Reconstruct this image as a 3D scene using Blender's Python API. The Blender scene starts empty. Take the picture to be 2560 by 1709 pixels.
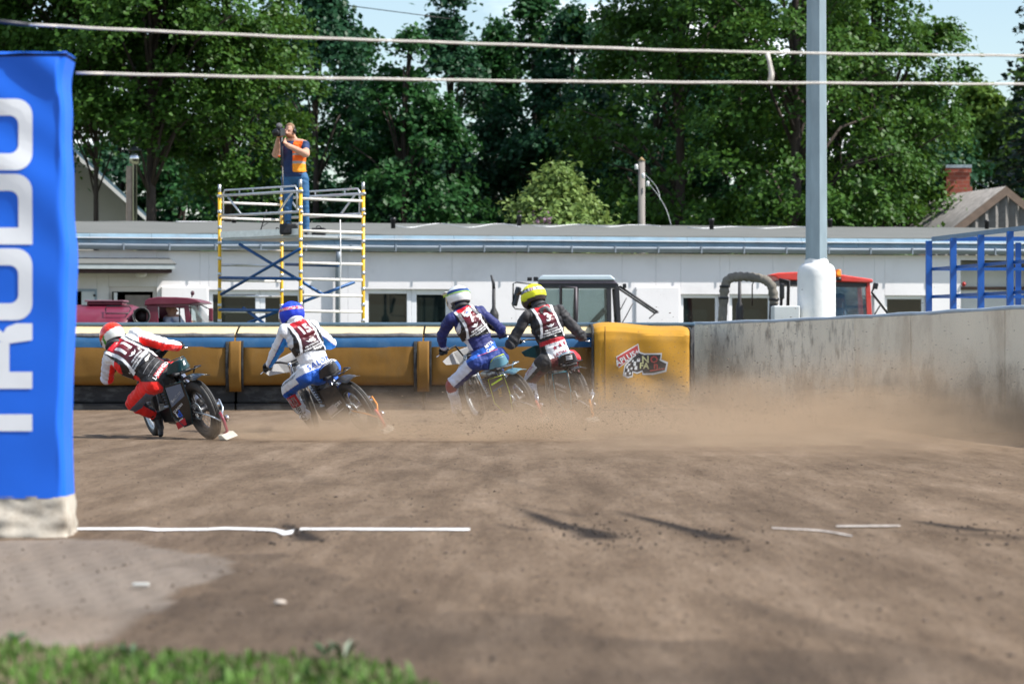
import bpy, bmesh, math, random
import numpy as np
from mathutils import Vector, Matrix, noise
from mathutils.bvhtree import BVHTree
random.seed(7); RNG = np.random.default_rng(7)
R = math.radians
SC = bpy.context.scene; COL = SC.collection

# ------------------------------------------------------------------ camera
FPX, CAM_H, HOR = 7680.0, 1.016, 851.0          # focal length in photo pixels, eye height, horizon row
cam = bpy.data.cameras.new('camera'); camo = bpy.data.objects.new('camera', cam); COL.objects.link(camo)
camo.location = (0, 0, CAM_H); camo.rotation_euler = (R(90), 0, 0)
cam.sensor_width = 36; cam.lens = 108; cam.shift_y = -(854.5 - HOR) / 2560
cam.clip_start = .1; cam.clip_end = 3000
cam.dof.use_dof = True; cam.dof.focus_distance = 33.5; cam.dof.aperture_fstop = 3.3
SC.camera = camo

# ------------------------------------------------------------------ light
SUN = Vector((.84, -.21, 1.0)).normalized()      # direction towards the sun
world = bpy.data.worlds.new('World'); SC.world = world; world.use_nodes = True
wt = world.node_tree; wt.nodes.clear()
def wn(t, **k):
    n = wt.nodes.new(t)
    for a, b in k.items(): setattr(n, a, b)
    return n
sky = wn('ShaderNodeTexSky', sky_type='NISHITA', sun_disc=False)
sky.sun_elevation = math.asin(SUN.z); sky.sun_rotation = math.atan2(SUN.x, SUN.y)
sky.air_density = 1.0; sky.dust_density = .6; sky.ozone_density = 1.4
tc = wn('ShaderNodeTexCoord'); mp = wn('ShaderNodeMapping'); mp.inputs['Scale'].default_value = (5, 5, 14); mp.inputs['Location'].default_value = (1.7, .4, .2)
nz = wn('ShaderNodeTexNoise'); nz.inputs['Scale'].default_value = 1.1; nz.inputs['Detail'].default_value = 7; nz.inputs['Roughness'].default_value = .55
rp = wn('ShaderNodeValToRGB'); rp.color_ramp.elements[0].position = .52; rp.color_ramp.elements[1].position = .70
mx = wn('ShaderNodeMix', data_type='RGBA'); mx.inputs['B'].default_value = (13., 13.3, 13.8, 1)
bg = wn('ShaderNodeBackground'); bg.inputs['Strength'].default_value = .118
out = wn('ShaderNodeOutputWorld')
L = wt.links.new
L(tc.outputs['Generated'], mp.inputs['Vector']); L(mp.outputs['Vector'], nz.inputs['Vector']); L(nz.outputs['Fac'], rp.inputs['Fac'])
L(rp.outputs['Color'], mx.inputs['Factor']); L(sky.outputs['Color'], mx.inputs['A']); L(mx.outputs['Result'], bg.inputs['Color']); L(bg.outputs['Background'], out.inputs['Surface'])
sun = bpy.data.lights.new('sun', 'SUN'); sun.energy = 5.0; sun.angle = R(.53); sun.color = (1, .955, .89)
suno = bpy.data.objects.new('sun', sun); COL.objects.link(suno); suno.rotation_euler = SUN.to_track_quat('Z', 'Y').to_euler()
SC.view_settings.view_transform = 'Standard'; SC.view_settings.look = 'None'; SC.view_settings.exposure = 0.55; SC.view_settings.gamma = 1
SC.render.engine = 'CYCLES'; SC.cycles.use_denoising = True
SC.cycles.max_bounces = 6; SC.cycles.transparent_max_bounces = 12; SC.cycles.volume_bounces = 1
SC.cycles.volume_step_rate = 1.6; SC.cycles.volume_max_steps = 96

# ------------------------------------------------------------------ helpers
def PX(x, y, Y): return Vector(((x - 1280) / FPX * Y, Y, CAM_H - (y - HOR) / FPX * Y))
def s2l(c):
    if isinstance(c, str):
        c = c.lstrip('#'); c = [int(c[i:i + 2], 16) / 255 for i in (0, 2, 4)]
    return tuple(x / 12.92 if x <= .04045 else ((x + .055) / 1.055) ** 2.4 for x in c)
def C(c): return (*s2l(c), 1)

MATS = {}
def M(name, col=None, rough=.55, metal=0., var=.12, vs=6., bump=0., bs=60., coat=0., attr=None, spec=.5, dirt=None, ds=1.5, sheen=0., trans=0., emit=0., stretch=None):
    """procedural surface: base colour (or colour attribute) with noise variation, optional dirt and fine bump"""
    if name in MATS: return MATS[name]
    m = bpy.data.materials.new(name); m.use_nodes = True; nt = m.node_tree; b = nt.nodes['Principled BSDF']
    N = lambda t, **k: nt.nodes.new(t)
    L = nt.links.new
    tc = N('ShaderNodeTexCoord'); vec = tc.outputs['Object']
    if stretch:
        mp = N('ShaderNodeMapping'); mp.inputs['Scale'].default_value = stretch; L(vec, mp.inputs['Vector']); vec = mp.outputs['Vector']
    if attr:
        a = N('ShaderNodeAttribute'); a.attribute_name = attr; c = a.outputs['Color']
    else:
        a = N('ShaderNodeRGB'); a.outputs[0].default_value = (*col, 1); c = a.outputs[0]
    if var:
        n = N('ShaderNodeTexNoise'); n.inputs['Scale'].default_value = vs; n.inputs['Detail'].default_value = 6; L(vec, n.inputs['Vector'])
        mr = N('ShaderNodeMapRange'); mr.inputs['From Min'].default_value = .25; mr.inputs['From Max'].default_value = .75
        mr.inputs['To Min'].default_value = 1 - var; mr.inputs['To Max'].default_value = 1 + var; L(n.outputs['Fac'], mr.inputs['Value'])
        v = N('ShaderNodeVectorMath'); v.operation = 'SCALE'; L(c, v.inputs[0]); L(mr.outputs['Result'], v.inputs['Scale']); c = v.outputs['Vector']
    if dirt:
        n = N('ShaderNodeTexNoise'); n.inputs['Scale'].default_value = ds; n.inputs['Detail'].default_value = 9; n.inputs['Roughness'].default_value = .7; L(vec, n.inputs['Vector'])
        mr = N('ShaderNodeMapRange'); mr.inputs['From Min'].default_value = .5; mr.inputs['From Max'].default_value = .72; L(n.outputs['Fac'], mr.inputs['Value'])
        mm = N('ShaderNodeMath'); mm.operation = 'MULTIPLY'; mm.inputs[1].default_value = dirt[3]; L(mr.outputs['Result'], mm.inputs[0])
        x = N('ShaderNodeMix'); x.data_type = 'RGBA'; L(mm.outputs[0], x.inputs['Factor']); L(c, x.inputs['A']); x.inputs['B'].default_value = (*dirt[:3], 1); c = x.outputs['Result']
    L(c, b.inputs['Base Color'])
    b.inputs['Roughness'].default_value = rough; b.inputs['Metallic'].default_value = metal
    b.inputs['Specular IOR Level'].default_value = spec
    if coat: b.inputs['Coat Weight'].default_value = coat; b.inputs['Coat Roughness'].default_value = .08
    if sheen: b.inputs['Sheen Weight'].default_value = sheen
    if trans: b.inputs['Transmission Weight'].default_value = trans
    if emit: b.inputs['Emission Strength'].default_value = emit; b.inputs['Emission Color'].default_value = (*col, 1)
    if bump:
        n = N('ShaderNodeTexNoise'); n.inputs['Scale'].default_value = bs; n.inputs['Detail'].default_value = 4; L(vec, n.inputs['Vector'])
        bp = N('ShaderNodeBump'); bp.inputs['Strength'].default_value = bump; bp.inputs['Distance'].default_value = .02; L(n.outputs['Fac'], bp.inputs['Height']); L(bp.outputs['Normal'], b.inputs['Normal'])
    MATS[name] = m; return m
def glass(name, tint, alpha, rough=.03):
    """thin pane: clear film with a fresnel gloss over a tinted see-through layer"""
    if name in MATS: return MATS[name]
    m = bpy.data.materials.new(name); m.use_nodes = True; nt = m.node_tree; nt.nodes.clear(); L = nt.links.new
    o = nt.nodes.new('ShaderNodeOutputMaterial'); mx = nt.nodes.new('ShaderNodeMixShader'); mx2 = nt.nodes.new('ShaderNodeMixShader')
    t = nt.nodes.new('ShaderNodeBsdfTransparent'); d = nt.nodes.new('ShaderNodeBsdfDiffuse'); g = nt.nodes.new('ShaderNodeBsdfGlossy'); f = nt.nodes.new('ShaderNodeFresnel')
    t.inputs['Color'].default_value = (.8, .88, .88, 1); d.inputs['Color'].default_value = (*tint, 1); g.inputs['Roughness'].default_value = rough; f.inputs['IOR'].default_value = 1.5
    mx.inputs[0].default_value = alpha; L(t.outputs[0], mx.inputs[1]); L(d.outputs[0], mx.inputs[2])
    L(f.outputs[0], mx2.inputs[0]); L(mx.outputs[0], mx2.inputs[1]); L(g.outputs[0], mx2.inputs[2]); L(mx2.outputs[0], o.inputs['Surface'])
    MATS[name] = m; return m

def chain(o):
    m = Matrix.Identity(4)
    while o is not None: m = o.matrix_basis @ m; o = o.parent
    return m
def tag(o, label, cat, group=None):
    o['label'] = label; o['category'] = cat
    if group: o['group'] = group
    return o
def structure(o): o['kind'] = 'structure'; return o
def stuff(o): o['kind'] = 'stuff'; return o
def thing(name, label, cat, loc=(0, 0, 0), rot=None, group=None):
    o = bpy.data.objects.new(name, None); COL.objects.link(o); o.location = loc; o.empty_display_size = .2
    if rot is not None: o.rotation_euler = rot
    return tag(o, label, cat, group)
def link(name, me, mat, parent=None, local=False):
    """a mesh in world coordinates (or the parent's when local) becomes an object under parent"""
    if parent is not None and not local: me.transform(chain(parent).inverted())
    o = bpy.data.objects.new(name, me); COL.objects.link(o); o.parent = parent
    if mat is not None:
        for mm in (mat if isinstance(mat, (list, tuple)) else [mat]): me.materials.append(mm)
    return o
def copy_tree(o, parent=None, loc=None):
    c = o.copy(); COL.objects.link(c); c.parent = parent
    if loc is not None: c.location = loc
    for ch in list(o.children): copy_tree(ch, c)
    return c

class MB:
    def __init__(s): s.v = []; s.f = []; s.sm = []
    def add(s, vs, fs, smooth=False):
        b = len(s.v); s.v += [Vector(p) for p in vs]; s.f += [tuple(b + i for i in f) for f in fs]; s.sm += [smooth] * len(fs); return s
    def box(s, lo, hi, mat=None):
        (a, b, c), (d, e, f) = lo, hi
        p = [(a, b, c), (d, b, c), (d, e, c), (a, e, c), (a, b, f), (d, b, f), (d, e, f), (a, e, f)]
        if mat is not None: p = [mat @ Vector(q) for q in p]
        return s.add(p, [(0, 3, 2, 1), (4, 5, 6, 7), (0, 1, 5, 4), (1, 2, 6, 5), (2, 3, 7, 6), (3, 0, 4, 7)])
    def cbox(s, c, size, mat=None):
        c = Vector(c); h = Vector(size) / 2; return s.box(c - h, c + h, mat)
    def tube(s, pts, r, n=8, caps=True, closed=False):
        pts = [Vector(p) for p in pts]; k = len(pts); rs = list(r) if isinstance(r, (list, tuple)) else [r] * k
        vs = []; fs = []; up = None
        for i, p in enumerate(pts):
            a = pts[(i - 1) % k] if closed else pts[max(i - 1, 0)]; b = pts[(i + 1) % k] if closed else pts[min(i + 1, k - 1)]
            t = (b - a).normalized()
            if up is None: up = t.orthogonal().normalized()
            up = (up - t * up.dot(t)); up = up.normalized() if up.length > 1e-6 else t.orthogonal().normalized()
            w = t.cross(up)
            for j in range(n):
                an = 2 * math.pi * j / n; vs.append(p + (up * math.cos(an) + w * math.sin(an)) * rs[i])
        m = k if closed else k - 1
        for i in range(m):
            for j in range(n):
                a, b = i * n, ((i + 1) % k) * n; fs.append((a + j, a + (j + 1) % n, b + (j + 1) % n, b + j))
        if caps and not closed: fs += [tuple(range(n))[::-1], tuple((k - 1) * n + j for j in range(n))]
        return s.add(vs, fs, True)
    def prism(s, poly, axis, d0, d1):
        """polygon extruded along an axis: poly holds the two other coordinates in order"""
        n = len(poly)
        def mk(p, d):
            q = list(p); q.insert(axis, d); return q
        vs = [mk(p, d0) for p in poly] + [mk(p, d1) for p in poly]
        fs = [tuple(range(n)), tuple(range(2 * n - 1, n - 1, -1))] + [(i, n + i, n + (i + 1) % n, (i + 1) % n) for i in range(n)]
        return s.add(vs, fs)
    def lathe(s, prof, c, axis=(0, 0, 1), n=20, caps=True):
        """profile of (radius, height) turned round an axis through c"""
        ax = Vector(axis).normalized(); u = ax.orthogonal().normalized(); w = ax.cross(u); c = Vector(c); vs = []; fs = []
        for r, h in prof:
            for j in range(n):
                a = 2 * math.pi * j / n; vs.append(c + ax * h + (u * math.cos(a) + w * math.sin(a)) * r)
        k = len(prof)
        for i in range(k - 1):
            for j in range(n): fs.append((i * n + j, i * n + (j + 1) % n, (i + 1) * n + (j + 1) % n, (i + 1) * n + j))
        if caps: fs += [tuple(range(n))[::-1], tuple((k - 1) * n + j for j in range(n))]
        return s.add(vs, fs, True)
    def ring(s, prof, c, axis, n=40):
        """closed profile (radius, offset) swept round an axis: tyres and rims"""
        ax = Vector(axis).normalized(); u = ax.orthogonal().normalized(); w = ax.cross(u); c = Vector(c); vs = []; fs = []; k = len(prof)
        for j in range(n):
            a = 2 * math.pi * j / n; d = u * math.cos(a) + w * math.sin(a)
            for r, h in prof: vs.append(c + d * r + ax * h)
        for j in range(n):
            for i in range(k): fs.append((j * k + i, j * k + (i + 1) % k, ((j + 1) % n) * k + (i + 1) % k, ((j + 1) % n) * k + i))
        return s.add(vs, fs, True)
    def ball(s, c, r, n=12, m=8, mat=None):
        r = r if isinstance(r, (list, tuple, Vector)) else (r, r, r); c = Vector(c); vs = []; fs = []
        for i in range(m + 1):
            th = math.pi * i / m
            for j in range(n):
                a = 2 * math.pi * j / n; q = Vector((math.sin(th) * math.cos(a) * r[0], math.sin(th) * math.sin(a) * r[1], math.cos(th) * r[2]))
                vs.append(c + (mat @ q if mat is not None else q))
        for i in range(m):
            for j in range(n): fs.append((i * n + j, (i + 1) * n + j, (i + 1) * n + (j + 1) % n, i * n + (j + 1) % n))
        return s.add(vs, fs, True)
    def xf(s, mat): s.v = [mat @ p for p in s.v]; return s
    def mesh(s, name='m'):
        me = bpy.data.meshes.new(name); me.from_pydata([tuple(p) for p in s.v], [], s.f); me.polygons.foreach_set('use_smooth', s.sm); me.update(); return me
    def build(s, name, mat, parent=None, local=False, bev=0, seg=2, solid=0):
        me = s.mesh(name); o = link(name, me, mat, parent, local)
        bm = bmesh.new(); bm.from_mesh(me); bmesh.ops.remove_doubles(bm, verts=bm.verts, dist=1e-5); bmesh.ops.recalc_face_normals(bm, faces=bm.faces); bm.to_mesh(me); bm.free()
        if solid:
            md = o.modifiers.new('thickness', 'SOLIDIFY'); md.thickness = solid; md.offset = 0
        if bev:
            md = o.modifiers.new('edge', 'BEVEL'); md.width = bev; md.segments = seg; md.limit_method = 'ANGLE'; md.angle_limit = R(40)
        return o

def np_mesh(name, verts, faces, k):
    """fast mesh from arrays: faces all have k corners"""
    me = bpy.data.meshes.new(name); nf = len(faces)
    me.vertices.add(len(verts)); me.vertices.foreach_set('co', np.asarray(verts, np.float32).ravel())
    me.loops.add(nf * k); me.loops.foreach_set('vertex_index', np.asarray(faces, np.int32).ravel())
    me.polygons.add(nf); me.polygons.foreach_set('loop_start', np.arange(0, nf * k, k, dtype=np.int32))
    try: me.polygons.foreach_set('loop_total', np.full(nf, k, np.int32))
    except Exception: pass
    me.update(calc_edges=True); me.validate(); return me

def text_mesh(txt, size, bold=.0, shear=0., spacing=1.):
    cu = bpy.data.curves.new('t', 'FONT'); cu.body = txt; cu.size = size; cu.align_x = 'CENTER'; cu.align_y = 'CENTER'; cu.offset = bold * size; cu.shear = shear; cu.space_character = spacing; cu.resolution_u = 2
    o = bpy.data.objects.new('t', cu); COL.objects.link(o); dg = bpy.context.evaluated_depsgraph_get(); dg.update()
    me = bpy.data.meshes.new_from_object(o.evaluated_get(dg)); bpy.data.objects.remove(o); bpy.data.curves.remove(cu); return me
def poly_mesh(pts):
    me = bpy.data.meshes.new('p'); bm = bmesh.new(); bm.faces.new([bm.verts.new((x, y, 0)) for x, y in pts]); bmesh.ops.triangulate(bm, faces=bm.faces); bm.to_mesh(me); bm.free(); return me
def star_mesh(r, k=5, ratio=.42, cx=0, cy=0):
    return poly_mesh([(cx + (r if i % 2 == 0 else r * ratio) * math.sin(math.pi * i / k), cy + (r if i % 2 == 0 else r * ratio) * math.cos(math.pi * i / k)) for i in range(2 * k)])
def decal(name, me, o, u, v, bvh, mat, parent, off=.004, cell=.03, reach=.5):
    """flat print laid on a surface: the mesh's x runs along u, its y along v from o; each point drops onto the surface"""
    bm = bmesh.new(); bm.from_mesh(me)
    for _ in range(4):
        e = [e for e in bm.edges if e.calc_length() > cell]
        if not e: break
        bmesh.ops.subdivide_edges(bm, edges=e, cuts=1); bmesh.ops.triangulate(bm, faces=bm.faces)
    u = Vector(u).normalized(); n = u.cross(Vector(v)).normalized(); v = n.cross(u); o = Vector(o)
    bad = []
    for w in bm.verts:
        p = o + u * w.co.x + v * w.co.y
        if bvh is None: w.co = p + n * off; continue
        hit, nn, _, _ = bvh.ray_cast(p + n * reach, -n, reach * 2)
        if hit is None: bad.append(w)
        else: w.co = hit + n * off
    if bad: bmesh.ops.delete(bm, geom=bad, context='VERTS')
    m2 = bpy.data.meshes.new(name); bm.to_mesh(m2); bm.free(); bpy.data.meshes.remove(me)
    return link(name, m2, mat, parent)
def bvh_of(me, mat=None):
    vs = [(mat @ v.co if mat is not None else v.co.copy()) for v in me.vertices]
    return BVHTree.FromPolygons(vs, [tuple(p.vertices) for p in me.polygons])

# shared surfaces
m_steel = M('galvanised_steel', (.42, .46, .48), .42, .85, .18, 9, bump=.05, bs=30)
m_alu = M('scaffold_aluminium', (.62, .63, .64), .38, .8, .12, 14)
m_black = M('black_paint', (.012, .012, .014), .4, 0, .2)
m_rubber = M('black_rubber', (.018, .018, .018), .72, 0, .3, 20, bump=.15, bs=80)
m_chrome = M('polished_metal', (.75, .75, .76), .16, 1, .05)
m_white = M('white_paint', (.78, .78, .77), .45, 0, .05)
m_skin = M('skin', (.52, .29, .20), .5, 0, .1, 25)
# ------------------------------------------------------------------ ground and track
def GP(x, y):
    Y = FPX * CAM_H / (y - HOR); return ((x - 1280) / FPX * Y, Y)
g = MB(); g.add([(-900, -300, -.62), (900, -300, -.62), (900, 1500, -.62), (-900, 1500, -.62)], [(0, 1, 2, 3)])
structure(g.build('ground', M('yard_ground', (.10, .11, .06), .95, 0, .35, .4, bump=.3, bs=6)))

WALLX = [(2.72, 46.3), (3.97, 42.7), (4.98, 37.5), (5.57, 33.4), (6.15, 27), (6.5, 20), (6.8, 10), (6.9, -15)]
def wall_x(Y):
    ys = [p[1] for p in WALLX][::-1]; xs = [p[0] for p in WALLX][::-1]; return float(np.interp(Y, ys, xs))
RUTS_AND_SHADOW = [([(1286, 1266), (1390, 1308), (1460, 1328), (1500, 1346)], .085, 1.0), ([(1530, 1276), (1680, 1312), (1760, 1340), (1812, 1348)], .075, 1.),
        ([(2270, 1300), (2380, 1318), (2470, 1331)], .06, 1.), ([(712, 1306), (742, 1334), (778, 1352)], .055, 1.), ([(1235, 1306), (1330, 1330)], .03, .6),
        ([(2370, 1338), (2480, 1343), (2560, 1346)], .12, .45), ([(900, 1130), (1200, 1180), (1400, 1235)], .05, .22), ([(560, 1135), (700, 1160), (800, 1210)], .05, .25),
        ([(190, 1097), (330, 1098), (480, 1097)], .05, .5), ([(1000, 1235), (1300, 1262), (1460, 1290)], .04, .3), ([(1750, 1480), (2050, 1570), (2560, 1690)], .10, .3)]  # the level streak is the red rider's cast shadow, painted into the soil
RUTW_AND_SHADOW = [([GP(*p) for p in pts], w, a) for pts, w, a in RUTS_AND_SHADOW]
def seg_dist(px, py, pts):
    d = np.full(px.shape, 1e9); tt = np.zeros(px.shape); n = len(pts) - 1
    for i in range(n):
        ax, ay = pts[i]; bx, by = pts[i + 1]; dx, dy = bx - ax, by - ay; t = np.clip(((px - ax) * dx + (py - ay) * dy) / (dx * dx + dy * dy), 0, 1)
        e = np.hypot(px - ax - t * dx, py - ay - t * dy); m = e < d; d = np.where(m, e, d); tt = np.where(m, (i + t) / n, tt)
    return d, tt
def vnoise(x, y, f, seed=0, oct=4):
    o = np.zeros(x.shape); a = 1.
    for k in range(oct):
        o += a * np.array([noise.noise((float(p) * f, float(q) * f, seed + 7.3 * k)) for p, q in zip(x.ravel(), y.ravel())]).reshape(x.shape); f *= 2.1; a *= .5
    return o
def inpoly(x, y, poly):
    r = np.zeros(x.shape, bool); n = len(poly)
    for i in range(n):
        (ax, ay), (bx, by) = poly[i], poly[(i + 1) % n]
        c = ((ay > y) != (by > y)) & (x < (bx - ax) * (y - ay) / (by - ay + 1e-12) + ax); r ^= c
    return r
ys = [-16., -6., 2., 5.]; y = 7.2
while y < 47.2: ys.append(y); y += max(.045, y * y / 2600)
ys.append(47.3); ys = np.array(ys)
xs = np.concatenate([[-60, -30, -18, -11], np.arange(-8, -1.3, .06), np.arange(-1.3, 5.2, .03), np.arange(5.2, 7.2, .06)])
gx, gy = np.meshgrid(xs, ys)
wl = np.array([wall_x(v) + .12 for v in ys])[:, None]; gx = np.where(gx > wl, wl, gx)
damp = np.zeros(gx.shape); hz = vnoise(gx, gy, .55, 3, 3) * .007
for pts, w, a in RUTW_AND_SHADOW:
    d, t = seg_dist(gx, gy, pts); ww = w * (.45 + 1.0 * t); k = np.exp(-(d / ww) ** 4) * a * np.clip(t * 4 + .2, 0, 1)
    damp = np.maximum(damp, k); hz += .008 * k * (.6 + .8 * vnoise(gx[:1] * 0 + 1, gy[:1], 1, 1, 1).mean())
DAMP = [GP(*p) for p in [(430, 1402), (700, 1384), (960, 1490), (1260, 1548), (1900, 1600), (2700, 1690), (2700, 1750), (1000, 1760), (420, 1690), (180, 1610), (300, 1530), (560, 1470)]]
n1 = vnoise(gx, gy, .9, 11, 4)
jx = gx + .18 * vnoise(gx, gy, 1.6, 21, 3); jy = gy + .5 * vnoise(gx, gy, 1.3, 31, 3)
damp = np.maximum(damp, inpoly(jx, jy, DAMP) * (.34 + .25 * n1))
SLAB = [GP(*p) for p in [(-600, 1352), (300, 1352), (470, 1372), (600, 1410), (480, 1460), (400, 1530), (250, 1585), (120, 1602), (-600, 1606)]]
slab = inpoly(jx * .7 + gx * .3, jy * .6 + gy * .4, SLAB) * np.clip(.85 + .35 * n1, 0, 1)
for k in range(9):
    d, t = seg_dist(gx, gy, [(-3.0 + k * .155, 15.4), (-2.17 + k * .155, 11.3)]); jl = np.exp(-(d / .035) ** 2) * slab * (.5 + .5 * vnoise(gx[:1], gy[:1], 1, k, 1).mean()); damp = np.maximum(damp, jl * .6); hz -= .006 * jl
hump = np.exp(-((gy - 16.1) / .35) ** 2) * .012; hz += hump
hz[ys < 6] = 0
vv = np.stack([gx, gy, hz], -1).reshape(-1, 3); nr, nc = gx.shape
ii = (np.arange(nr - 1)[:, None] * nc + np.arange(nc - 1)[None]).ravel(); ff = np.stack([ii, ii + 1, ii + nc + 1, ii + nc], 1)
me = np_mesh('track', vv, ff, 4)
at = me.attributes.new('damp', 'FLOAT', 'POINT'); at.data.foreach_set('value', np.clip(damp, 0, 1).ravel().astype(np.float32))  # damp soil and dark joints, plus the painted shadow streak
at = me.attributes.new('slab', 'FLOAT', 'POINT'); at.data.foreach_set('value', np.clip(slab, 0, 1).ravel().astype(np.float32))
mt = bpy.data.materials.new('shale_track'); mt.use_nodes = True; nt = mt.node_tree; b = nt.nodes['Principled BSDF']; Lk = nt.links.new
def nd(t, **k):
    n = nt.nodes.new(t)
    for a, v in k.items(): n.inputs[a].default_value = v
    return n
tcn = nd('ShaderNodeTexCoord')
def nzn(scale, det=6, rough=.6, st=(1, 1, 1)):
    mp = nd('ShaderNodeMapping', Scale=st); Lk(tcn.outputs['Object'], mp.inputs['Vector']); n = nd('ShaderNodeTexNoise', Scale=scale, Detail=det, Roughness=rough); Lk(mp.outputs['Vector'], n.inputs['Vector']); return n
big = nzn(.7, 5, .6, (1, .13, 1)); mid = nzn(3.2, 7, .72, (.9, .11, 1)); fine = nzn(48, 4, .7, (1, .16, 1))
def ramp(src, stops):
    r = nt.nodes.new('ShaderNodeValToRGB'); e = r.color_ramp.elements
    while len(e) < len(stops): e.new(.5)
    for k, (p, c) in zip(e, stops): k.position = p; k.color = (*c, 1)
    Lk(src, r.inputs['Fac']); return r
base = ramp(mid.outputs['Fac'], [(.28, (.086, .058, .036)), (.5, (.158, .113, .075)), (.72, (.240, .180, .128))])
bl = ramp(big.outputs['Fac'], [(.3, (.74, .72, .70)), (.7, (1.14, 1.13, 1.12))])
def mixn(mode, fac, a, bb):
    n = nt.nodes.new('ShaderNodeMix'); n.data_type = 'RGBA'; n.blend_type = mode
    for s, k in ((fac, 'Factor'), (a, 'A'), (bb, 'B')):
        if hasattr(s, 'is_linked'): Lk(s, n.inputs[k])
        else: n.inputs[k].default_value = s if not isinstance(s, tuple) else (*s, 1)
    return n.outputs['Result']
c1 = mixn('MULTIPLY', 1., base.outputs['Color'], bl.outputs['Color'])
sp = ramp(fine.outputs['Fac'], [(.30, (.30, .28, .26)), (.43, (1, 1, 1)), (.62, (1.04, 1.04, 1.04)), (.72, (1.9, 1.85, 1.8))])
grn = nzn(20, 5, .75, (1, .13, 1)); sp2 = ramp(grn.outputs['Fac'], [(.30, (.42, .40, .38)), (.45, (1, 1, 1)), (.58, (1.0, 1.0, 1.0)), (.70, (1.55, 1.5, 1.45))])
c2 = mixn('MULTIPLY', .8, c1, sp.outputs['Color']); c2 = mixn('MULTIPLY', .8, c2, sp2.outputs['Color'])
da = nt.nodes.new('ShaderNodeAttribute'); da.attribute_name = 'damp'
sa = nt.nodes.new('ShaderNodeAttribute'); sa.attribute_name = 'slab'; smul = nt.nodes.new('ShaderNodeMath'); smul.operation = 'MULTIPLY'; smul.inputs[1].default_value = .6; Lk(sa.outputs['Fac'], smul.inputs[0])
c2 = mixn('MIX', smul.outputs[0], c2, (.29, .25, .21))
c3 = mixn('MIX', da.outputs['Fac'], c2, (.020, .014, .010)); Lk(c3, b.inputs['Base Color'])
b.inputs['Roughness'].default_value = .95; b.inputs['Specular IOR Level'].default_value = .2
bp = nd('ShaderNodeBump', Strength=.55, Distance=.03); f2 = nzn(26, 6, .75); Lk(f2.outputs['Fac'], bp.inputs['Height']); Lk(bp.outputs['Normal'], b.inputs['Normal'])
me.polygons.foreach_set('use_smooth', [True] * len(me.polygons))
track = structure(link('track', me, mt))
TB = bvh_of(me)
def gz(x, y):
    h = TB.ray_cast(Vector((x, y, 2)), Vector((0, 0, -1)))[0]; return h.z if h is not None else 0.

# clods and grit lying on the track
def rock_cloud(n, posfn, size, seed, stretch=1.):
    rg = np.random.default_rng(seed); V = []; Fc = []
    t = np.array([(1, 0, 0), (-1, 0, 0), (0, 1, 0), (0, -1, 0), (0, 0, 1), (0, 0, -1)], float); F8 = np.array([(0, 2, 4), (2, 1, 4), (1, 3, 4), (3, 0, 4), (2, 0, 5), (1, 2, 5), (3, 1, 5), (0, 3, 5)])
    for i in range(n):
        p = posfn(rg)
        if p is None: continue
        s = size(rg, p); q = t * (rg.uniform(.5, 1.1, (6, 1))) * np.array([s * stretch, s, s * .7]); V.append(q + p); Fc.append(F8 + 6 * (len(V) - 1))
    return np.concatenate(V), np.concatenate(Fc)
def on_track(rg):
    yy = FPX * CAM_H / (rg.uniform(1030, 1709) - HOR); x = rg.uniform(-250, 2700); X = (x - 1280) / FPX * yy
    if X > wall_x(yy) - .3: return None
    return np.array([X, yy, gz(X, yy) + .002])
V, Fc = rock_cloud(3600, on_track, lambda rg, p: rg.choice([.004, .006, .010, .016], p=[.55, .33, .10, .02]) * rg.uniform(.7, 1.3), 5)
stuff(tag(link('dirt_clods', np_mesh('dirt_clods', V, Fc, 3), M('clod_soil', (.12, .088, .066), .95, 0, .7, 7), None), 'small brown soil clods scattered over the track surface', 'soil'))
def by_rut(rg):
    pts, w, a = RUTW_AND_SHADOW[rg.choice([0, 0, 0, 1, 1, 2, 3, 5])]; k = rg.uniform(.35, 1.25) * (len(pts) - 1); i = min(int(k), len(pts) - 2); t = k - i
    X = pts[i][0] * (1 - t) + pts[i + 1][0] * t + rg.normal() * .13; Y = pts[i][1] * (1 - t) + pts[i + 1][1] * t + rg.normal() * .35
    return np.array([X, Y, gz(X, Y) + .003])
V, Fc = rock_cloud(230, by_rut, lambda rg, p: rg.choice([.007, .012, .02], p=[.55, .35, .10]) * rg.uniform(.6, 1.3), 6)
stuff(tag(link('rut_clods', np_mesh('rut_clods', V, Fc, 3), M('damp_soil', (.04, .029, .021), .9, 0, .4, 9), None), 'dark damp soil lumps thrown up around the tyre ruts', 'soil'))

# white start line: powdered lime, uneven outline, lying on the track
def line_strip(pts, hw, name, mat, seedk, parent=None, lift=.006):
    P = [GP(*p) for p in pts]; V = []; n = 0
    for i in range(len(P) - 1):
        (ax, ay), (bx, by) = P[i], P[i + 1]; k = max(2, int(math.hypot(bx - ax, by - ay) / .03))
        for j in range(k + (i == len(P) - 2)):
            t = j / k; X = ax + (bx - ax) * t; Y = ay + (by - ay) * t; a = hw * (1 + .5 * noise.noise((X * 6, seedk, 0)))
            f = hw * (1 + .5 * noise.noise((X * 7, seedk + 5, 0)))
            for dy in (-a, 0, f): V.append((X, Y + dy, gz(X, Y + dy) + lift + (.006 if dy == 0 else 0)))
            n += 1
    F = [f for i in range(n - 1) for f in ((3 * i, 3 * i + 3, 3 * i + 4, 3 * i + 1), (3 * i + 1, 3 * i + 4, 3 * i + 5, 3 * i + 2))]
    mb = MB(); mb.add(V, F, True); return mb.build(name, mat, parent)
m_lime = M('lime_line', (.82, .81, .78), .9, 0, .2, 25, dirt=(.3, .24, .19, .75), ds=14)
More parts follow.
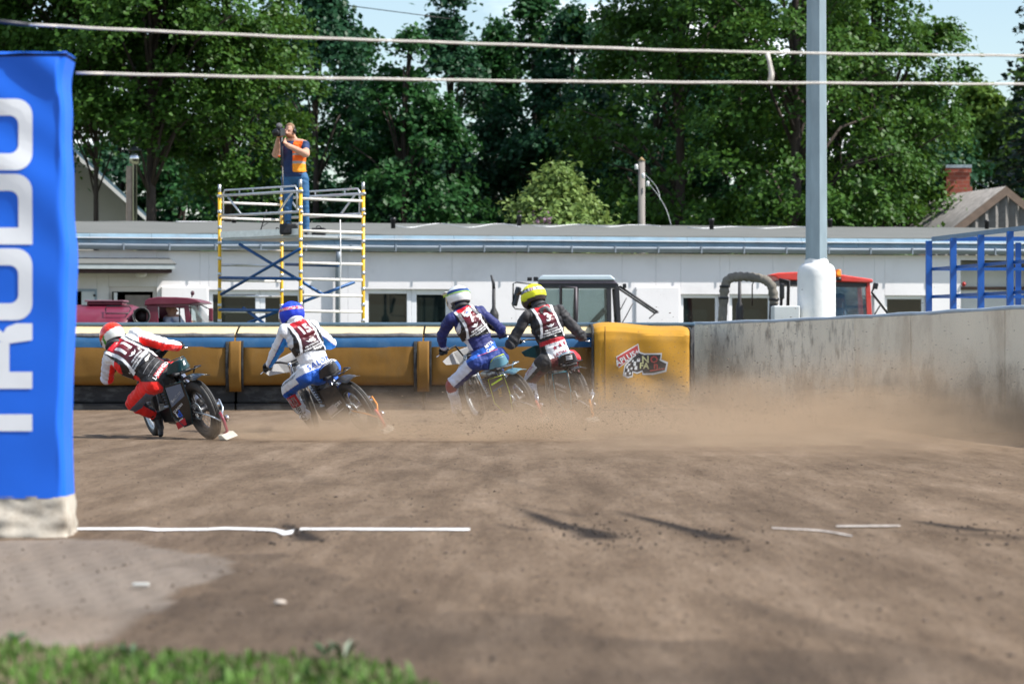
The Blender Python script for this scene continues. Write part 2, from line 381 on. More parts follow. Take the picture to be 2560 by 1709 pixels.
structure(line_strip([(170, 1327), (360, 1325), (400, 1331), (520, 1329), (560, 1325), (690, 1333), (712, 1340), (735, 1338)], .12, 'start_line', m_lime, 1))
structure(line_strip([(752, 1333), (765, 1330), (1000, 1329), (1175, 1330)], .10, 'start_line', m_lime, 2))
structure(line_strip([(1930, 1322), (2040, 1333), (2130, 1345)], .035, 'start_line', M('worn_line', (.42, .38, .34), .95, 0, .3, 20, dirt=(.22, .165, .125, 1), ds=7), 3))
structure(line_strip([(2090, 1318), (2250, 1317)], .04, 'start_line', MATS['worn_line'], 4))

st = MB(); st.cbox((*GP(352, 1470), .016), (.07, .04, .014)); tag(st.build('stone', M('grey_stone', (.45, .45, .42), .8, 0, .2, 30), None, bev=.008), 'flat grey stone chip lying on the paving strips', 'stone')
st = MB(); st.ball((*GP(700, 1510), .008), (.026, .02, .011), 9, 6); tag(st.build('stone', M('pale_stone', (.5, .43, .36), .8, 0, .3, 40)), 'small pale stone on the damp brown soil', 'stone')

# grass verge
rg = np.random.default_rng(3); V = []; F = []
EDGE = [GP(*p) for p in [(-400, 1590), (0, 1596), (180, 1622), (420, 1626), (640, 1632), (900, 1640), (1000, 1668), (1080, 1712)]]
def blade(X, Y, h, w, lean, az):
    b = len(V); z = gz(X, Y) - .005; dx, dy = math.cos(az), math.sin(az); lx, ly = lean * math.cos(az + 1.57), lean * math.sin(az + 1.57)
    V.extend([(X - dx * w, Y - dy * w, z), (X + dx * w, Y + dy * w, z), (X + dx * w * .7 + lx * h * .4, Y + dy * w * .7 + ly * h * .4, z + h * .6), (X - dx * w * .7 + lx * h * .4, Y - dy * w * .7 + ly * h * .4, z + h * .6), (X + lx * h, Y + ly * h, z + h)])
    F.extend([(b, b + 1, b + 2, b + 3), (b + 3, b + 2, b + 4, b + 4)])
exs = [p[0] for p in EDGE]; eys = [p[1] for p in EDGE]
gv = []
for i in range(15000):
    X = rg.uniform(-2.4, -.2); Y = rg.uniform(7.4, 10.5); e = np.interp(X, exs, eys) + .12 * noise.noise((X * 4, 0, 3))
    if Y > e or (e - Y < .25 and rg.random() > (e - Y) / .25 + .15): continue
    big_ = rg.random() < .02; blade(X, Y, rg.uniform(.015, .042) * (1.6 if big_ else 1), .004 if not big_ else .014, rg.uniform(0, .7), rg.uniform(0, 6.3))
me = bpy.data.meshes.new('grass'); me.from_pydata(V, [], [f[:4] if f[2] != f[3] else f[:3] for f in F])
stuff(tag(link('grass', me, M('grass_blade', (.075, .16, .022), .6, 0, .6, 6, spec=.3)), 'short green grass along the inner edge of the track', 'grass'))
mb = MB()
for (px, py, h) in ((812, 1640, .045), (860, 1645, .06), (40, 1604, .035), (330, 1634, .03)):
    if not h: continue
    X, Y = GP(px, py)
    for k in range(4):
        a = k * 1.7 + px * .37; mb.add([(X, Y, 0), (X + .03 * math.cos(a - .4), Y + .03 * math.sin(a - .4), h * .7), (X + .06 * math.cos(a), Y + .06 * math.sin(a), h), (X + .03 * math.cos(a + .4), Y + .03 * math.sin(a + .4), h * .7)], [(0, 1, 2, 3)])
stuff(tag(mb.build('weeds', M('weed_leaf', (.075, .14, .06), .5, 0, .3, 20)), 'broad leaved weeds poking out of the grass verge', 'weeds'))

# ------------------------------------------------------------------ gate post wrapped in blue cloth
post = thing('gate_post', 'tall padded start gate post wrapped in blue cloth with white lettering', 'gate post', (-2.66, 15.98, 0))
x0, x1, y0, y1 = -3.02, -2.298, 15.8, 16.15; zt = 2.475; zb = .205
def grid(fn, nu, nv):
    V = [fn(i / nu, j / nv) for j in range(nv + 1) for i in range(nu + 1)]; F = [(j * (nu + 1) + i, j * (nu + 1) + i + 1, (j + 1) * (nu + 1) + i + 1, (j + 1) * (nu + 1) + i) for j in range(nv) for i in range(nu)]; return V, F
def cover_pt(u, v):
    per = [(x0, y1), (x0, y0), (x1 - .025, y0), (x1, y0 + .025), (x1, y1)]; ln = [0]
    for a, b_ in zip(per, per[1:]): ln.append(ln[-1] + math.hypot(b_[0] - a[0], b_[1] - a[1]))
    t = u * ln[-1]; i = max(k for k in range(4) if ln[k] <= t + 1e-9); q = (t - ln[i]) / (ln[i + 1] - ln[i]); a, b_ = per[i], per[i + 1]
    X = a[0] + (b_[0] - a[0]) * q; Y = a[1] + (b_[1] - a[1]) * q; z = zb + (zt - zb) * v
    w = math.sin((z * 1.4 + X * 1.1) * 9 + 2 * noise.noise((X * 1.5, 0, z * 1.5))) * .006 * min(1, max(0, (v - .25) * 2)) + noise.noise((X * 3, Y * 3, z * 3)) * .008 + max(0, v - .72) * .05 * math.sin((z + X * .75) * 17)
    if i <= 1: Y += w
    else: X += w * .8 - .012 * math.sin(v * 9)
    return (X, Y, z)
mb = MB(); mb.add(*grid(cover_pt, 90, 120), True)
m_blue = M('blue_pvc_cloth', s2l('#0a66e0'), .5, 0, .05, 3, bump=.05, bs=8)
cov = mb.build('cloth_cover', m_blue, post); cvb = bvh_of(cov.data, chain(post))
mb = MB(); mb.add(*grid(lambda u, v: (x0 - .004 + (x1 - x0 + .008) * u, y0 - .004 + (y1 - y0) * v, zt + .004 + .02 * math.sin(3.1 * u) * math.sin(3.1 * v) + .01 * noise.noise((u * 5, v * 5, 0)) + .018 * u), 24, 12), True); mb.build('cloth_top', m_blue, post, solid=.006)
def foot_pt(u, v):
    a = u * 2 * math.pi; k = max(abs(math.cos(a)), abs(math.sin(a))); X = (x0 + x1) / 2 + math.cos(a) / k * (x1 - x0) / 2 * 1.004; Y = (y0 + y1) / 2 + math.sin(a) / k * (y1 - y0) / 2 * 1.004
    bl_ = .022 * (1 - v) * (1 + 2 * noise.noise((math.cos(a) * 3, math.sin(a) * 3, v * 3)))
    return (X + math.cos(a) * bl_, Y + math.sin(a) * bl_ * 1.5 + .012 * noise.noise((X * 14, Y * 14, v * 5)), -.02 + .235 * v)
mb = MB(); mb.add(*grid(foot_pt, 100, 14), True); mb.build('sacking_skirt', M('cream_sacking', (.46, .42, .35), .9, 0, .25, 4, bump=.3, bs=14, dirt=(.18, .14, .10, .8), ds=4), post)
mb = MB(); mb.box((x0 + .03, y0 + .03, 0), (x1 - .035, y1 - .03, zt)); mb.build('core', M('foam_core', (.3, .3, .3), .9), post)
# lettering: T R O D O running up the cover, letter bottoms to the right
def rrect(a0, a1, b0, b1, r, n=6, sq=()):
    pts = []
    for k, (cx, cy, st) in enumerate(((a1 - r, b1 - r, 0), (a0 + r, b1 - r, 90), (a0 + r, b0 + r, 180), (a1 - r, b0 + r, 270))):
        if k in sq: pts += [((a1, b1), (a0, b1), (a0, b0), (a1, b0))[k]] * (n + 1)
        else: pts += [(cx + r * math.cos(R(st + 90 * i / n)), cy + r * math.sin(R(st + 90 * i / n))) for i in range(n + 1)]
    return pts
def loop_mesh(outer, inner):
    me = bpy.data.meshes.new('l'); n = len(outer); me.from_pydata([(x, y, 0) for x, y in outer + inner], [], [(i, (i + 1) % n, n + (i + 1) % n, n + i) for i in range(n)]); return me
PXM = 1 / 486.; m_let = M('white_print', (.80, .82, .84), .5, 0, .04)
def letter(kind, ya, yb):       # ya > yb: pixel rows, start of the letter is the lower one
    w = (ya - yb) * PXM; h = 176 * PXM; s1, s2 = 42 * PXM, 35 * PXM; ms = []
    if kind == 'O': ms.append(loop_mesh(rrect(0, w, 0, h, .085), rrect(s1, w - s1, s2, h - s2, .045)))
    if kind == 'D': ms.append(loop_mesh(rrect(0, w, 0, h, .085, sq=(1, 2)), rrect(s1, w - s1, s2, h - s2, .045, sq=(1, 2))))
    if kind == 'T': ms += [poly_mesh([(w / 2 - s1 / 2, 0), (w / 2 + s1 / 2, 0), (w / 2 + s1 / 2, h - s2), (w / 2 - s1 / 2, h - s2)]), poly_mesh([(0, h - s2), (w, h - s2), (w, h), (0, h)])]
    if kind == 'R':
        b0 = 62 * PXM
        ms += [poly_mesh([(0, 0), (s1, 0), (s1, h), (0, h)]), poly_mesh([(s1, b0 - .01), (w - s1 - .01, b0 - .01), (w - s1 - .01, b0 + s2 - .01), (s1, b0 + s2 - .01)]), poly_mesh([(s1, h - s2), (w - .07, h - s2), (w - .07, h), (s1, h)]),
               poly_mesh([(w - s1, b0 + .06), (w, b0 + .07), (w, h - .08), (w - .03, h - .02), (w - .07, h), (w - .07, h - s2), (w - s1, h - s2 - .03)]), poly_mesh([(w - s1, 0), (w, 0), (w, b0 - .045), (w - .02, b0 + .005), (w - .06, b0 + .03), (w - s1 - .02, b0 + .015)]), poly_mesh([(w - s1 - .015, b0), (w - .05, b0 + .02), (w, b0 + .075), (w - s1, b0 + .075)])]
    return ms
for kind, ya, yb in (('T', 1141, 971), ('R', 971, 808), ('O', 800, 621), ('D', 611, 435), ('O', 426, 247)):
    o = PX(81, ya, 15.8)
    for q in letter(kind, ya, yb): decal('letter', q, o, (0, 0, 1), (-1, 0, 0), cvb, m_let, post, .004, .05)

# start gate tapes: two pale webbing tapes drawn across the track with a strap between them
m_tape = M('pale_webbing', (.66, .62, .56), .8, 0, .18, 30)
def tape(p, label, r=.0068):
    pts = []
    for i in range(57):
        t = i / 56; x = p[0][0] + (p[1][0] - p[0][0]) * t; y = np.interp(x, [q[0] for q in p[2]], [q[1] for q in p[2]]); Y = p[0][1] + (p[1][1] - p[0][1]) * t; v = PX(x, y, Y); v.z += .0012 * math.sin(i * 1.9); pts.append(v)
    mb = MB()
    for k in range(56):
        t, u = pts[k], pts[k + 1]; n = 6; rr = r * (1 + .04 * math.sin(k * 2.3)); mb.tube([t, u], rr, 7, caps=(k in (0, 55)))
    return tag(mb.build('gate_tape', m_tape), label, 'gate tape', 'start gate tapes')
tape(((70, 16.0), (4050, 18.4), [(70, 62), (400, 79), (800, 96), (1300, 113), (1700, 127), (2100, 135), (2560, 140), (4050, 150)]), 'upper pale webbing tape of the start gate above the blue post')
tape(((190, 16.0), (4050, 18.4), [(190, 183), (700, 194), (1300, 203), (1700, 206), (2200, 209), (2560, 211), (4050, 220)]), 'lower pale webbing tape of the start gate fixed to the blue post')
mb = MB(); a = PX(1918, 134, 17.1); c = PX(1926, 206, 17.1); mb.tube([a, a.lerp(c, .3) + Vector((.008, 0, 0)), a.lerp(c, .7) + Vector((.012, 0, 0)), c], [.012, .01, .014, .016], 8); tag(mb.build('strap', m_tape), 'short knotted strap joining the two gate tapes', 'strap')
mb = MB(); a = PX(0, 54, 15.98); c = PX(72, 62, 16.0); mb.tube([a + Vector((-.4, 0, .02)), a, c], .011, 7); tag(mb.build('spring', M('dark_spring', (.05, .05, .055), .5, .6)), 'dark tension spring at the end of the upper gate tape', 'spring')

# ------------------------------------------------------------------ track wall on the right, made of upright panels
wallo = thing('track_wall', 'dirty pale panel wall with grey capping along the outside of the track', 'wall', (3.8, 41.5, 0))
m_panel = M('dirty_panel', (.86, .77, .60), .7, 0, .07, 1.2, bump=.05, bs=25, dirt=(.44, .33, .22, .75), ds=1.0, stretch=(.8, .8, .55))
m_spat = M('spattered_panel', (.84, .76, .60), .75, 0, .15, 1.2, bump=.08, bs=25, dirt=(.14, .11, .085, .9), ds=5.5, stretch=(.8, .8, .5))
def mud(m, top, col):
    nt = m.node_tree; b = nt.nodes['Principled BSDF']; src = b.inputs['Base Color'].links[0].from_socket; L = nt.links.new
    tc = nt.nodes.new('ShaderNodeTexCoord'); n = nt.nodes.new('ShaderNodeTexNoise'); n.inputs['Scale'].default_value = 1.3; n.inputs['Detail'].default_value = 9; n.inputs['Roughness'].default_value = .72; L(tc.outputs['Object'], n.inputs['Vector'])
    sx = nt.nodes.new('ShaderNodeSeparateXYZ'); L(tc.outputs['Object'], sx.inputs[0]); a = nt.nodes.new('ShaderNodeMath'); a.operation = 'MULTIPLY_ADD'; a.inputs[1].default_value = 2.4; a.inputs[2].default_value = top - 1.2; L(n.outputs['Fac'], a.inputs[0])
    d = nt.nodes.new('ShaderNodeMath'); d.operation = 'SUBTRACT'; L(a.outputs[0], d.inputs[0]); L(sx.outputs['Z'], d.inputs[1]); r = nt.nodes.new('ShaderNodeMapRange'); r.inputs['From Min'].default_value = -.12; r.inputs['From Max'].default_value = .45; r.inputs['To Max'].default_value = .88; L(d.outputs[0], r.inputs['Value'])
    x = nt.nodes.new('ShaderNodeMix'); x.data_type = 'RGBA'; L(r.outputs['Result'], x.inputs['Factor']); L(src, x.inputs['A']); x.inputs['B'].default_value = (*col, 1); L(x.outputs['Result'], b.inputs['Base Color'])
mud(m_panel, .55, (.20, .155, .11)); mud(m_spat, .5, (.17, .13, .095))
m_under_ = M('dark_backing', (.05, .05, .05), .9)
m_cap = M('wall_cap', (.36, .42, .47), .5, .3, .15, 4)
# arc-length walk along the wall line
wp = []; Yw = 46.35
while Yw > -14: wp.append((wall_x(Yw), Yw)); Yw -= .25
brk = [(1731, 1), (1925, 0), (2000, 1), (2140, 0), (2185, 0), (2282, 0), (2420, 0), (2514, 0)]
def wall_at_px(px):
    return min(wp, key=lambda p: abs((p[0] / p[1]) * FPX + 1280 - px) if p[1] > 5 else 1e9)[1]
ysb = [46.35] + [wall_at_px(p) for p, _ in brk[1:]] + [wall_at_px(2640), 29, 26, 23, 19, 15, 11, 7, 0, -8, -14]
def wh(Y): return float(np.interp(Y, [33.4, 37.5, 42.7, 46.3], [1.36, 1.328, 1.283, 1.252]))
for k in range(len(ysb) - 1):
    ya, yb = ysb[k] - .006, ysb[k + 1] + .006
    if ya - yb < .1: continue
    n = max(1, int((ya - yb) / .6)); V = []; F = []
    for i in range(n + 1):
        Y = ya + (yb - ya) * i / n; X = wall_x(Y) + (.004 if k % 2 else 0)
        for dx, z in ((0, -.62), (0, wh(Y)), (.07, wh(Y)), (.07, -.62)): V.append((X + dx, Y, z))
    for i in range(n): F += [(4 * i + j, 4 * i + 4 + j, 4 * i + 4 + (j + 1) % 4, 4 * i + (j + 1) % 4) for j in range(4)]
    F += [(0, 1, 2, 3), (4 * n + 3, 4 * n + 2, 4 * n + 1, 4 * n)]
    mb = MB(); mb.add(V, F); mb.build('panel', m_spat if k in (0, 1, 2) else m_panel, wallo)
mb = MB(); bp_ = [(wall_x(Y), Y) for Y in np.arange(46.3, -13.5, -.6)]; mb.add([q for x_, Y in bp_ for q in ((x_ + .085, Y, -.62), (x_ + .085, Y, wh(Y) - .02))], [(2 * i, 2 * i + 2, 2 * i + 3, 2 * i + 1) for i in range(len(bp_) - 1)]); mb.build('backing_sheet', m_under_, wallo, solid=.02)
mb = MB(); mb.tube([(wall_x(Y) + .03, Y, wh(Y) + .012 + .006 * math.sin(Y * 3)) for Y in np.arange(46.4, -13.9, -.5)], .032, 8); mb.build('capping_rail', m_cap, wallo)

# timber wall behind the air fence
m_rail = M('blue_grey_rail', (.10, .17, .24), .5, .1, .15)
bw = thing('back_wall', 'timber wall with blue grey top rail behind the air fence bags', 'wall', (-3, 45.75, 0))
for k in range(8):
    mb = MB(); mb.box((-13 + k * 2.0 + .006, 45.7, -.62), (-13 + (k + 1) * 2.0 - .006 - (.28 if k == 7 else 0), 45.78, 1.235)); mb.build('board', M('grey_board', (.2, .2, .2), .8, 0, .2), bw)
mb = MB(); mb.box((-13, 45.64, 1.237), (2.72, 45.84, 1.285)); mb.build('top_rail', m_rail, bw, bev=.012)

# ------------------------------------------------------------------ air fence bags
m_yel = M('yellow_pvc', s2l('#7d591a'), .8, 0, .14, 1.3, bump=.35, bs=4, dirt=(.15, .092, .03, .75), ds=1.7, stretch=(1.3, 1, .6))
m_cream = M('cream_top', (.70, .56, .30), .6, 0, .12, 2.5, dirt=(.5, .42, .3, .5), ds=6)  # cream top panel, paler than the yellow front
m_band = M('blue_band', s2l('#0a4a74'), .75, 0, .15, 3, dirt=(.05, .12, .2, .6), ds=4)
m_roll = M('grey_roll', (.11, .11, .115), .75, 0, .3, 14, bump=.4, bs=30)
m_under = M('black_base', (.016, .017, .018), .8, 0, .3, 5, dirt=(.12, .125, .125, .7), ds=2.6, stretch=(1, 1, 2.5))
def FX(px, Y=44.9): return (px - 1280) / FPX * Y
def bag(xa, xb, label, first):
    t = thing('air_fence', label, 'air fence', ((xa + xb) / 2, 45.2, 0), None, 'air fence bags along the bend')
    def extr(prof, name, mat, nseg=None, wob=.012, par=t, ends=True):
        n = nseg or max(4, int((xb - xa) / .12)); V = []; k = len(prof)
        for i in range(n + 1):
            X = xa + (xb - xa) * i / n; e = min(1, min(i, n - i) / 2. + .55) if ends else 1
            for j, (Y, z) in enumerate(prof): V.append((X, 45.2 + (Y - 45.2) * (e if name == 'bag' else 1) + wob * noise.noise((X * 2.2, j * .7, 1)), z + wob * .5 * noise.noise((X * 1.6, j, 5))))
        F = [(i * k + j, (i + 1) * k + j, (i + 1) * k + j + 1, i * k + j + 1) for i in range(n) for j in range(k - 1)]
        mb = MB(); mb.add(V, F, True); return mb.build(name, mat, par)
    extr([(45.55, .36), (45.02, .362), (44.925, .375), (44.885, .42), (44.87, .52), (44.862, .62), (44.868, .72), (44.866, .82), (44.882, .925)], 'bag', m_yel, wob=.02)
    extr([(44.879, .918), (44.888, .98), (44.915, 1.04), (44.98, 1.075)], 'blue_panel', m_band)
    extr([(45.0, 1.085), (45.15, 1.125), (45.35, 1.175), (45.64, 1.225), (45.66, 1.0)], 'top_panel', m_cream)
    mb = MB(); n = max(4, int((xb - xa) / .15)); mb.tube([(xa + (xb - xa) * i / n, 44.985 + .006 * math.sin(i * 1.7), 1.083 + .004 * math.sin(i * 2.9)) for i in range(n + 1)], [.040 + .006 * math.sin(i * 1.3) for i in range(n + 1)], 8); mb.build('edge_roll', m_roll, t)
    mb = MB(); mb.box((xa, 45.02, .10), (xb, 45.6, .355)); mb.build('base_pad', m_under, t, bev=.03)
    mb = MB(); mb.box((xa, 44.96, -.02), (xb, 45.5, .095)); mb.build('kick_board', m_under, t, bev=.01)
    return t
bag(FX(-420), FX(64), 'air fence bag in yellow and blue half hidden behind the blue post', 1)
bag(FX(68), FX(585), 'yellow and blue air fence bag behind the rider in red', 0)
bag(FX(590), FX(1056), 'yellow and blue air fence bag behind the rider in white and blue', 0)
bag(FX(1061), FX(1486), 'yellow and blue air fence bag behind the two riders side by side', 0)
for px, lab in ((588, 'yellow joint flap between air fence bags beside the rider in red'), (1058, 'yellow joint flap between air fence bags at the rider with the white helmet')):
    t = thing('joint_flap', lab, 'flap', (FX(px), 44.86, 0), None, 'joint flaps of the air fence')
    xa, xb = FX(px - 15), FX(px + 15)
    prof = [(45.03, 1.095), (44.955, 1.06), (44.875, .98), (44.85, .85), (44.835, .65), (44.85, .48), (44.90, .36), (44.93, .27)]
    def strip(xl, xr, off, nm, mat):
        V = []; n = 5
        for Y, z in prof:
            for i in range(n + 1): V.append((xl + (xr - xl) * i / n + .006 * noise.noise((z * 6, px, 0)), Y - off + .008 * math.sin(z * 26) * (nm == 'flap'), z))
        m = len(prof); mb = MB(); mb.add(V, [(j * (n + 1) + i, j * (n + 1) + i + 1, (j + 1) * (n + 1) + i + 1, (j + 1) * (n + 1) + i) for j in range(m - 1) for i in range(n)], True); return mb.build(nm, mat, t, solid=.006)
    strip(xa, xb, 0, 'flap', m_yel)
    strip(xa - .05, xa - .004, -.004, 'edge_binding', m_under); strip(xb + .004, xb + .035, -.004, 'edge_binding', m_under)
# end bag with the printed logo
eb = thing('end_bag', 'plump all yellow end bag of the air fence with printed flag logo', 'air fence', (FX(1605), 45.0, 0))
xa, xb = FX(1484, 44.5), FX(1726, 44.5)
X_ = lambda u: xa + (xb - xa) * u
def eb_pt(u, v):
    prof = [(44.60, .02), (44.53, .04), (44.50, .12), (44.475, .30), (44.462, .55), (44.466, .80), (44.478, 1.03), (44.50, 1.13), (44.58, 1.195), (44.95, 1.245), (45.62, 1.262)]
    q = v * (len(prof) - 1); i = min(int(q), len(prof) - 2); f = q - i; Y = prof[i][0] * (1 - f) + prof[i + 1][0] * f; z = prof[i][1] * (1 - f) + prof[i + 1][1] * f
    e = min(u, 1 - u); Y += .05 * math.exp(-e * 45); z -= (.04 * math.exp(-e * 18) if z > .9 else 0); Y += .012 * math.sin(X_(u) * 9 + z * 5); z += .03 * math.sin(u * 5 + 1) * (z > 1.1)
    X = xa + (xb - xa) * u; Y += .012 * noise.noise((X * 3, z * 3, 4))
    return (X, Y, z)
m_yel2 = M('bright_yellow_pvc', s2l('#b8861c'), .75, 0, .10, 1.5, bump=.12, bs=4, dirt=(.22, .14, .04, .55), ds=2.0)
mb = MB(); mb.add(*grid(eb_pt, 60, 60), True); ebo = mb.build('bag', m_yel2, eb)
mb = MB(); mb.tube([Vector(eb_pt(0.0, i / 20)) + Vector((-.012, -.01, 0)) for i in range(21)], .022, 6); mb.build('edge_binding', m_under, eb)
mb = MB(); mb.tube([Vector(eb_pt(1., i / 20)) + Vector((.012, -.01, 0)) for i in range(21)], .018, 6); mb.build('edge_binding', m_under, eb)
mb = MB(); mb.tube([Vector(eb_pt(.12, i / 20)) + Vector((0, -.002, 0)) for i in range(3, 17)], .006, 5); mb.build('seam', m_yel, eb)
mb = MB(); mb.box((xa, 44.7, -.05), (xb, 45.5, .3)); mb.build('base_pad', m_under, eb)
ebv = bvh_of(ebo.data, chain(eb)); LO = PX(1520, 960, 44.47); K = 44.47 / FPX / 13.05      # logo drawn from a 2349 px wide crop of 180 photo px
def LP(pts): return [(x * K, (1566 - y) * K) for x, y in pts]
def logo(pts, mat, off): decal('logo_print', poly_mesh(LP(pts)), LO, (1, 0, 0), (0, 0, 1), ebv, mat, eb, off, .03)
lb = M('print_black', (.02, .02, .025), .5); lw = M('print_white', (.6, .62, .62), .5); lr = M('print_red', (.42, .05, .05), .5); ly = M('print_pale_yellow', (.55, .55, .28), .5)
logo([(260, 670), (990, 240), (1040, 530), (350, 1040)], lw, .003); logo([(980, 490), (1180, 560), (1430, 560), (1760, 550), (1740, 760), (1960, 850), (1900, 1160), (1480, 1260), (1130, 1260), (1110, 1160), (960, 1230), (820, 1180), (800, 1330), (650, 1370), (480, 1290), (540, 940)], lw, .003)
logo([(290, 690), (970, 290), (1000, 540), (350, 1000)], lr, .006); logo([(990, 540), (1180, 610), (1420, 600), (1720, 600), (1680, 790), (1900, 900), (1850, 1110), (1480, 1200), (1160, 1210), (1120, 1110), (960, 1170), (790, 1130), (780, 1280), (650, 1310), (520, 1250), (580, 960)], lb, .006)
for x, y, w, h in ((600, 960, 60, 90), (660, 900, 70, 60), (640, 1060, 60, 100), (740, 1020, 60, 70), (840, 830, 80, 130), (950, 730, 100, 100), (870, 980, 90, 110), (540, 1180, 60, 90), (690, 1180, 60, 70), (790, 780, 50, 60)): logo([(x, y), (x + w, y - 8), (x + w - 10, y + h), (x - 12, y + h + 5)], lw, .009)
def ltext(t, x, y, h, mat, ang, off=.011, bold=.012, sh=0):
    me = text_mesh(t, h * K * 1.35, bold, sh); a = R(ang); p = LO + Vector((x * K, 0, (1566 - y) * K)); decal('logo_print', me, p, (math.cos(a), 0, math.sin(a)), (-math.sin(a), 0, math.cos(a)), ebv, mat, eb, off, .03)
ltext('APLUS+', 640, 700, 190, lw, 29, bold=.02); ltext('N', 1220, 770, 230, ly, 2, bold=.03); ltext('O', 1500, 770, 230, lr, 5, bold=.03); ltext('FA', 1180, 975, 200, ly, -2, bold=.03); ltext('n', 1560, 960, 230, lr, 0, bold=.03)
logo([(1360, 1110), (1850, 1040), (1850, 1075), (1370, 1150)], lr, .011)
# ------------------------------------------------------------------ long low building
BA = R(11.3); BT = math.tan(BA); BY = 64.1
bld = thing('workshop_building', 'long low white rendered building with grey felt roof behind the track', 'building', (0, BY, -.62), (0, 0, BA))
BLD = chain(bld); BLI = BLD.inverted()
def BP(px, py, off=0.):
    """photo pixel on the front wall (moved off metres towards the viewer) in the building's own coordinates"""
    k = (px - 1280) / FPX; y0_ = BY - off / math.cos(BA); Y = y0_ / (1 - BT * k); return BLI @ Vector((k * Y, Y, CAM_H - (py - HOR) / FPX * Y))
m_wall = M('white_render', (.80, .78, .78), .85, 0, .05, .8, bump=.06, bs=35, dirt=(.5, .46, .44, .35), ds=.7)
m_wall2 = M('pinkish_render', (.70, .66, .64), .85, 0, .06, .8, bump=.06, bs=35)
m_trim = M('window_plastic', (.78, .79, .80), .35, 0, .03)
m_dark = M('dark_room', (.008, .010, .010), .9, 0, .4, 2)
m_win = glass('window_glass', (.008, .014, .014), .9)
X0, X1 = -15., 16.; ZT = BP(1280, 632).z
wins = [(176, 242, 722, 860, 'door'), (272, 392, 716, 812, 'casement'), (522, 760, 724, 850, 'pair'), (912, 1130, 722, 850, 'pair'), (1702, 1800, 735, 850, 'one'), (1824, 1932, 735, 850, 'one'), (2108, 2186, 738, 850, 'one'), (2212, 2316, 738, 850, 'one'), (2402, 2640, 650, 1010, 'recess')]
ops = []
for a, b_, c, d, k in wins:
    p, q = BP(a, c), BP(b_, d); ops.append((p.x, q.x, max(.02, q.z if k not in ('door', 'recess') else .02), p.z, k))
cuts = [X0]; seams = [BP(p, 700).x for p in (500, 870, 1045, 1290, 1555, 1640, 2050)]
def wallbox(xa, xb, za, zb, nm='wall', mat=None, y=0., th=.25):
    mb = MB(); mb.box((xa, y, za), (xb, y + th, zb)); return mb.build(nm, mat or m_wall, bld, local=True)
ops.sort(); x = X0
for (xa, xb, za, zb, k) in ops:
    pieces = [x] + [s for s in seams if x + .1 < s < xa - .1] + [xa]
    for i, (u, w) in enumerate(zip(pieces, pieces[1:])): wallbox(u + .002, w - .002, 0, ZT)
    wallbox(xa + .002, xb - .002, zb, ZT)
    if za > .1: wallbox(xa + .002, xb - .002, 0, za)
    x = xb
wallbox(x + .002, X1, 0, ZT)
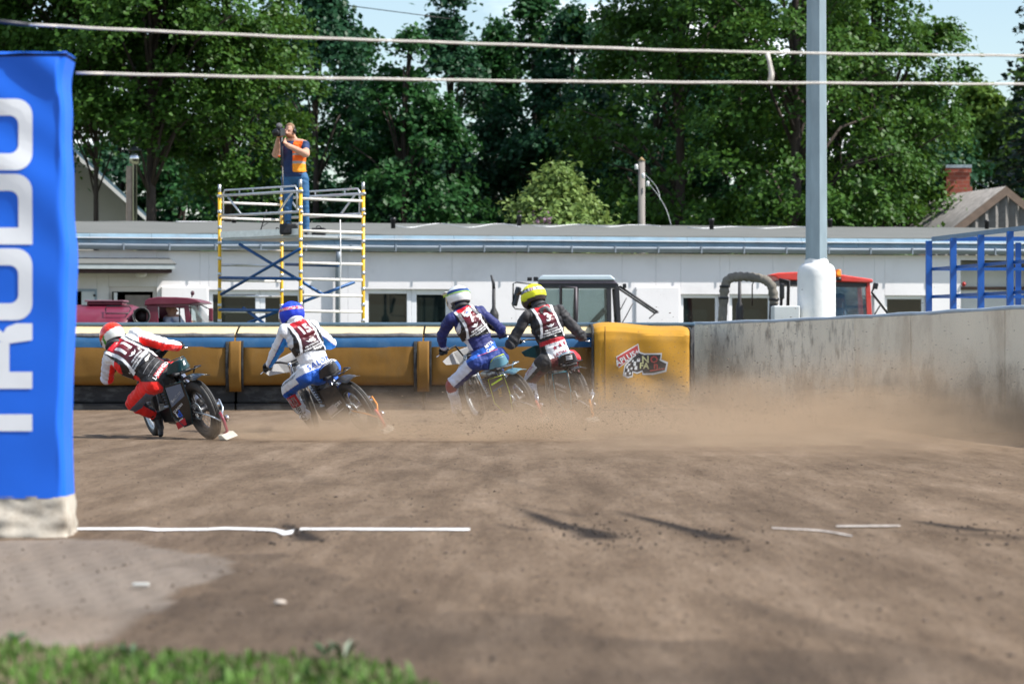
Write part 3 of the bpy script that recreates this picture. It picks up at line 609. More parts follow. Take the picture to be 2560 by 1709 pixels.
# insides, end walls, back
mb = MB(); mb.box((X0, 2.6, 0), (X1, 2.7, ZT)); mb.build('inner_wall', m_dark, bld, local=True)
mb = MB(); mb.box((X0, .25, ZT - .06), (X1, 9, ZT)); mb.build('ceiling', m_dark, bld, local=True)
for xx in (X0 - .2, X1): mb = MB(); mb.box((xx, 0, 0), (xx + .2, 9, ZT)); mb.build('end_wall', m_wall, bld, local=True)
for (xa, xb, za, zb, k) in ops:
    def frame(u0, u1, w=.075, y=.09):
        f = MB(); z0, z1 = za + .004, zb - .004
        f.box((u0, y, z0), (u0 + w, y + .07, z1)); f.box((u1 - w, y, z0), (u1, y + .07, z1)); f.box((u0 + w + .001, y + .001, z1 - w), (u1 - w - .001, y + .069, z1)); f.box((u0 + w + .001, y + .001, z0), (u1 - w - .001, y + .069, z0 + w))
        fo = f.build('window', m_trim, bld, local=True, bev=.008)
        p = MB(); p.box((u0 + w - .01, y + .03, z0 + w - .01), (u1 - w + .01, y + .042, z1 - w + .01)); p.build('pane', m_win, fo, local=True)
        return fo
    if k == 'pair':
        mid = xa + (xb - xa) * .54; frame(xa + .004, mid - .003, .09); frame(mid + .003, xb - .004, .11, .10)
    elif k == 'one': frame(xa + .004, xb - .004)
    elif k == 'casement':
        f = MB(); f.box((xa, .06, zb - .1), (xb, .16, zb - .003)); f.box((xb - .07, .061, za), (xb, .159, zb - .101)); f.box((xa, .061, za), (xa + .07, .159, zb - .101)); fo = f.build('window_frame', m_wall2, bld, local=True)
        f = MB(); f.box((xa + .10, -.16, za + .05), (xa + .16, .12, zb - .12)); f.build('open_sash', m_trim, fo, local=True)
        p = MB(); p.box((xa + .34, .14, za + .05), (xb - .12, .15, zb - .17)); p.build('curtain', M('taupe_curtain', (.24, .21, .19), .9), fo, local=True)
    elif k == 'door':
        f = MB(); f.box((xa + .22, -.05, .03), (xb - .05, 0, zb - .05)); fo = f.build('door', M('pale_door', (.62, .66, .68), .5, 0, .05), bld, local=True, bev=.01)
        p = MB(); p.box((xa + .30, -.066, zb - .6), (xb - .12, -.051, zb - .22)); p.build('door_panel', m_trim, fo, local=True, bev=.006)
        p = MB(); p.ball((xa + .48, -.07, zb - .13), .025, 8, 6); p.build('peep_hole', m_black, fo, local=True)
        f = MB(); f.box((xb - .05, -.02, 0), (xb, .1, zb)); f.box((xa, -.02, zb - .05), (xb - .05, .1, zb)); f.build('door_frame', M('blue_grey_trim', (.32, .40, .46), .5), bld, local=True)
    elif k == 'recess':
        f = MB(); f.box((xa, 1.2, 0), (xb, 1.3, zb)); f.build('porch_wall', M('grey_white_render', (.58, .57, .56), .85, 0, .05, 1), bld, local=True)
        f = MB(); f.box((xa + .14, 1.1, 0), (xa + 1.9, 1.19, zb - .12)); fo = f.build('door', m_trim, bld, local=True, bev=.01)
        p = MB(); p.box((xa + .24, 1.04, zb - .62), (xb, 1.09, zb - .55)); p.build('awning_rail', M('brown_timber', (.16, .10, .08), .7), bld, local=True)
        p = MB(); p.ball((xa + .06, -.02, BP(2403, 710).z), .05, 10, 8); p.build('alarm_bell', M('red_bell', (.35, .02, .02), .35), bld, local=True)
# plinth band and the slightly proud sunlit panels
p, q = BP(402, 716), BP(521, 850); mb = MB(); mb.box((p.x, -.05, .02), (q.x - .01, -.003, p.z)); mb.build('wall_panel', m_wall, bld, local=True, bev=.05, seg=4)
p, q = BP(1588, 716), BP(1700, 850); mb = MB(); mb.box((p.x, -.04, .02), (q.x - .01, -.003, p.z)); mb.build('wall_panel', m_wall, bld, local=True, bev=.02)
# eaves: soffit, gutter on brackets, tin fascia in lengths, felt roof
OV = .11
zg0 = BP(1280, 631, OV).z; zg1 = BP(1280, 606, OV).z; zf1 = BP(1280, 601, OV).z; zr = BP(1280, 590, OV).z
mb = MB(); mb.box((X0, -OV + .002, zg0 + .02), (X1, -.003, zg0 + .06)); mb.build('soffit', M('soffit_board', (.42, .36, .33), .8, 0, .1), bld, local=True)
mb = MB(); n = 9
prof = [(-OV - .075 + .075 * math.cos(math.pi + math.pi * i / n), zg0 + .13 + .12 * math.sin(math.pi + math.pi * i / n)) for i in range(n + 1)]
V = []; ns = 60
for i in range(ns + 1):
    xx = X0 + (X1 - X0) * i / ns
    for (yy, zz) in prof: V.append((xx, yy, zz + .006 * math.sin(i * .7)))
mb.add(V, [(i * (n + 1) + j, (i + 1) * (n + 1) + j, (i + 1) * (n + 1) + j + 1, i * (n + 1) + j + 1) for i in range(ns) for j in range(n)], True)
m_gut = M('tin_gutter', (.26, .30, .34), .55, .4, .15, 2)
gut = mb.build('gutter', m_gut, bld, local=True, solid=.008)
for i in range(34):
    xx = X0 + .4 + i * .93; mb = MB(); mb.box((xx, -OV - .163, zg0 + .0), (xx + .03, -OV - .15, zg0 + .15)); mb.build('bracket', m_gut, gut, local=True)
m_fas = M('tin_fascia', (.20, .30, .37), .6, .25, .18, 3, dirt=(.2, .12, .07, .35), ds=2)
x = X0
while x < X1:
    w = 1.25; mb = MB(); mb.prism([(-OV - .02, zg0 + .14), (-OV, zg1 + .02), (-OV - .05, zf1 - .01), (-OV - .05, zf1 + .01), (-OV + .08, zr), (-OV + .10, zr - .02), (-OV + .04, zg0 + .12)], 0, x + .003, min(x + w, X1) - .003); mb.build('fascia', m_fas, bld, local=True); x += w
mb = MB(); mb.box((X0, -OV - .062, zf1 - .006), (X1, -OV - .052, zf1 + .014)); mb.build('drip_edge', m_trim, bld, local=True)
zr2 = (CAM_H + (HOR - 560) / FPX * (BY + 8)) + .62
V, F = grid(lambda u, v: (X0 + (X1 - X0) * u, -OV + .085 + 8.4 * v, zr + .004 + (zr2 - zr) * v + .02 * noise.noise((u * 30, v * 3, 2))), 90, 10)
mb = MB(); mb.add(V, F, True); roof = mb.build('roof', M('grey_felt', (.13, .135, .125), .92, 0, .14, 1.2, bump=.15, bs=20, dirt=(.21, .21, .2, .5), ds=1.6, stretch=(.5, 2, 1)), bld, local=True, solid=.03)
def roof_pt(px, py):
    k = (px - 1280) / FPX; best = None
    for v in np.linspace(0, 1, 200):
        loc = Vector((0, -OV + .085 + 8.4 * v, zr + (zr2 - zr) * v)); yw = (BY + loc.y / math.cos(BA)) / (1 - BT * k); row = HOR - (loc.z - .62 - CAM_H) * FPX / yw
        if best is None or abs(row - py) < best[0]: best = (abs(row - py), BLI @ Vector((k * yw, yw, loc.z - .62)))
    return best[1]
for px, top, bot in ((983, 544, 574), (1298, 536, 567), (1779, 545, 576), (2075, 545, 570), (2467, 548, 575), (585, 540, 560)):
    p = roof_pt(px, bot); h = (bot - top) / FPX * 68; mb = MB(); mb.lathe([(.05, -.05), (.05, h * .75), (.062, h * .76), (.062, h)], p, n=12); mb.build('vent_pipe', m_black, roof, local=True)
def loosewire(pts, nm, r, mat, par, jag=.0):
    mb = MB(); mb.tube(pts, r, 5); return mb.build(nm, mat, par, local=True)
for (a, b_, y0_, amp) in ((440, 560, 553, 3), (985, 1300, 566, 5), (1720, 2040, 571, 2), (1330, 1650, 566, 3)):
    loosewire([roof_pt(a + (b_ - a) * i / 24, y0_ + amp * math.sin(i * .55)) + Vector((0, 0, .02)) for i in range(25)], 'loose_wire', .012, m_trim, roof)
mb = MB(); p = BP(843, 632); mb.tube([(p.x, -OV - .1, p.z + .02), (p.x, -OV - .08, p.z - .12), (p.x, -.10, p.z - .35), (p.x, -.10, .05)], .055, 10); mb.build('downpipe', m_gut, bld, local=True)
# porch canopy over the left door
ca = thing('door_canopy', 'flat felt canopy with dark brown underside over the left doors', 'canopy', BLD @ Vector((BP(310, 660).x, -.4, BP(310, 660).z)), (0, 0, BA)); 
def ca_box(xa, xb, ya, yb, za, zb, nm, mat, **k):
    mb = MB(); mb.box((xa, ya, za), (xb, yb, zb)); mb.xf(BLD); return mb.build(nm, mat, ca, **k)
xa, xb = X0 + 2, BP(438, 660, .9).x; zc = BP(310, 672, .9).z; zc2 = BP(310, 660, .9).z
ca_box(xa, xb - .06, -.84, -.003, zc - .07, zc - .002, 'timber_underside', M('dark_timber', (.06, .03, .028), .8, 0, .2))
ca_box(xa, xb, -.92, -.003, zc, zc2, 'edge_board', M('grey_edge', (.42, .46, .46), .7, 0, .1))
mb = MB(); mb.add([(xa, -.93, zc2 + .004), (xb + .02, -.93, zc2 + .004), (xb - .04, -.003, zc2 + .14), (xa, -.003, zc2 + .14)], [(0, 1, 2, 3)]); mb.xf(BLD); mb.build('felt', MATS['grey_felt'], ca, solid=.02)
mb = MB(); mb.ball(BLD @ Vector((BP(353, 683, .4).x, -.4, zc - .09)), (.12, .12, .07), 12, 8); tag(mb.build('canopy_lamp', M('lamp_glass', (.6, .58, .55), .3)), 'round glass lamp under the door canopy', 'lamp')

# ------------------------------------------------------------------ houses behind
hs = thing('house', 'pale gabled house with blue roof edge partly behind the trees', 'house', (-12, 89, -.62))
Yh = 88.
def hp(x, y, Y=Yh): return PX(x, y, Y)
apex = hp(130, 320); right = hp(364, 534); left = Vector((2 * apex.x - right.x, Yh, right.z))
mb = MB(); mb.prism([(left.x + .2, -.62), (right.x - .25, -.62), (right.x - .25, right.z + .05), (apex.x, apex.z - .25), (left.x + .2, left.z + .05)], 1, Yh, Yh + 7)
HR = Matrix.Translation((apex.x, Yh, 0)) @ Matrix.Rotation(R(7.4), 4, 'Z') @ Matrix.Translation((-apex.x, -Yh, 0)); mb.xf(HR); mb.build('wall', M('beige_render', (.52, .50, .47), .9, 0, .06, 1), hs)
m_hr = M('blue_roof', (.09, .16, .21), .6, .2, .15, 2)
for e in (right, left):
    mb = MB(); dx = e.x - apex.x; dz = e.z - apex.z; mb.prism([(apex.x, apex.z), (e.x + dx * .04, e.z + dz * .04), (e.x + dx * .04, e.z + dz * .04 - .12), (apex.x, apex.z - .14)], 1, Yh - .35, Yh + 7.3); mb.xf(HR); mb.build('roof', m_hr, hs)
    mb = MB(); mb.prism([(apex.x, apex.z - .11), (e.x + dx * .045, e.z + dz * .045 - .10), (e.x + dx * .045, e.z + dz * .045 - .22), (apex.x, apex.z - .25)], 1, Yh - .39, Yh - .353); mb.xf(HR); mb.build('barge_board', m_trim, hs)
fl = thing('stove_pipe', 'shiny steel stove pipe with conical cap rising beside the pale gabled house', 'chimney', hp(336, 495, 78.5))
c = hp(337, 500, 78.5); hgt = (500 - 382) / FPX * 78.5
mb = MB(); mb.lathe([(.07, -5.2), (.07, hgt * .75), (.075, hgt * .76), (.14, hgt * .77), (.14, hgt)], c, n=16); mb.build('pipe', m_chrome, fl)
mb = MB(); mb.lathe([(.17, hgt + .06), (.17, hgt + .08), (.01, hgt + .17)], c, n=16); mb.build('cap', M('dark_cap', (.05, .06, .07), .5), fl)
mb = MB(); mb.box((c.x - .22, c.y - .02, c.z - 5.2), (c.x - .08, c.y + .1, c.z + hgt * .72)); mb.build('mast_board', M('weathered_board', (.36, .28, .22), .9, 0, .2), fl)

h2 = thing('house', 'grey slate roofed house with brick chimney and corrugated gable', 'house', (13, 84, -.62))
A = Vector((13.16, 82, 5.06)); B = Vector((12.0, 88.4, 5.06)); hd = (B - A).normalized(); hn = Vector((hd.y, -hd.x, 0)); HW = 3.1; dz = HW * .755
def hpt(base, side, t=1.): return base + hn * (side * HW * t) + Vector((0, 0, -dz * t))
m_slate = M('grey_asbestos', (.22, .21, .20), .9, 0, .3, 5, bump=.3, bs=14, dirt=(.12, .12, .11, .6), ds=3)
for sd in (-1, 1):
    n = 60; V = []
    for i in range(n + 1):
        t = i / n; wv = Vector((0, 0, .02 * math.cos(i * math.pi)))
        for q in (0, .5, 1): V.append(hpt(A.lerp(B, t), sd, q) + wv + Vector((0, 0, .05)))
    mb = MB(); mb.add(V, [(3 * i + j, 3 * i + 3 + j, 3 * i + 4 + j, 3 * i + 1 + j) for i in range(n) for j in range(2)], True); mb.build('roof', m_slate, h2, solid=.03)
n = 44; V = []
for i in range(n + 1):
    q = -1 + 2 * i / n; top = A + hn * (q * HW) + Vector((0, 0, -dz * abs(q))) - hd * (.06 * math.cos(i * math.pi))
    V += [top, Vector((top.x, top.y, 1.0))]
mb = MB(); mb.add(V, [(2 * i, 2 * i + 1, 2 * i + 3, 2 * i + 2) for i in range(n)]); mb.build('corrugated_gable', M('corrugated_sheet', (.20, .19, .18), .85, 0, .25, 8, dirt=(.12, .1, .08, .6), ds=4), h2, solid=.012)
for sd in (-1, 1):
    mb = MB(); a = A - hd * .12 + Vector((0, 0, .06)); e = hpt(A, sd, 1.05) - hd * .12 + Vector((0, 0, .06)); dn = Vector((0, 0, -.24)); k = hd * .06
    mb.add([a, e, e + dn, a + dn, a + k, e + k, e + dn + k, a + dn + k], [(0, 1, 2, 3), (7, 6, 5, 4), (0, 4, 5, 1), (1, 5, 6, 2), (2, 6, 7, 3), (3, 7, 4, 0)]); mb.build('barge_board', M('brown_board', (.17, .12, .09), .8, 0, .2), h2)
mb = MB(); mb.prism([(8.6, -.62), (16.2, -.62), (16.2, 3.0), (8.6, 3.0)], 1, 83, 89); mb.build('wall', M('dark_red_wall', (.16, .08, .07), .9), h2)
# chimney bricks are only a photo pixel or two tall: laid in the material
mbk = bpy.data.materials.new('chimney_brick'); mbk.use_nodes = True; bt = mbk.node_tree; bn = bt.nodes.new('ShaderNodeTexBrick'); tcb = bt.nodes.new('ShaderNodeTexCoord'); mpb = bt.nodes.new('ShaderNodeMapping'); mpb.inputs['Rotation'].default_value = (R(90), 0, 0)
bn.inputs['Color1'].default_value = (.38, .10, .06, 1); bn.inputs['Color2'].default_value = (.30, .075, .05, 1); bn.inputs['Mortar'].default_value = (.32, .2, .16, 1); bn.inputs['Scale'].default_value = 2.2; bn.inputs['Mortar Size'].default_value = .012
bt.links.new(tcb.outputs['Object'], mpb.inputs['Vector']); bt.links.new(mpb.outputs['Vector'], bn.inputs['Vector']); bt.links.new(bn.outputs['Color'], bt.nodes['Principled BSDF'].inputs['Base Color']); bt.nodes['Principled BSDF'].inputs['Roughness'].default_value = .9
cA = PX(2362, 530, 86.6); ct = CAM_H + (HOR - 424) / FPX * 86.6; w = .66
ch = MB(); ch.box((cA.x, 86.3, 3.6), (cA.x + w, 86.96, ct - .02)); cho = ch.build('chimney', mbk, h2)
ch = MB(); ch.box((cA.x - .06, 86.24, 3.6), (cA.x + w + .06, 87.02, CAM_H + (HOR - 468) / FPX * 86.6)); ch.build('chimney_base', mbk, cho)
ch = MB(); ch.box((cA.x - .04, 86.26, ct - .1), (cA.x + w + .04, 87, ct + .02)); ch.build('chimney_head', mbk, cho)
ch = MB(); ch.box((cA.x - .02, 86.25, ct + .03), (cA.x + w + .05, 87.03, ct + .12)); ch.build('chimney_cap', m_steel, cho)
ch = MB(); z0 = CAM_H + (HOR - 494) / FPX * 86.3; ch.add([(cA.x + .3, 86.2, z0), (cA.x + w + .1, 86.2, z0 + .06), (cA.x + w - .1, 85.6, z0 - .35), (cA.x - .35, 85.6, z0 - .95)], [(0, 1, 2, 3)]); ch.build('flashing', M('lead_flashing', (.30, .36, .40), .5, .4), cho, solid=.02)
mb = MB(); p = PX(2283, 478, 90); mb.prism([(p.x - 1.2, 2.5), (p.x + .3, 2.5), (p.x + 1.0, p.z - .6), (p.x, p.z)], 1, 90, 93); sh = mb.build('shed', M('shed_roof', (.30, .28, .27), .8, 0, .2)); tag(sh, 'small shed with pale roof edge behind the slate roofed house', 'shed')
# wooden utility pole
pl = thing('utility_pole', 'weathered wooden utility pole with porcelain insulators behind the roof', 'pole', (*PX(1604, 560, 76).xy, -.62))
c = PX(1604, 560, 76); zt_ = CAM_H + (HOR - 402) / FPX * 76
mb = MB(); mb.tube([(c.x, 76, -.62), (c.x, 76, zt_)], [.11, .082], 12); mb.build('shaft', M('grey_timber', (.24, .22, .20), .9, 0, .25, 6, stretch=(6, 6, .4)), pl)
mb = MB(); mb.lathe([(.10, 0), (.01, .09)], (c.x, 76, zt_), n=12); mb.build('cap', M('ochre_cap', (.34, .24, .12), .8), pl)
for px, py in ((1591, 418), (1619, 460), (1608, 440)):
    p = PX(px, py, 75.85); mb = MB(); mb.lathe([(.02, -.06), (.05, -.05), (.035, 0), (.05, .03), (.03, .07)], p, n=10); mb.build('insulator', m_white, pl)
for a, b_, nm in (((1619, 455), (1677, 562), 1), ((1612, 436), (1650, 500), 2)):
    mb = MB(); p, q = PX(*a, 75.8), PX(*b_, 74 if nm == 1 else 75); mb.tube([p.lerp(q, t) + Vector((.1 * math.sin(3.1 * t), 0, 0)) for t in np.linspace(0, 1, 9)], .008, 5); mb.build('wire', M('pale_wire', (.4, .42, .42), .6), pl)
mb = MB(); mb.tube([PX(868 + 260 * t, 14 + 34 * t, 84) for t in (0, .5, 1)], .012, 5); tag(mb.build('overhead_cable', m_black), 'thin overhead cable crossing the sky between the tree tops', 'cable')
mb = MB(); mb.tube([PX(2380 + 240 * t, 136 + 4 * t, 95) for t in (0, .5, 1)], .014, 5); tag(mb.build('overhead_cable', m_black), 'thin overhead cable in the sky gap beside the dark spruce', 'cable')

# ------------------------------------------------------------------ lamp post with white painted base
lp = thing('lamp_post', 'tall tapered eight sided steel lamp post on a white painted base', 'lamp post', (*PX(2041, 790, 54).xy, -.62))
c = PX(2041, 790, 54)
def oct_(r0, r1, z0, z1, nm, mat, n=8, rot=.2):
    V = []
    for z, r in ((z0, r0), (z1, r1)):
        for j in range(n): a = 2 * math.pi * j / n + rot; V.append((c.x + r * math.cos(a), 54 + r * math.sin(a), z))
    mb = MB(); mb.add(V, [(j, (j + 1) % n, n + (j + 1) % n, n + j) for j in range(n)] + [tuple(range(n))[::-1], tuple(range(n, 2 * n))]); return mb.build(nm, mat, lp)
zb_ = CAM_H + (HOR - 652) / FPX * 54
oct_(.198, .145, zb_ - .02, zb_ + 12, 'pole', M('pole_galvanised', (.28, .35, .39), .5, .35, .16, 5, stretch=(1, 1, .3)))
V = []; n = 36; prof = [(.335, -.62), (.335, zb_ - .28), (.33, zb_ - .18), (.30, zb_ - .10), (.25, zb_ - .055), (.212, zb_ - .04), (.205, zb_ + .03)]
for r, z in prof:
    for j in range(n): a = 2 * math.pi * j / n; V.append((c.x + (r + .008 * noise.noise((math.cos(a) * 3, math.sin(a) * 3, z * 5))) * math.cos(a), 54 + r * math.sin(a), z + (.012 * math.sin(a * 5) if z > zb_ else 0)))
mb = MB(); mb.add(V, [(i * n + j, i * n + (j + 1) % n, (i + 1) * n + (j + 1) % n, (i + 1) * n + j) for i in range(len(prof) - 1) for j in range(n)], True); mb.build('painted_base', M('thick_white_paint', (.80, .80, .78), .6, 0, .06, 4, bump=.35, bs=6), lp)
# white block beside the base
p, q = PX(1934, 764, 53.5), PX(2000, 830, 53.5); mb = MB(); mb.box((p.x, 53.5, -.62), (q.x, 54.1, p.z)); tag(mb.build('concrete_block', M('white_block', (.62, .64, .63), .7, 0, .08, 3), None, bev=.02), 'white painted block beside the lamp post base', 'block')

# ------------------------------------------------------------------ blue platform railing
rl = thing('platform_railing', 'bright blue steel railing of a viewing platform behind the track wall', 'railing', (7.2, 48, -.62))
m_brail = M('blue_steel_paint', s2l('#0c4f9c'), .4, 0, .1, 6)
def rp_(px): k = (px - 1280) / FPX; Y = 13.66 / (k + .137); return Vector((k * Y, Y, 0))
posts = [rp_(p) for p in (2322, 2383, 2452, 2525, 2602, 2690)]; dirv = (posts[1] - posts[0]).normalized(); ang = math.atan2(dirv.y, dirv.x)
zrails = (2.67, 2.18, 1.73)
for p in posts:
    mb = MB(); mb.cbox((0, 0, 1.01), (.05, .10, 3.26)); mb.xf(Matrix.Translation(p) @ Matrix.Rotation(ang, 4, 'Z')); mb.build('post', m_brail, rl)
for z in zrails:
    mb = MB(); ln = (posts[-1] - posts[0]).length; t = .035 if z > 2.5 else .025
    mb.box((-.03, .052, z - t), (ln + .03, .10, z + t)); mb.xf(Matrix.Translation(posts[0]) @ Matrix.Rotation(ang, 4, 'Z')); mb.build('rail', m_brail if z < 2.5 else M('grey_blue_rail', (.16, .25, .36), .5), rl)
    mb = MB(); mb.box((posts[0].x + .06, 50.02, z - t), (posts[0].x + 2.6, 50.06, z + t)); mb.build('rail', m_brail, rl)
for px in (2548, 2700):
    k = (px - 1280) / FPX; mb = MB(); mb.cbox((k * 50, 50.1, 1.01), (.09, .05, 3.2)); mb.build('post', m_brail, rl)
mb = MB(); mb.add([tuple(posts[0].xy) + (1.22,), tuple(posts[-1].xy) + (1.22,), (posts[-1].x + 2.5, posts[-1].y, 1.22), (posts[0].x + 2.5, 50, 1.22)], [(0, 1, 2, 3)]); mb.build('deck', m_steel, rl, solid=.05)

# ------------------------------------------------------------------ scaffold tower
S3 = PX(751.5, 700, 51.2); S3.z = -.62
dl = Vector((-1.51, 1.68, 0)); dr = Vector((1.0, .9, 0)); S1, S4 = S3 + dl, S3 + dr; S2 = S3 + dl + dr
sc = thing('scaffold_tower', 'mobile scaffold tower with yellow uprights, white rungs and blue braces', 'scaffold', S3 + (dl + dr) / 2)
m_ysc = M('yellow_upright', s2l('#e0b010'), .45, 0, .12, 10, dirt=(.45, .25, .12, .5), ds=3)
m_bsc = M('blue_brace', s2l('#154f86'), .45, .2, .12, 8)
m_wsc = M('taped_rung', (.74, .71, .66), .5, 0, .15, 9, dirt=(.45, .42, .40, .6), ds=4)
ZS = 3.70
def zpx(py, S): return CAM_H + (HOR - py) / FPX * S.y
for S in (S1, S2, S3, S4):
    mb = MB(); mb.tube([S, S + Vector((0, 0, ZS + .62 - .14))], .03, 10); po = mb.build('upright', m_ysc, sc)
    mb = MB(); mb.tube([S + Vector((0, 0, ZS + .62 - .14)), S + Vector((0, 0, ZS + .62))], .026, 10); mb.build('spigot', m_alu, po)
    for k in range(10):
        z = 3.50 - k * .268; mb = MB(); mb.tube([S + Vector((0, 0, z + .62 - .028)), S + Vector((0, 0, z + .62 + .028))], .035, 10); mb.build('collar', m_alu, po)
def rung(a, b_, z, r, nm, mat, e=.03): 
    d = (b_ - a).normalized() * e; mb = MB(); p = a + d; q = b_ - d; mb.tube([(p.x, p.y, z), (q.x, q.y, z)], r, 8); return mb.build(nm, mat, sc)
for k in range(13):
    z = 3.38 - k * .268
    if z < -.5: break
    rung(S3, S4, z, .024, 'rung', m_wsc if k != 9 else m_alu)
    rung(S1, S2, z + .01, .022, 'rung', m_wsc if k in (0, 1) else (m_alu if k != 5 else m_wsc))
for k, a in ((0, (S1, S3)), (1, (S2, S4))):
    a, b_ = a; u = (b_ - a).normalized(); L_ = (b_ - a).length
    for z in (3.505, 3.16): rung(a, b_, z, .024, 'guard_rail', m_alu, -.05)
    f = MB(); p = a + u * .1; q = b_ - u * .1; f.tube([(p.x, p.y, 3.16), (p.x, p.y, 3.54), (p.x + u.x * .05, p.y + u.y * .05, 3.595), (q.x - u.x * .05, q.y - u.y * .05, 3.595), (q.x, q.y, 3.54), (q.x, q.y, 3.16)], .016, 8); f.build('guard_frame', m_alu, sc)
    for t in (.25, .42, .78): f = MB(); w_ = a + u * (L_ * t); f.tube([(w_.x, w_.y, 3.51), (w_.x, w_.y, 3.59)], .012, 6); f.build('baluster', m_alu, sc)
    for t0, t1 in ((.1, .27), (.9, .73)):
        f = MB(); w0 = a + u * (L_ * t0); w1 = a + u * (L_ * t1); f.tube([(w0.x, w0.y, 3.49), (w1.x, w1.y, 3.17)], .018, 8); f.build('diagonal', m_alu, sc)
def brace(a, za, b_, zb2, nm='brace'):
    mb = MB(); mb.tube([(a.x, a.y, za), (b_.x, b_.y, zb2)], .026, 8); mb.build(nm, m_bsc, sc)
off = Vector((0, -.04, 0))
def along(a, b_, t): return a + (b_ - a) * t
brace(along(S1, S3, .02) + off, zpx(736, S1), S3 + off, zpx(622, S3)); brace(along(S1, S3, .25), zpx(612, S1), along(S3, S4, .38), zpx(738, S3)); brace(S1 + off, zpx(694, S1), S3 + off, zpx(697, S3), 'tie'); brace(S1 + off, zpx(774, S1), along(S1, S3, .98) + off, zpx(777, S3), 'tie')
brace(along(S1, S3, .35), zpx(808, S1), along(S2, S4, .9), zpx(704, S4)); brace(along(S1, S3, .3), zpx(770, S1), along(S1, S3, .7), zpx(830, S3)); brace(along(S2, S4, .05), zpx(661, S2), along(S2, S4, .7), zpx(662, S4), 'tie')
zd = 2.76
mb = MB(); e = .04; mb.add([(*(S1 + (S3 - S1) * e).xy, zd), (*(S3 + (S4 - S3) * e).xy, zd), (*(S4 - (S4 - S3) * e).xy, zd), (*(S2 - (S2 - S1) * e).xy, zd)], [(0, 1, 2, 3)]); deck = mb.build('deck', M('alloy_deck', (.42, .44, .45), .5, .5, .1, 5), sc, solid=.04)
mb = MB(); a = S1 + off * .6; b_ = S3 + off * .6; d = (b_ - a).normalized() * .04; a = a + d; b_ = b_ - d
mb.add([(a.x, a.y, zd + .02), (b_.x, b_.y, zd + .02), (b_.x, b_.y, zd + .125), (a.x, a.y, zd + .125)], [(0, 1, 2, 3)]); mb.build('toe_board', m_alu, sc, solid=.02)
mb = MB(); p = along(S3, S4, .63); mb.tube([(p.x, p.y - .03, 3.05), (p.x + .01, p.y - .03, 2.3), (p.x - .01, p.y - .03, 1.5)], .009, 6); tag(mb.build('cable', m_white), 'white cable hanging down the right side of the scaffold tower', 'cable')
# ------------------------------------------------------------------ trees and shrubs
def leaf_mat(name, c0, c1, tr=.27, gl=.45):
    m = bpy.data.materials.new(name); m.use_nodes = True; nt = m.node_tree; nt.nodes.clear(); L = nt.links.new
    o = nt.nodes.new('ShaderNodeOutputMaterial'); tc = nt.nodes.new('ShaderNodeTexCoord'); n = nt.nodes.new('ShaderNodeTexNoise'); n.inputs['Scale'].default_value = 1.1; n.inputs['Detail'].default_value = 5; n.inputs['Roughness'].default_value = .8
    r = nt.nodes.new('ShaderNodeValToRGB'); r.color_ramp.elements[0].position = .3; r.color_ramp.elements[0].color = (*c0, 1); r.color_ramp.elements[1].position = .72; r.color_ramp.elements[1].color = (*c1, 1)
    d = nt.nodes.new('ShaderNodeBsdfPrincipled'); d.inputs['Roughness'].default_value = gl; d.inputs['Specular IOR Level'].default_value = .2
    t = nt.nodes.new('ShaderNodeBsdfTranslucent'); mx = nt.nodes.new('ShaderNodeMixShader'); mx.inputs[0].default_value = tr
    hs = nt.nodes.new('ShaderNodeHueSaturation'); hs.inputs['Hue'].default_value = .48; hs.inputs['Value'].default_value = 1.25
    L(tc.outputs['Object'], n.inputs['Vector']); L(n.outputs['Fac'], r.inputs['Fac']); L(r.outputs['Color'], d.inputs['Base Color']); L(r.outputs['Color'], hs.inputs['Color']); L(hs.outputs['Color'], t.inputs['Color']); L(d.outputs[0], mx.inputs[1]); L(t.outputs[0], mx.inputs[2]); L(mx.outputs[0], o.inputs['Surface'])
    return m
LM = {'linden': leaf_mat('linden_leaf', (.018, .060, .010), (.082, .185, .026)), 'maple': leaf_mat('maple_leaf', (.011, .052, .017), (.050, .160, .038)), 'blue': leaf_mat('cool_leaf', (.010, .044, .022), (.038, .118, .052)),
      'light': leaf_mat('bright_leaf', (.07, .15, .02), (.13, .22, .04)), 'spruce': leaf_mat('spruce_needle', (.012, .035, .022), (.03, .065, .042), .1), 'grey_spruce': leaf_mat('grey_needle', (.04, .075, .06), (.075, .115, .09), .1),
      'shrub': leaf_mat('shrub_leaf', (.12, .21, .05), (.24, .33, .10)), 'lilac': leaf_mat('lilac_bloom', (.16, .09, .14), (.26, .17, .22), .2, .7)}
m_bark = M('bark', (.055, .042, .034), .95, 0, .35, 5, bump=.6, bs=9, stretch=(3, 3, .5))
def leaves(cent, nrm, size, rg):
    """rhombic leaves, folded a little along the midrib, one per centre"""
    n = len(cent); nrm = nrm / (np.linalg.norm(nrm, axis=1, keepdims=True) + 1e-9); t = rg.normal(size=(n, 3)); t -= nrm * (t * nrm).sum(1, keepdims=True); t /= np.linalg.norm(t, axis=1, keepdims=True) + 1e-9; b = np.cross(nrm, t)
    s = size * rg.uniform(.6, 1.25, (n, 1)); v = np.empty((n, 4, 3)); v[:, 0] = cent - t * s * .55; v[:, 1] = cent + b * s * .42 + nrm * s * .10; v[:, 2] = cent + t * s * .62; v[:, 3] = cent - b * s * .42 + nrm * s * .10
    f = np.arange(n * 4).reshape(n, 4); return v.reshape(-1, 3), np.concatenate([f[:, [0, 1, 2]], f[:, [0, 2, 3]]])
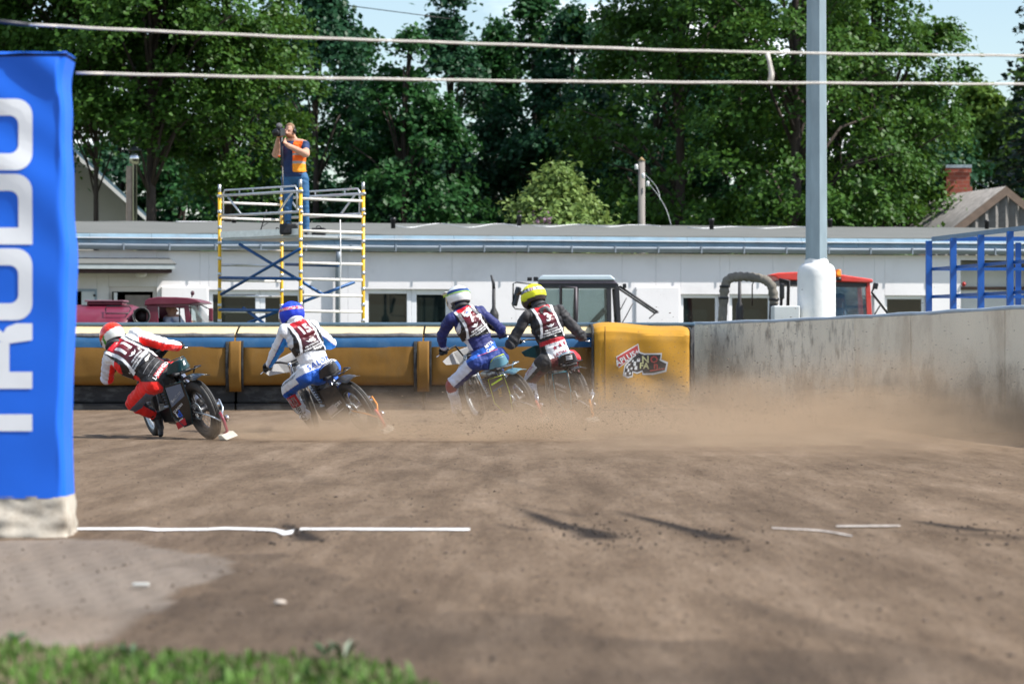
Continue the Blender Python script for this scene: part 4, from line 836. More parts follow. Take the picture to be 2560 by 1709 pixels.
def crown_mesh(seed, H0, H1, rad, nclump, per, size, shape=1., gap=.55):
    """leaf clumps hung through the crown volume from H0 to H1, uneven outline"""
    rg = np.random.default_rng(seed); Cs = []; Ns = []; ends = []
    for k in range(nclump):
        t = rg.uniform(0, 1) ** .85; z = H0 + (H1 - H0) * t; pr = rad * max(.12, math.sin(math.pi * min(1, (t * .86 + .16) ** shape))); a = rg.uniform(0, 6.283)
        rr = pr * math.sqrt(rg.uniform(.12, 1)) * (1 + .25 * noise.noise((math.cos(a) * 1.7, math.sin(a) * 1.7, z * .6 + seed)))
        c = np.array([rr * math.cos(a), rr * math.sin(a), z]); 
        if noise.noise((c[0] * gap, c[1] * gap, c[2] * gap + seed * 3)) < -.22: continue
        cs = rg.uniform(.35, .85) * (.6 + rad * .12); ends.append((c, cs)); m = int(per * rg.uniform(.6, 1.3) * cs / .6)
        q = rg.normal(size=(m, 3)) * np.array([cs * .5, cs * .5, cs * .27]); q[:, 2] -= .35 * (q[:, 0] ** 2 + q[:, 1] ** 2) / cs
        Cs.append(c + q); outw = np.array([c[0], c[1], 0]) / (rr + .1); Ns.append(rg.normal(size=(m, 3)) * .55 + np.array([0, 0, .75]) + outw * .55)
    return *leaves(np.concatenate(Cs), np.concatenate(Ns), size, rg), ends
def tree(name, label, x, Y, H0, H1, rad, kind, seed, nclump=170, per=110, size=.2, trunk=.2, group='trees behind the building', base=-.62, shape=1., px_trunk=None):
    X = (x - 1280) / FPX * Y; t = thing(name, label, 'tree', (X, Y, base), (0, 0, seed * 1.7), group)
    v, f, ends = crown_mesh(seed, H0 - base, H1 - base, rad, int(nclump * 1.1), per * 1.35, size * .86, shape)
    link('crown', np_mesh('crown', v, f, 3), LM[kind], t, True)
    mb = MB(); rg = random.Random(seed); top = (H1 - base) * .9; pts = [Vector((.12 * noise.noise((seed, i, 0)) * i, .12 * noise.noise((seed, i, 9)) * i, top * i / 7)) for i in range(8)]
    mb.tube(pts, [trunk * (1.25 if i == 0 else 1) * (1 - .82 * i / 7) for i in range(8)], 9)
    for c, cs in rg.sample(ends, min(34, len(ends))):
        c = Vector(c); z = max((H0 - base) * .7, c.z * .72); i = min(6, int(z / top * 7)); s0 = pts[i].lerp(pts[i + 1], z / top * 7 - i); mid = s0.lerp(c, .5) + Vector((0, 0, .15 * (c - s0).length)); mb.tube([s0, mid, c], [trunk * .3, trunk * .18, .015], 5)
    mb.build('trunk', m_bark, t, local=True); return t
tree('linden_tree', 'large linden with dark trunk and hanging branches beside the pale gabled house', 378, 80, 6.3, 14.5, 3.5, 'linden', 1, 270, 125, .17, .19)
tree('linden_tree', 'linden with slender trunk standing in front of the pale gabled house', 240, 81, 6.7, 13.5, 3.0, 'linden', 2, 240, 120, .17, .10)
tree('linden_tree', 'linden in full leaf rising behind the blue gate post', 20, 83, 5.8, 13.5, 3.2, 'linden', 3, 240, 110, .18, .2)
tree('linden_tree', 'linden with long drooping boughs beside the scaffold tower', 570, 83, 5.0, 13.8, 2.5, 'linden', 4, 210, 120, .17, .15)
mids = [(640, 96, .5, 10.6, 2.6), (790, 93, .3, 12.2, 2.9), (905, 96, 0, 10.6, 2.5), (1010, 91, -.2, 10.2, 2.6), (1130, 95, 0, 11.8, 2.6), (1235, 99, 0, 11.3, 2.4), (1335, 96, 0, 11.9, 2.1), (1430, 94, 0, 11.2, 2.4), (1520, 97, 0, 11.2, 2.6)]
ml = ['maple close behind the scaffold tower, left of its upright rails', 'maple with pale sunlit leaves behind the camera operator', 'maple right of the scaffold tower with a low sky notch above it', 'bushy maple hanging low over the roof vent pipe', 'tallest maple of the middle row with a forked top', 'slim maple between the forked maple and the twin topped maple', 'maple with thin twin tops against the cloud', 'maple standing behind the pale shrub', 'maple behind the wooden utility pole']
for i, (x, Y, h0, h1, r) in enumerate(mids): tree('maple_tree', ml[i], x, Y, h0, h1, r, 'maple' if i % 3 != 1 else 'blue', 20 + i, int(60 * r), 105, .2, .16)
tree('linden_tree', 'tall linden left of the steel lamp post above the roof', 1700, 84, 1.8, 15.0, 3.2, 'linden', 41, 250, 115, .17, .2)
tree('linden_tree', 'broad linden directly behind the steel lamp post', 1990, 82, 1.4, 15.2, 3.6, 'linden', 42, 300, 115, .17, .22)
tree('linden_tree', 'linden overhanging the slate roofed house with open sky beside it', 2200, 86, 3.0, 13.6, 2.6, 'linden', 43, 220, 115, .17, .2)
tree('linden_tree', 'linden just right of the steel lamp post', 2095, 90, 1.5, 13.5, 2.6, 'linden', 49, 200, 115, .18, .2)
tree('maple_tree', 'dark maple between the utility pole and the tall linden', 1640, 92, 0, 13.6, 2.2, 'blue', 44, 150, 110, .2, .18)
tree('maple_tree', 'shaded maple filling the gap behind the lamp post', 1850, 95, -.3, 13.0, 3.0, 'maple', 45, 190, 110, .2, .18)
tree('maple_tree', 'dark maple behind the brick chimney', 2290, 100, 0, 9.8, 2.9, 'blue', 46, 150, 110, .22, .18)
tree('ash_tree', 'bright green ash lit by the sun behind the slate roofed house', 2450, 104, -.2, 9.6, 3.2, 'light', 47, 170, 110, .24, .18)
tree('ash_tree', 'second bright ash at the end of the slate roofed house', 2610, 102, 0, 10.4, 3.2, 'light', 48, 160, 110, .24, .18)
tree('dark_tree', 'gloomy tree seen through the gaps behind the lindens by the gabled house', 300, 108, -.3, 12, 4.0, 'blue', 51, 170, 90, .28, .2)
tree('dark_tree', 'low gloomy tree between the gabled house and the scaffold', 450, 106, -.5, 8.5, 3.6, 'maple', 57, 170, 100, .24, .2)
tree('dark_tree', 'low gloomy tree behind the blue post', 90, 106, -.5, 8.5, 3.6, 'maple', 58, 150, 100, .24, .2)
tree('dark_tree', 'gloomy tree deep behind the camera operator', 720, 114, -.3, 9.5, 4.2, 'blue', 52, 170, 90, .28, .2)
tree('dark_tree', 'gloomy tree deep behind the middle maples', 1080, 116, -.3, 9.6, 4.4, 'blue', 53, 190, 90, .28, .2)
tree('dark_tree', 'gloomy tree deep behind the pale shrub', 1400, 117, -.3, 9.6, 4.4, 'blue', 54, 190, 90, .28, .2)
tree('dark_tree', 'gloomy tree deep behind the tall linden and lamp post', 1780, 116, -.3, 12, 4.8, 'blue', 55, 200, 90, .28, .2)
tree('dark_tree', 'gloomy tree deep behind the house chimney', 2180, 118, -.3, 9.6, 4.2, 'blue', 56, 170, 90, .28, .2)
# conifers
def spruce(label, x, Y, H, rad, kind, seed):
    X = (x - 1280) / FPX * Y; t = thing('spruce_tree', label, 'tree', (X, Y, -.62), None, 'spruces behind the building'); rg = np.random.default_rng(seed); Cs = []; Ns = []; mb = MB(); mb.tube([(0, 0, 0), (0, 0, H)], [.22, .02], 8)
    nl = 34
    for k in range(nl):
        z = H * (.12 + .87 * k / nl); r = rad * (1 - k / nl) + .12
        for j in range(9):
            a = j * .7 + k * 1.3 + rg.uniform(-.2, .2); rr = r * rg.uniform(.75, 1.1); d = np.array([math.cos(a), math.sin(a), -.35]); mb.tube([(0, 0, z), tuple(np.array([0, 0, z]) + d * rr)], [.03, .008], 4)
            m = int(46 * rr / rad + 12); u = rg.uniform(.15, 1, m); q = np.array([0, 0, z]) + d * (rr * u)[:, None] + rg.normal(size=(m, 3)) * np.array([.14, .14, .10]) - np.array([0, 0, .1]); Cs.append(q); Ns.append(rg.normal(size=(m, 3)) * .5 + np.array([0, 0, 1]))
    v, f = leaves(np.concatenate(Cs), np.concatenate(Ns), .2, rg); link('crown', np_mesh('crown', v, f, 3), LM[kind], t, True); mb.build('trunk', m_bark, t, local=True)
spruce('greyish spruce top showing between the lindens above the camera operator', 690, 110, 14.2, 2.6, 'grey_spruce', 61)
spruce('nearly black spruce bough beside the open sky above the slate house', 2640, 88, 15.5, 3.0, 'spruce', 62)
# shrubs
def shrub(label, x, Y, H, rad, kind, seed, n=90, size=.13, H0=1.2):
    X = (x - 1280) / FPX * Y; t = thing('shrub', label, 'shrub', (X, Y, -.62)); v, f, ends = crown_mesh(seed, H0, H + .62, rad, n, 95, size, 1.2, 1.2); link('crown', np_mesh('crown', v, f, 3), LM[kind], t, True)
    mb = MB()
    for c, cs in random.Random(seed).sample(ends, min(16, len(ends))): c = Vector(c); mb.tube([(c.x * .1, c.y * .1, 0), (c.x * .5, c.y * .5, c.z * .6), c], [.05, .03, .01], 5)
    mb.build('stems', m_bark, t, local=True); return t
shrub('pale green sunlit shrub standing above the roof line', 1395, 75, 5.2, 1.6, 'shrub', 71, 190)
shrub('lower right shoulder of pale shrubbery next to the utility pole', 1500, 76, 4.1, .75, 'shrub', 72, 50)
shrub('small leafy shrub left of the pale shrub', 1275, 76, 4.5, .55, 'shrub', 73, 34)
s_ = shrub('lilac bush with dull mauve flowers in front of the pale shrub', 1345, 73.5, 4.0, .75, 'shrub', 74, 40)
v, f, _ = crown_mesh(75, 2.2, 4.65, .8, 26, 40, .10, 1.2, 1.2); stuff(link('bloom', np_mesh('bloom', v, f, 3), LM['lilac'], s_, True))
# ------------------------------------------------------------------ vehicles behind the wall
def vb(lo, hi, nm, mat, par, bev=.02, seg=2):
    mb = MB(); mb.box(lo, hi); return mb.build(nm, mat, par, bev=bev, seg=seg)
def wheel(par, c, r, w, axis=(0, 1, 0)):
    mb = MB(); mb.ring([(r * .55, -w / 2), (r * .92, -w / 2), (r, -w * .35), (r, w * .35), (r * .92, w / 2), (r * .55, w / 2)], c, axis, 28); t = mb.build('wheel', m_rubber, par)
    mb = MB(); mb.lathe([(r * .56, -w * .3), (r * .56, w * .1), (r * .2, w * .2), (r * .2, w * .3)], c, axis, 20); mb.build('rim', m_steel, t)
# maroon water truck, facing right
tY = 54.9; tk = thing('water_truck', 'old maroon water tanker truck parked between the building and the fence', 'truck', (*PX(390, 800, 56).xy, -.62))
m_mar = M('maroon_paint', s2l('#6a1c33'), .42, 0, .1, 5, coat=.15, dirt=(.20, .08, .10, .35), ds=3)
TX = lambda px: (px - 1280) / FPX * tY
TZ = lambda py, Y=tY: CAM_H + (HOR - py) / FPX * Y
x0, x1 = TX(120), TX(330); cz = TZ(826); cy = tY + 1.1
V = []; n = 28; ns = 12
mb = MB(); rz, ry = TZ(760) - cz, 1.08
for i in range(ns + 1):
    u = i / ns; e = 1 - .10 * max(0, (abs(u - .5) - .44) / .06)
    for j in range(n): a = 2 * math.pi * j / n; V.append((x0 + (x1 - x0) * u, cy + ry * e * math.cos(a), cz + rz * e * math.sin(a)))
mb.add(V, [(i * n + j, i * n + (j + 1) % n, (i + 1) * n + (j + 1) % n, (i + 1) * n + j) for i in range(ns) for j in range(n)] + [tuple(range(n))[::-1], tuple(ns * n + j for j in range(n))], True); tank = mb.build('tank', m_mar, tk)
mb = MB(); mb.tube([(TX(258), cy - ry * .72, TZ(771)), (TX(262), cy - ry * .76, TZ(765)), (TX(318), cy - ry * .76, TZ(765)), (TX(322), cy - ry * .72, TZ(771)), (TX(318), cy - ry * .88, TZ(783)), (TX(262), cy - ry * .88, TZ(783))], .012, 6, closed=True); mb.build('hatch_outline', m_black, tank)
vb((TX(202), cy - .35, TZ(761)), (TX(292), cy + .35, TZ(753)), 'walkway', m_mar, tank, .02)
mb = MB(); mb.box((TX(198), cy - .4, TZ(753) + .003), (TX(296), cy + .4, TZ(753) + .03)); mb.build('walkway_lid', M('faded_maroon', (.22, .10, .13), .6, 0, .2), tank, bev=.008)
mb = MB(); c = (TX(355), tY + .06, TZ(790)); mb.ring([(.115, -.12), (.15, -.14), (.15, .3), (.115, .3)], c, (0, 1, 0), 30); fd = mb.build('round_filler', m_black, tk)
mb = MB(); mb.ring([(.15, -.15), (.158, -.15), (.158, -.13), (.15, -.13)], c, (0, 1, 0), 30); mb.build('filler_rim', M('dull_rim', (.2, .2, .2), .6), fd)
mb = MB(); mb.lathe([(.12, 0), (.12, .2)], c, (0, 1, 0), 24); mb.build('filler_cap', M('dark_maroon', (.02, .008, .01), .6), fd)
vb((TX(331), tY + .1, -.2), (TX(366), tY + 1.9, TZ(774)), 'bulkhead', m_black, tk)
# cab
yA, yB = tY, tY + 2.0; zs = TZ(808); xl, xr = TX(366), TX(505)
roofp = [(TX(361), TZ(764)), (TX(362), TZ(752)), (TX(371), TZ(746)), (TX(395), TZ(742)), (TX(440), TZ(742.5)), (TX(470), TZ(744)), (TX(492), TZ(749)), (TX(505), TZ(756)), (TX(498), TZ(757.5)), (TX(486), TZ(758)), (TX(470), TZ(761)), (TX(380), TZ(762))]
mb = MB(); mb.prism(roofp, 1, yA - .03, yB + .03); mb.build('cab_roof', m_mar, tk, bev=.04, seg=3)
for ya in (yA, yB - .08):
    mb = MB(); mb.prism([(TX(366), TZ(762)), (TX(394), TZ(762)), (TX(396), zs), (TX(366), zs)], 1, ya, ya + .08); mb.build('rear_pillar', m_mar, tk, bev=.015)
    mb = MB(); mb.prism([(TX(459), TZ(762)), (TX(471), TZ(762)), (TX(479), zs), (TX(464), zs)], 1, ya, ya + .08); mb.build('front_pillar', m_mar, tk, bev=.012)
    mb = MB(); mb.prism([(TX(366), zs - .002), (TX(520), zs - .002), (TX(520), -.1), (TX(366), -.1)], 1, ya, ya + .08); mb.build('door_panel', m_mar, tk, bev=.02)
    mb = MB(); mb.prism([(TX(394), TZ(762) - .001), (TX(460), TZ(762) - .001), (TX(460), TZ(768)), (TX(394), TZ(767))], 1, ya + .005, ya + .075); mb.build('window_header', m_mar, tk)
    mb = MB(); mb.tube([(TX(448), ya + .03, TZ(765)), (TX(449), ya + .03, zs)], .014, 6); mb.build('quarter_divider', m_black, tk)
mb = MB(); mb.add([(TX(472), yA + .09, TZ(761)), (TX(472), yB - .09, TZ(761)), (TX(512), yB - .09, zs), (TX(512), yA + .09, zs)], [(0, 1, 2, 3)]); mb.build('windscreen', glass('cab_glass', (.5, .55, .55), .18), tk, solid=.008)
mb = MB(); mb.add([(TX(476), yA + .02, TZ(764)), (TX(488), yA + .02, TZ(763)), (TX(512), yA + .02, zs), (TX(482), yA + .02, zs)], [(0, 1, 2, 3)]); mb.build('side_glass', MATS['cab_glass'], tk, solid=.008)
vb((xl, yB - .6, -.1), (TX(400), yB - .1, zs + .1), 'seat', m_black, tk, .05); vb((TX(512), yA + .15, -.1), (TX(700), yB - .15, TZ(830)), 'bonnet', m_mar, tk, .08, 3)
mb = MB(); mb.tube([(TX(475), tY + .3, TZ(742)), (TX(476), tY + .3, TZ(736))], .012, 6); mb.ball((TX(477), tY + .3, TZ(732)), (.035, .05, .045), 10, 8); mb.build('roof_mirror', M('dark_red_plastic', (.06, .012, .02), .4), tk)
mb = MB(); mb.tube([(TX(500), tY - .02, TZ(761)), (TX(516), tY - .12, TZ(768)), (TX(524), tY - .14, TZ(772))], .010, 6); mb.build('mirror_arm', m_black, tk)
vb((TX(524), tY - .18, TZ(803)), (TX(534), tY - .10, TZ(770)), 'wing_mirror', m_mar, tk, .02)
vb((TX(120), tY + .4, -.2), (TX(700), tY + 1.8, 0), 'chassis', m_black, tk, .02)
for px in (190, 300, 640):
    for yy in (tY + .15, tY + 1.95): wheel(tk, (TX(px), yy, -.13), .48, .28)

# blue and black tractor, facing left
qY = 57.; tr = thing('tractor', 'dark framed tractor cab with pale blue roof and open rear window', 'tractor', (*PX(1440, 800, qY + .8).xy, -.62))
QX = lambda px, Y=qY: (px - 1280) / FPX * Y
QZ = lambda py, Y=qY: CAM_H + (HOR - py) / FPX * Y
m_frame = M('cab_frame', (.035, .033, .038), .5, 0, .15, 6)
yB = qY + 1.5
mb = MB(); mb.prism([(QX(1344), QZ(700)), (QX(1350), QZ(692)), (QX(1356), QZ(688)), (QX(1526), QZ(688)), (QX(1536), QZ(696)), (QX(1538), QZ(700))], 1, qY - .06, yB + .06); mb.build('roof', M('pale_blue_roof', (.60, .70, .76), .45, 0, .06, 4), tr, bev=.03, seg=3)
mb = MB(); mb.prism([(QX(1346), QZ(700.5)), (QX(1536), QZ(700.5)), (QX(1545), QZ(709)), (QX(1346), QZ(709))], 1, qY - .02, yB + .02); mb.build('roof_rim', M('grey_plum', (.16, .13, .16), .5), tr, bev=.01)
mb = MB(); mb.prism([(QX(1348), QZ(709.5)), (QX(1546), QZ(709.5)), (QX(1546), QZ(718)), (QX(1348), QZ(718))], 1, qY, yB); mb.build('header', m_frame, tr)
for ya in (qY, yB - .07):
    for nm, pts in (('rear_post', [(1536, 718.5), (1548, 718.5), (1553, 815), (1543, 815)]), ('door_post', [(1438, 718.5), (1447, 718.5), (1445, 815), (1435, 815)]), ('front_post', [(1348, 718.5), (1358, 718.5), (1350, 815), (1340, 815)]), ('inner_post', [(1516, 718.5), (1528, 718.5), (1529, 815), (1518, 815)])):
        mb = MB(); mb.prism([(QX(a), QZ(b_)) for a, b_ in pts], 1, ya + (0.003 if nm == 'inner_post' else 0), ya + .07); mb.build(nm, m_frame, tr, bev=.008)
    mb = MB(); mb.prism([(QX(1340), QZ(815.5)), (QX(1556), QZ(815.5)), (QX(1556), -.1), (QX(1340), -.1)], 1, ya, ya + .07); mb.build('side_panel', M('tractor_blue', (.04, .13, .28), .45), tr)
    mb = MB(); mb.prism([(QX(a), QZ(b_)) for a, b_ in ((1448, 720), (1516, 720), (1518, 806), (1446, 806))], 1, ya + .03, ya + .038); mb.build('pane', glass('tractor_glass', (.05, .09, .08), .22), tr)
    mb = MB(); mb.prism([(QX(a), QZ(b_)) for a, b_ in ((1359, 720), (1437, 720), (1436, 815), (1352, 815))], 1, ya + .03, ya + .038); mb.build('pane', MATS['tractor_glass'], tr)
# half open door frame
mb = MB(); yy = qY - .25
mb.tube([(QX(1402, yy), yy, QZ(815, yy)), (QX(1402, yy), yy, QZ(715, yy)), (QX(1440, yy + .2), yy + .2, QZ(718, yy)), (QX(1440, yy + .2), yy + .2, QZ(815, yy))], .03, 6); mb.build('door_frame', M('grey_plum_door', (.10, .085, .10), .5), tr)
# opened rear window
a = Vector((QX(1551), qY + .1, QZ(716))); d = Vector((QX(1645) - QX(1551), 0, QZ(780) - QZ(716))); w = Vector((0, 1.25, 0)); mb = MB()
mb.tube([a, a + d, a + d + w, a + w], .022, 6, closed=True); rw = mb.build('rear_window', m_frame, tr); nrm = Vector((d.z, 0, -d.x)).normalized() * .05
mb = MB(); mb.add([a, a + d, a + d + w, a + w], [(0, 1, 2, 3)]); mb.build('rear_pane', MATS['tractor_glass'], rw, solid=.01)
mb = MB(); e = a + d; mb.tube([e, e + Vector((-.06, 0, -.03)), e + Vector((-.16, 0, -.12))], .012, 5); mb.build('latch', m_black, rw)
for px, py in ((1567, 744), (1583, 757)):
    mb = MB(); mb.tube([(QX(px), qY + .1, QZ(py)), (QX(px - 18), qY + .1, QZ(py + 34)), (QX(px - 32), qY + .1, QZ(py + 58))], .010, 5); mb.build('strut', m_black, rw)
vb((QX(1557), qY - .02, QZ(720)), (QX(1566), qY + .1, QZ(709)), 'work_lamp', m_black, tr, .01); vb((QX(1318), qY, QZ(702)), (QX(1330), qY + .12, QZ(693)), 'work_lamp', m_black, tr, .01); vb((QX(1334), qY + .3, QZ(702)), (QX(1346), qY + .45, QZ(691)), 'work_lamp', m_black, tr, .01)
mb = MB(); mb.tube([(QX(1348), qY - .05, QZ(712)), (QX(1292), qY - .15, QZ(706)), (QX(1283), qY - .15, QZ(709)), (QX(1282), qY - .15, QZ(765)), (QX(1288), qY - .15, QZ(772)), (QX(1345), qY - .05, QZ(776))], .013, 6); arm = mb.build('mirror_bracket', m_black, tr)
mb = MB(); mb.cbox((0, 0, 0), (.07, .16, .36)); mb.xf(Matrix.Translation((QX(1291), qY - .16, QZ(741))) @ Matrix.Rotation(R(14), 4, 'Y') @ Matrix.Rotation(R(25), 4, 'Z')); mb.build('wing_mirror', m_black, arm, bev=.03, seg=3)
mb = MB(); x_ = QX(1234); mb.lathe([(.03, .8), (.085, QZ(803)), (.095, QZ(787)), (.085, QZ(782)), (.035, QZ(768)), (.032, QZ(720))], (x_, qY + .5, 0), n=14); mb.tube([(x_, qY + .5, QZ(722)), (x_ - .005, qY + .5, QZ(706)), (x_ - .05, qY + .5, QZ(686))], [.032, .03, .018], 10); mb.build('exhaust_stack', M('sooty_metal', (.03, .03, .033), .6), tr)
vb((QX(1140), qY + .35, .25), (QX(1335), qY + 1.15, .95), 'bonnet', MATS['tractor_blue'], tr, .08, 3)
mb = MB(); mb.tube([(QX(1478), qY + .6, QZ(812)), (QX(1510), qY + .55, QZ(778))], .05, 8); mb.ball((QX(1512), qY + .55, QZ(775)), .05); mb.build('steering_column', m_black, tr)
vb((QX(1470), qY + .45, 0.4), (QX(1520), qY + 1.05, QZ(815)), 'seat', m_black, tr, .06, 3)
for xx, r in ((QX(1510), .72), (QX(1190), .42)):
    for yy in (qY - .05, qY + 1.6): wheel(tr, (xx, yy, -.62 + r), r, .35 if r > .5 else .22)

# red roofed tractor behind the lamp post, facing left
rY = 57.5; t2 = thing('tractor', 'red cabbed tractor with orange beacon half hidden by the white post base', 'tractor', (*PX(2060, 800, rY + .8).xy, -.62))
RX = lambda px, Y=rY: (px - 1280) / FPX * Y
RZ = lambda py, Y=rY: CAM_H + (HOR - py) / FPX * Y
m_red = M('faded_red', s2l('#e0463c'), .5, 0, .08, 4, dirt=(.5, .3, .28, .3), ds=3); yB = rY + 1.5
mb = MB(); mb.prism([(RX(1920), RZ(687)), (RX(1945), RZ(682)), (RX(1990), RZ(680)), (RX(2100), RZ(686)), (RX(2160), RZ(695)), (RX(2180), RZ(698)), (RX(2182), RZ(703)), (RX(2178), RZ(707)), (RX(2100), RZ(704)), (RX(1990), RZ(701)), (RX(1946), RZ(699)), (RX(1938), RZ(692))], 1, rY - .08, yB + .08); mb.build('roof', m_red, t2, bev=.03, seg=3)
mb = MB(); mb.prism([(RX(1948), RZ(701)), (RX(2168), RZ(707)), (RX(2168), RZ(716)), (RX(1948), RZ(712))], 1, rY, yB); mb.build('header', m_frame, t2)
for ya in (rY, yB - .07):
    for nm, pts, mt_ in (('rear_post', [(2164, 707), (2175, 707), (2181, 800), (2168, 800)], m_red), ('front_post', [(1968, 703), (1976, 703), (1973, 766), (1966, 766)], m_frame), ('door_post', [(2060, 703), (2070, 703), (2068, 800), (2058, 800)], m_frame)):
        mb = MB(); mb.prism([(RX(a), RZ(b_)) for a, b_ in pts], 1, ya, ya + .07); mb.build(nm, mt_, t2, bev=.008)
    mb = MB(); mb.prism([(RX(1966), RZ(800.5)), (RX(2182), RZ(800.5)), (RX(2182), -.1), (RX(1966), -.1)], 1, ya, ya + .07); mb.build('side_panel', m_red, t2)
    mb = MB(); mb.prism([(RX(a), RZ(b_)) for a, b_ in ((2071, 716), (2164, 716), (2167, 800), (2069, 800))], 1, ya + .03, ya + .038); mb.build('pane', glass('blue_cab_glass', (.10, .17, .24), .45), t2)
mb = MB(); mb.tube([(RX(2114), rY + .25, RZ(733)), (RX(2114), rY + .25, RZ(800))], .008, 6); mb.build('red_lever', MATS['print_red'], t2)
vb((RX(1700), rY + .4, .2), (RX(1960), rY + 1.1, .9), 'bonnet', m_red, t2, .08, 3)
bx_ = (RX(2095), rY - .06); bc = thing('beacon', 'orange flashing beacon on the red tractor cab roof', 'beacon', (bx_[0], bx_[1], RZ(695)))
mb = MB(); mb.lathe([(.06, RZ(702)), (.06, RZ(693))], (*bx_, 0), n=16); mb.build('base', m_black, bc)
mb = MB(); mb.lathe([(.055, RZ(692.5)), (.058, RZ(690)), (.056, RZ(676)), (.045, RZ(673.5))], (*bx_, 0), n=16); mb.build('dome', M('orange_plastic', (.75, .22, .01), .25, 0, .05, coat=.5, trans=.25), bc)
mb = MB(); mb.lathe([(.02, RZ(690)), (.02, RZ(680)), (.005, RZ(678))], (bx_[0], bx_[1] - .0, 0), n=8); mb.build('bulb', M('beacon_bulb', (1., .62, .05), .4, emit=3.), bc)
mb = MB(); mb.cbox((0, 0, 0), (.09, .1, .11)); mb.xf(Matrix.Translation((RX(2187), rY - .1, RZ(715))) @ Matrix.Rotation(R(12), 4, 'Y')); mb.build('work_lamp', m_black, t2, bev=.01)
mb = MB(); mb.tube([(RX(2184), rY - .08, RZ(718)), (RX(2178), rY - .08, RZ(731)), (RX(2222), rY - .05, RZ(788))], .022, 6); mb.tube([(RX(2200), rY - .07, RZ(762)), (RX(2183), rY - .07, RZ(790))], .014, 6); mb.build('lamp_bracket', m_black, t2)
mb = MB(); mb.tube([(RX(1947), rY - .1, RZ(697)), (RX(1972), rY - .1, RZ(702)), (RX(1970), rY - .1, RZ(764))], .02, 6); mb.build('front_frame', m_frame, t2)
mb = MB(); mb.cbox((0, 0, 0), (.09, .12, .30)); mb.xf(Matrix.Translation((RX(1953), rY - .15, RZ(728)))); mb.build('wing_mirror', m_black, t2, bev=.03, seg=3)
for xx, r in ((RX(2140), .72), (RX(1760), .42)):
    for yy in (rY - .05, rY + 1.6): wheel(t2, (xx, yy, -.62 + r), r, .35 if r > .5 else .22)
mb = MB(); mb.lathe([(.035, RZ(860)), (.075, RZ(800)), (.07, RZ(765)), (.035, RZ(752)), (.03, RZ(700))], (RX(1855), rY + .6, 0), n=12); mb.build('exhaust_stack', MATS['sooty_metal'], t2)
mb = MB(); mb.tube([(RX(1918), rY - .05, RZ(703)), (RX(1884), rY - .05, RZ(704)), (RX(1880), rY - .05, RZ(712)), (RX(1880), rY - .05, RZ(764))], .012, 6); mb.build('mirror_bracket', m_black, t2)
# padded arch in front of it
aY = 54.5; ar = thing('padded_arch', 'thick dusty wrapped hoop standing above the wall left of the lamp post', 'hoop', (*PX(1870, 800, aY).xy, -.62))
AX = lambda px: (px - 1280) / FPX * aY
AZ = lambda py: CAM_H + (HOR - py) / FPX * aY
pts = [(1807, 900), (1806, 800), (1809, 752), (1811, 722), (1817, 702), (1830, 693), (1850, 691), (1872, 692), (1895, 694), (1915, 700), (1929, 714), (1934, 738), (1935, 760)]; P3 = [Vector((AX(a), aY, AZ(b_))) for a, b_ in pts]
fine_ = []
for i in range(len(P3) - 1):
    for k in range(5): fine_.append(P3[i].lerp(P3[i + 1], k / 5))
fine_.append(P3[-1])
mb = MB(); mb.tube(fine_, [.082 + .012 * noise.noise((i * .45, 1, 2)) + .008 * math.sin(i * 1.9) for i in range(len(fine_))], 12); mb.build('wrapping', M('dusty_wrap', (.17, .155, .13), .95, 0, .3, 7, bump=.6, bs=16), ar)
mb = MB(); mb.tube([(AX(1934), aY, AZ(758)), (AX(1932), aY, AZ(800)), (AX(1932), aY, -.62)], .075, 12); mb.build('dark_leg', M('mud_dark', (.04, .042, .045), .8, 0, .4, 9), ar)
for px, py in ((1809, 745), (1935, 748), (1812, 716)):
    mb = MB(); mb.lathe([(.093, -.02), (.096, 0), (.093, .02)], (AX(px), aY, AZ(py)), n=14); mb.build('binding', m_black, ar)
# ------------------------------------------------------------------ people: bodies are fused from tapered limbs into one surface
def cap(mb, p0, p1, a0, a1, b0=None, b1=None, side=None, n=16, m=4):
    p0, p1 = Vector(p0), Vector(p1); ax = p1 - p0; L_ = ax.length; ax = ax / L_ if L_ > 1e-6 else Vector((0, 0, 1)); b0 = b0 or a0; b1 = b1 or a1
    u = Vector(side) if side is not None else ax.orthogonal(); u = (u - ax * u.dot(ax)).normalized(); w = ax.cross(u); rows = []
    for i in range(m + 1): th = math.pi / 2 * i / m; rows.append((p0 - ax * min(a0, b0) * math.cos(th), a0 * math.sin(th), b0 * math.sin(th)))
    for i in range(m + 1): th = math.pi / 2 * i / m; rows.append((p1 + ax * min(a1, b1) * math.sin(th), a1 * math.cos(th), b1 * math.cos(th)))
    V = []
    for c, a, b_ in rows:
        for j in range(n): t = 2 * math.pi * j / n; V.append(c + u * max(a, 1e-4) * math.cos(t) + w * max(b_, 1e-4) * math.sin(t))
    k = len(rows); F = [(i * n + j, i * n + (j + 1) % n, (i + 1) * n + (j + 1) % n, (i + 1) * n + j) for i in range(k - 1) for j in range(n)] + [tuple(range(n))[::-1], tuple((k - 1) * n + j for j in range(n))]
    mb.add(V, F, True)
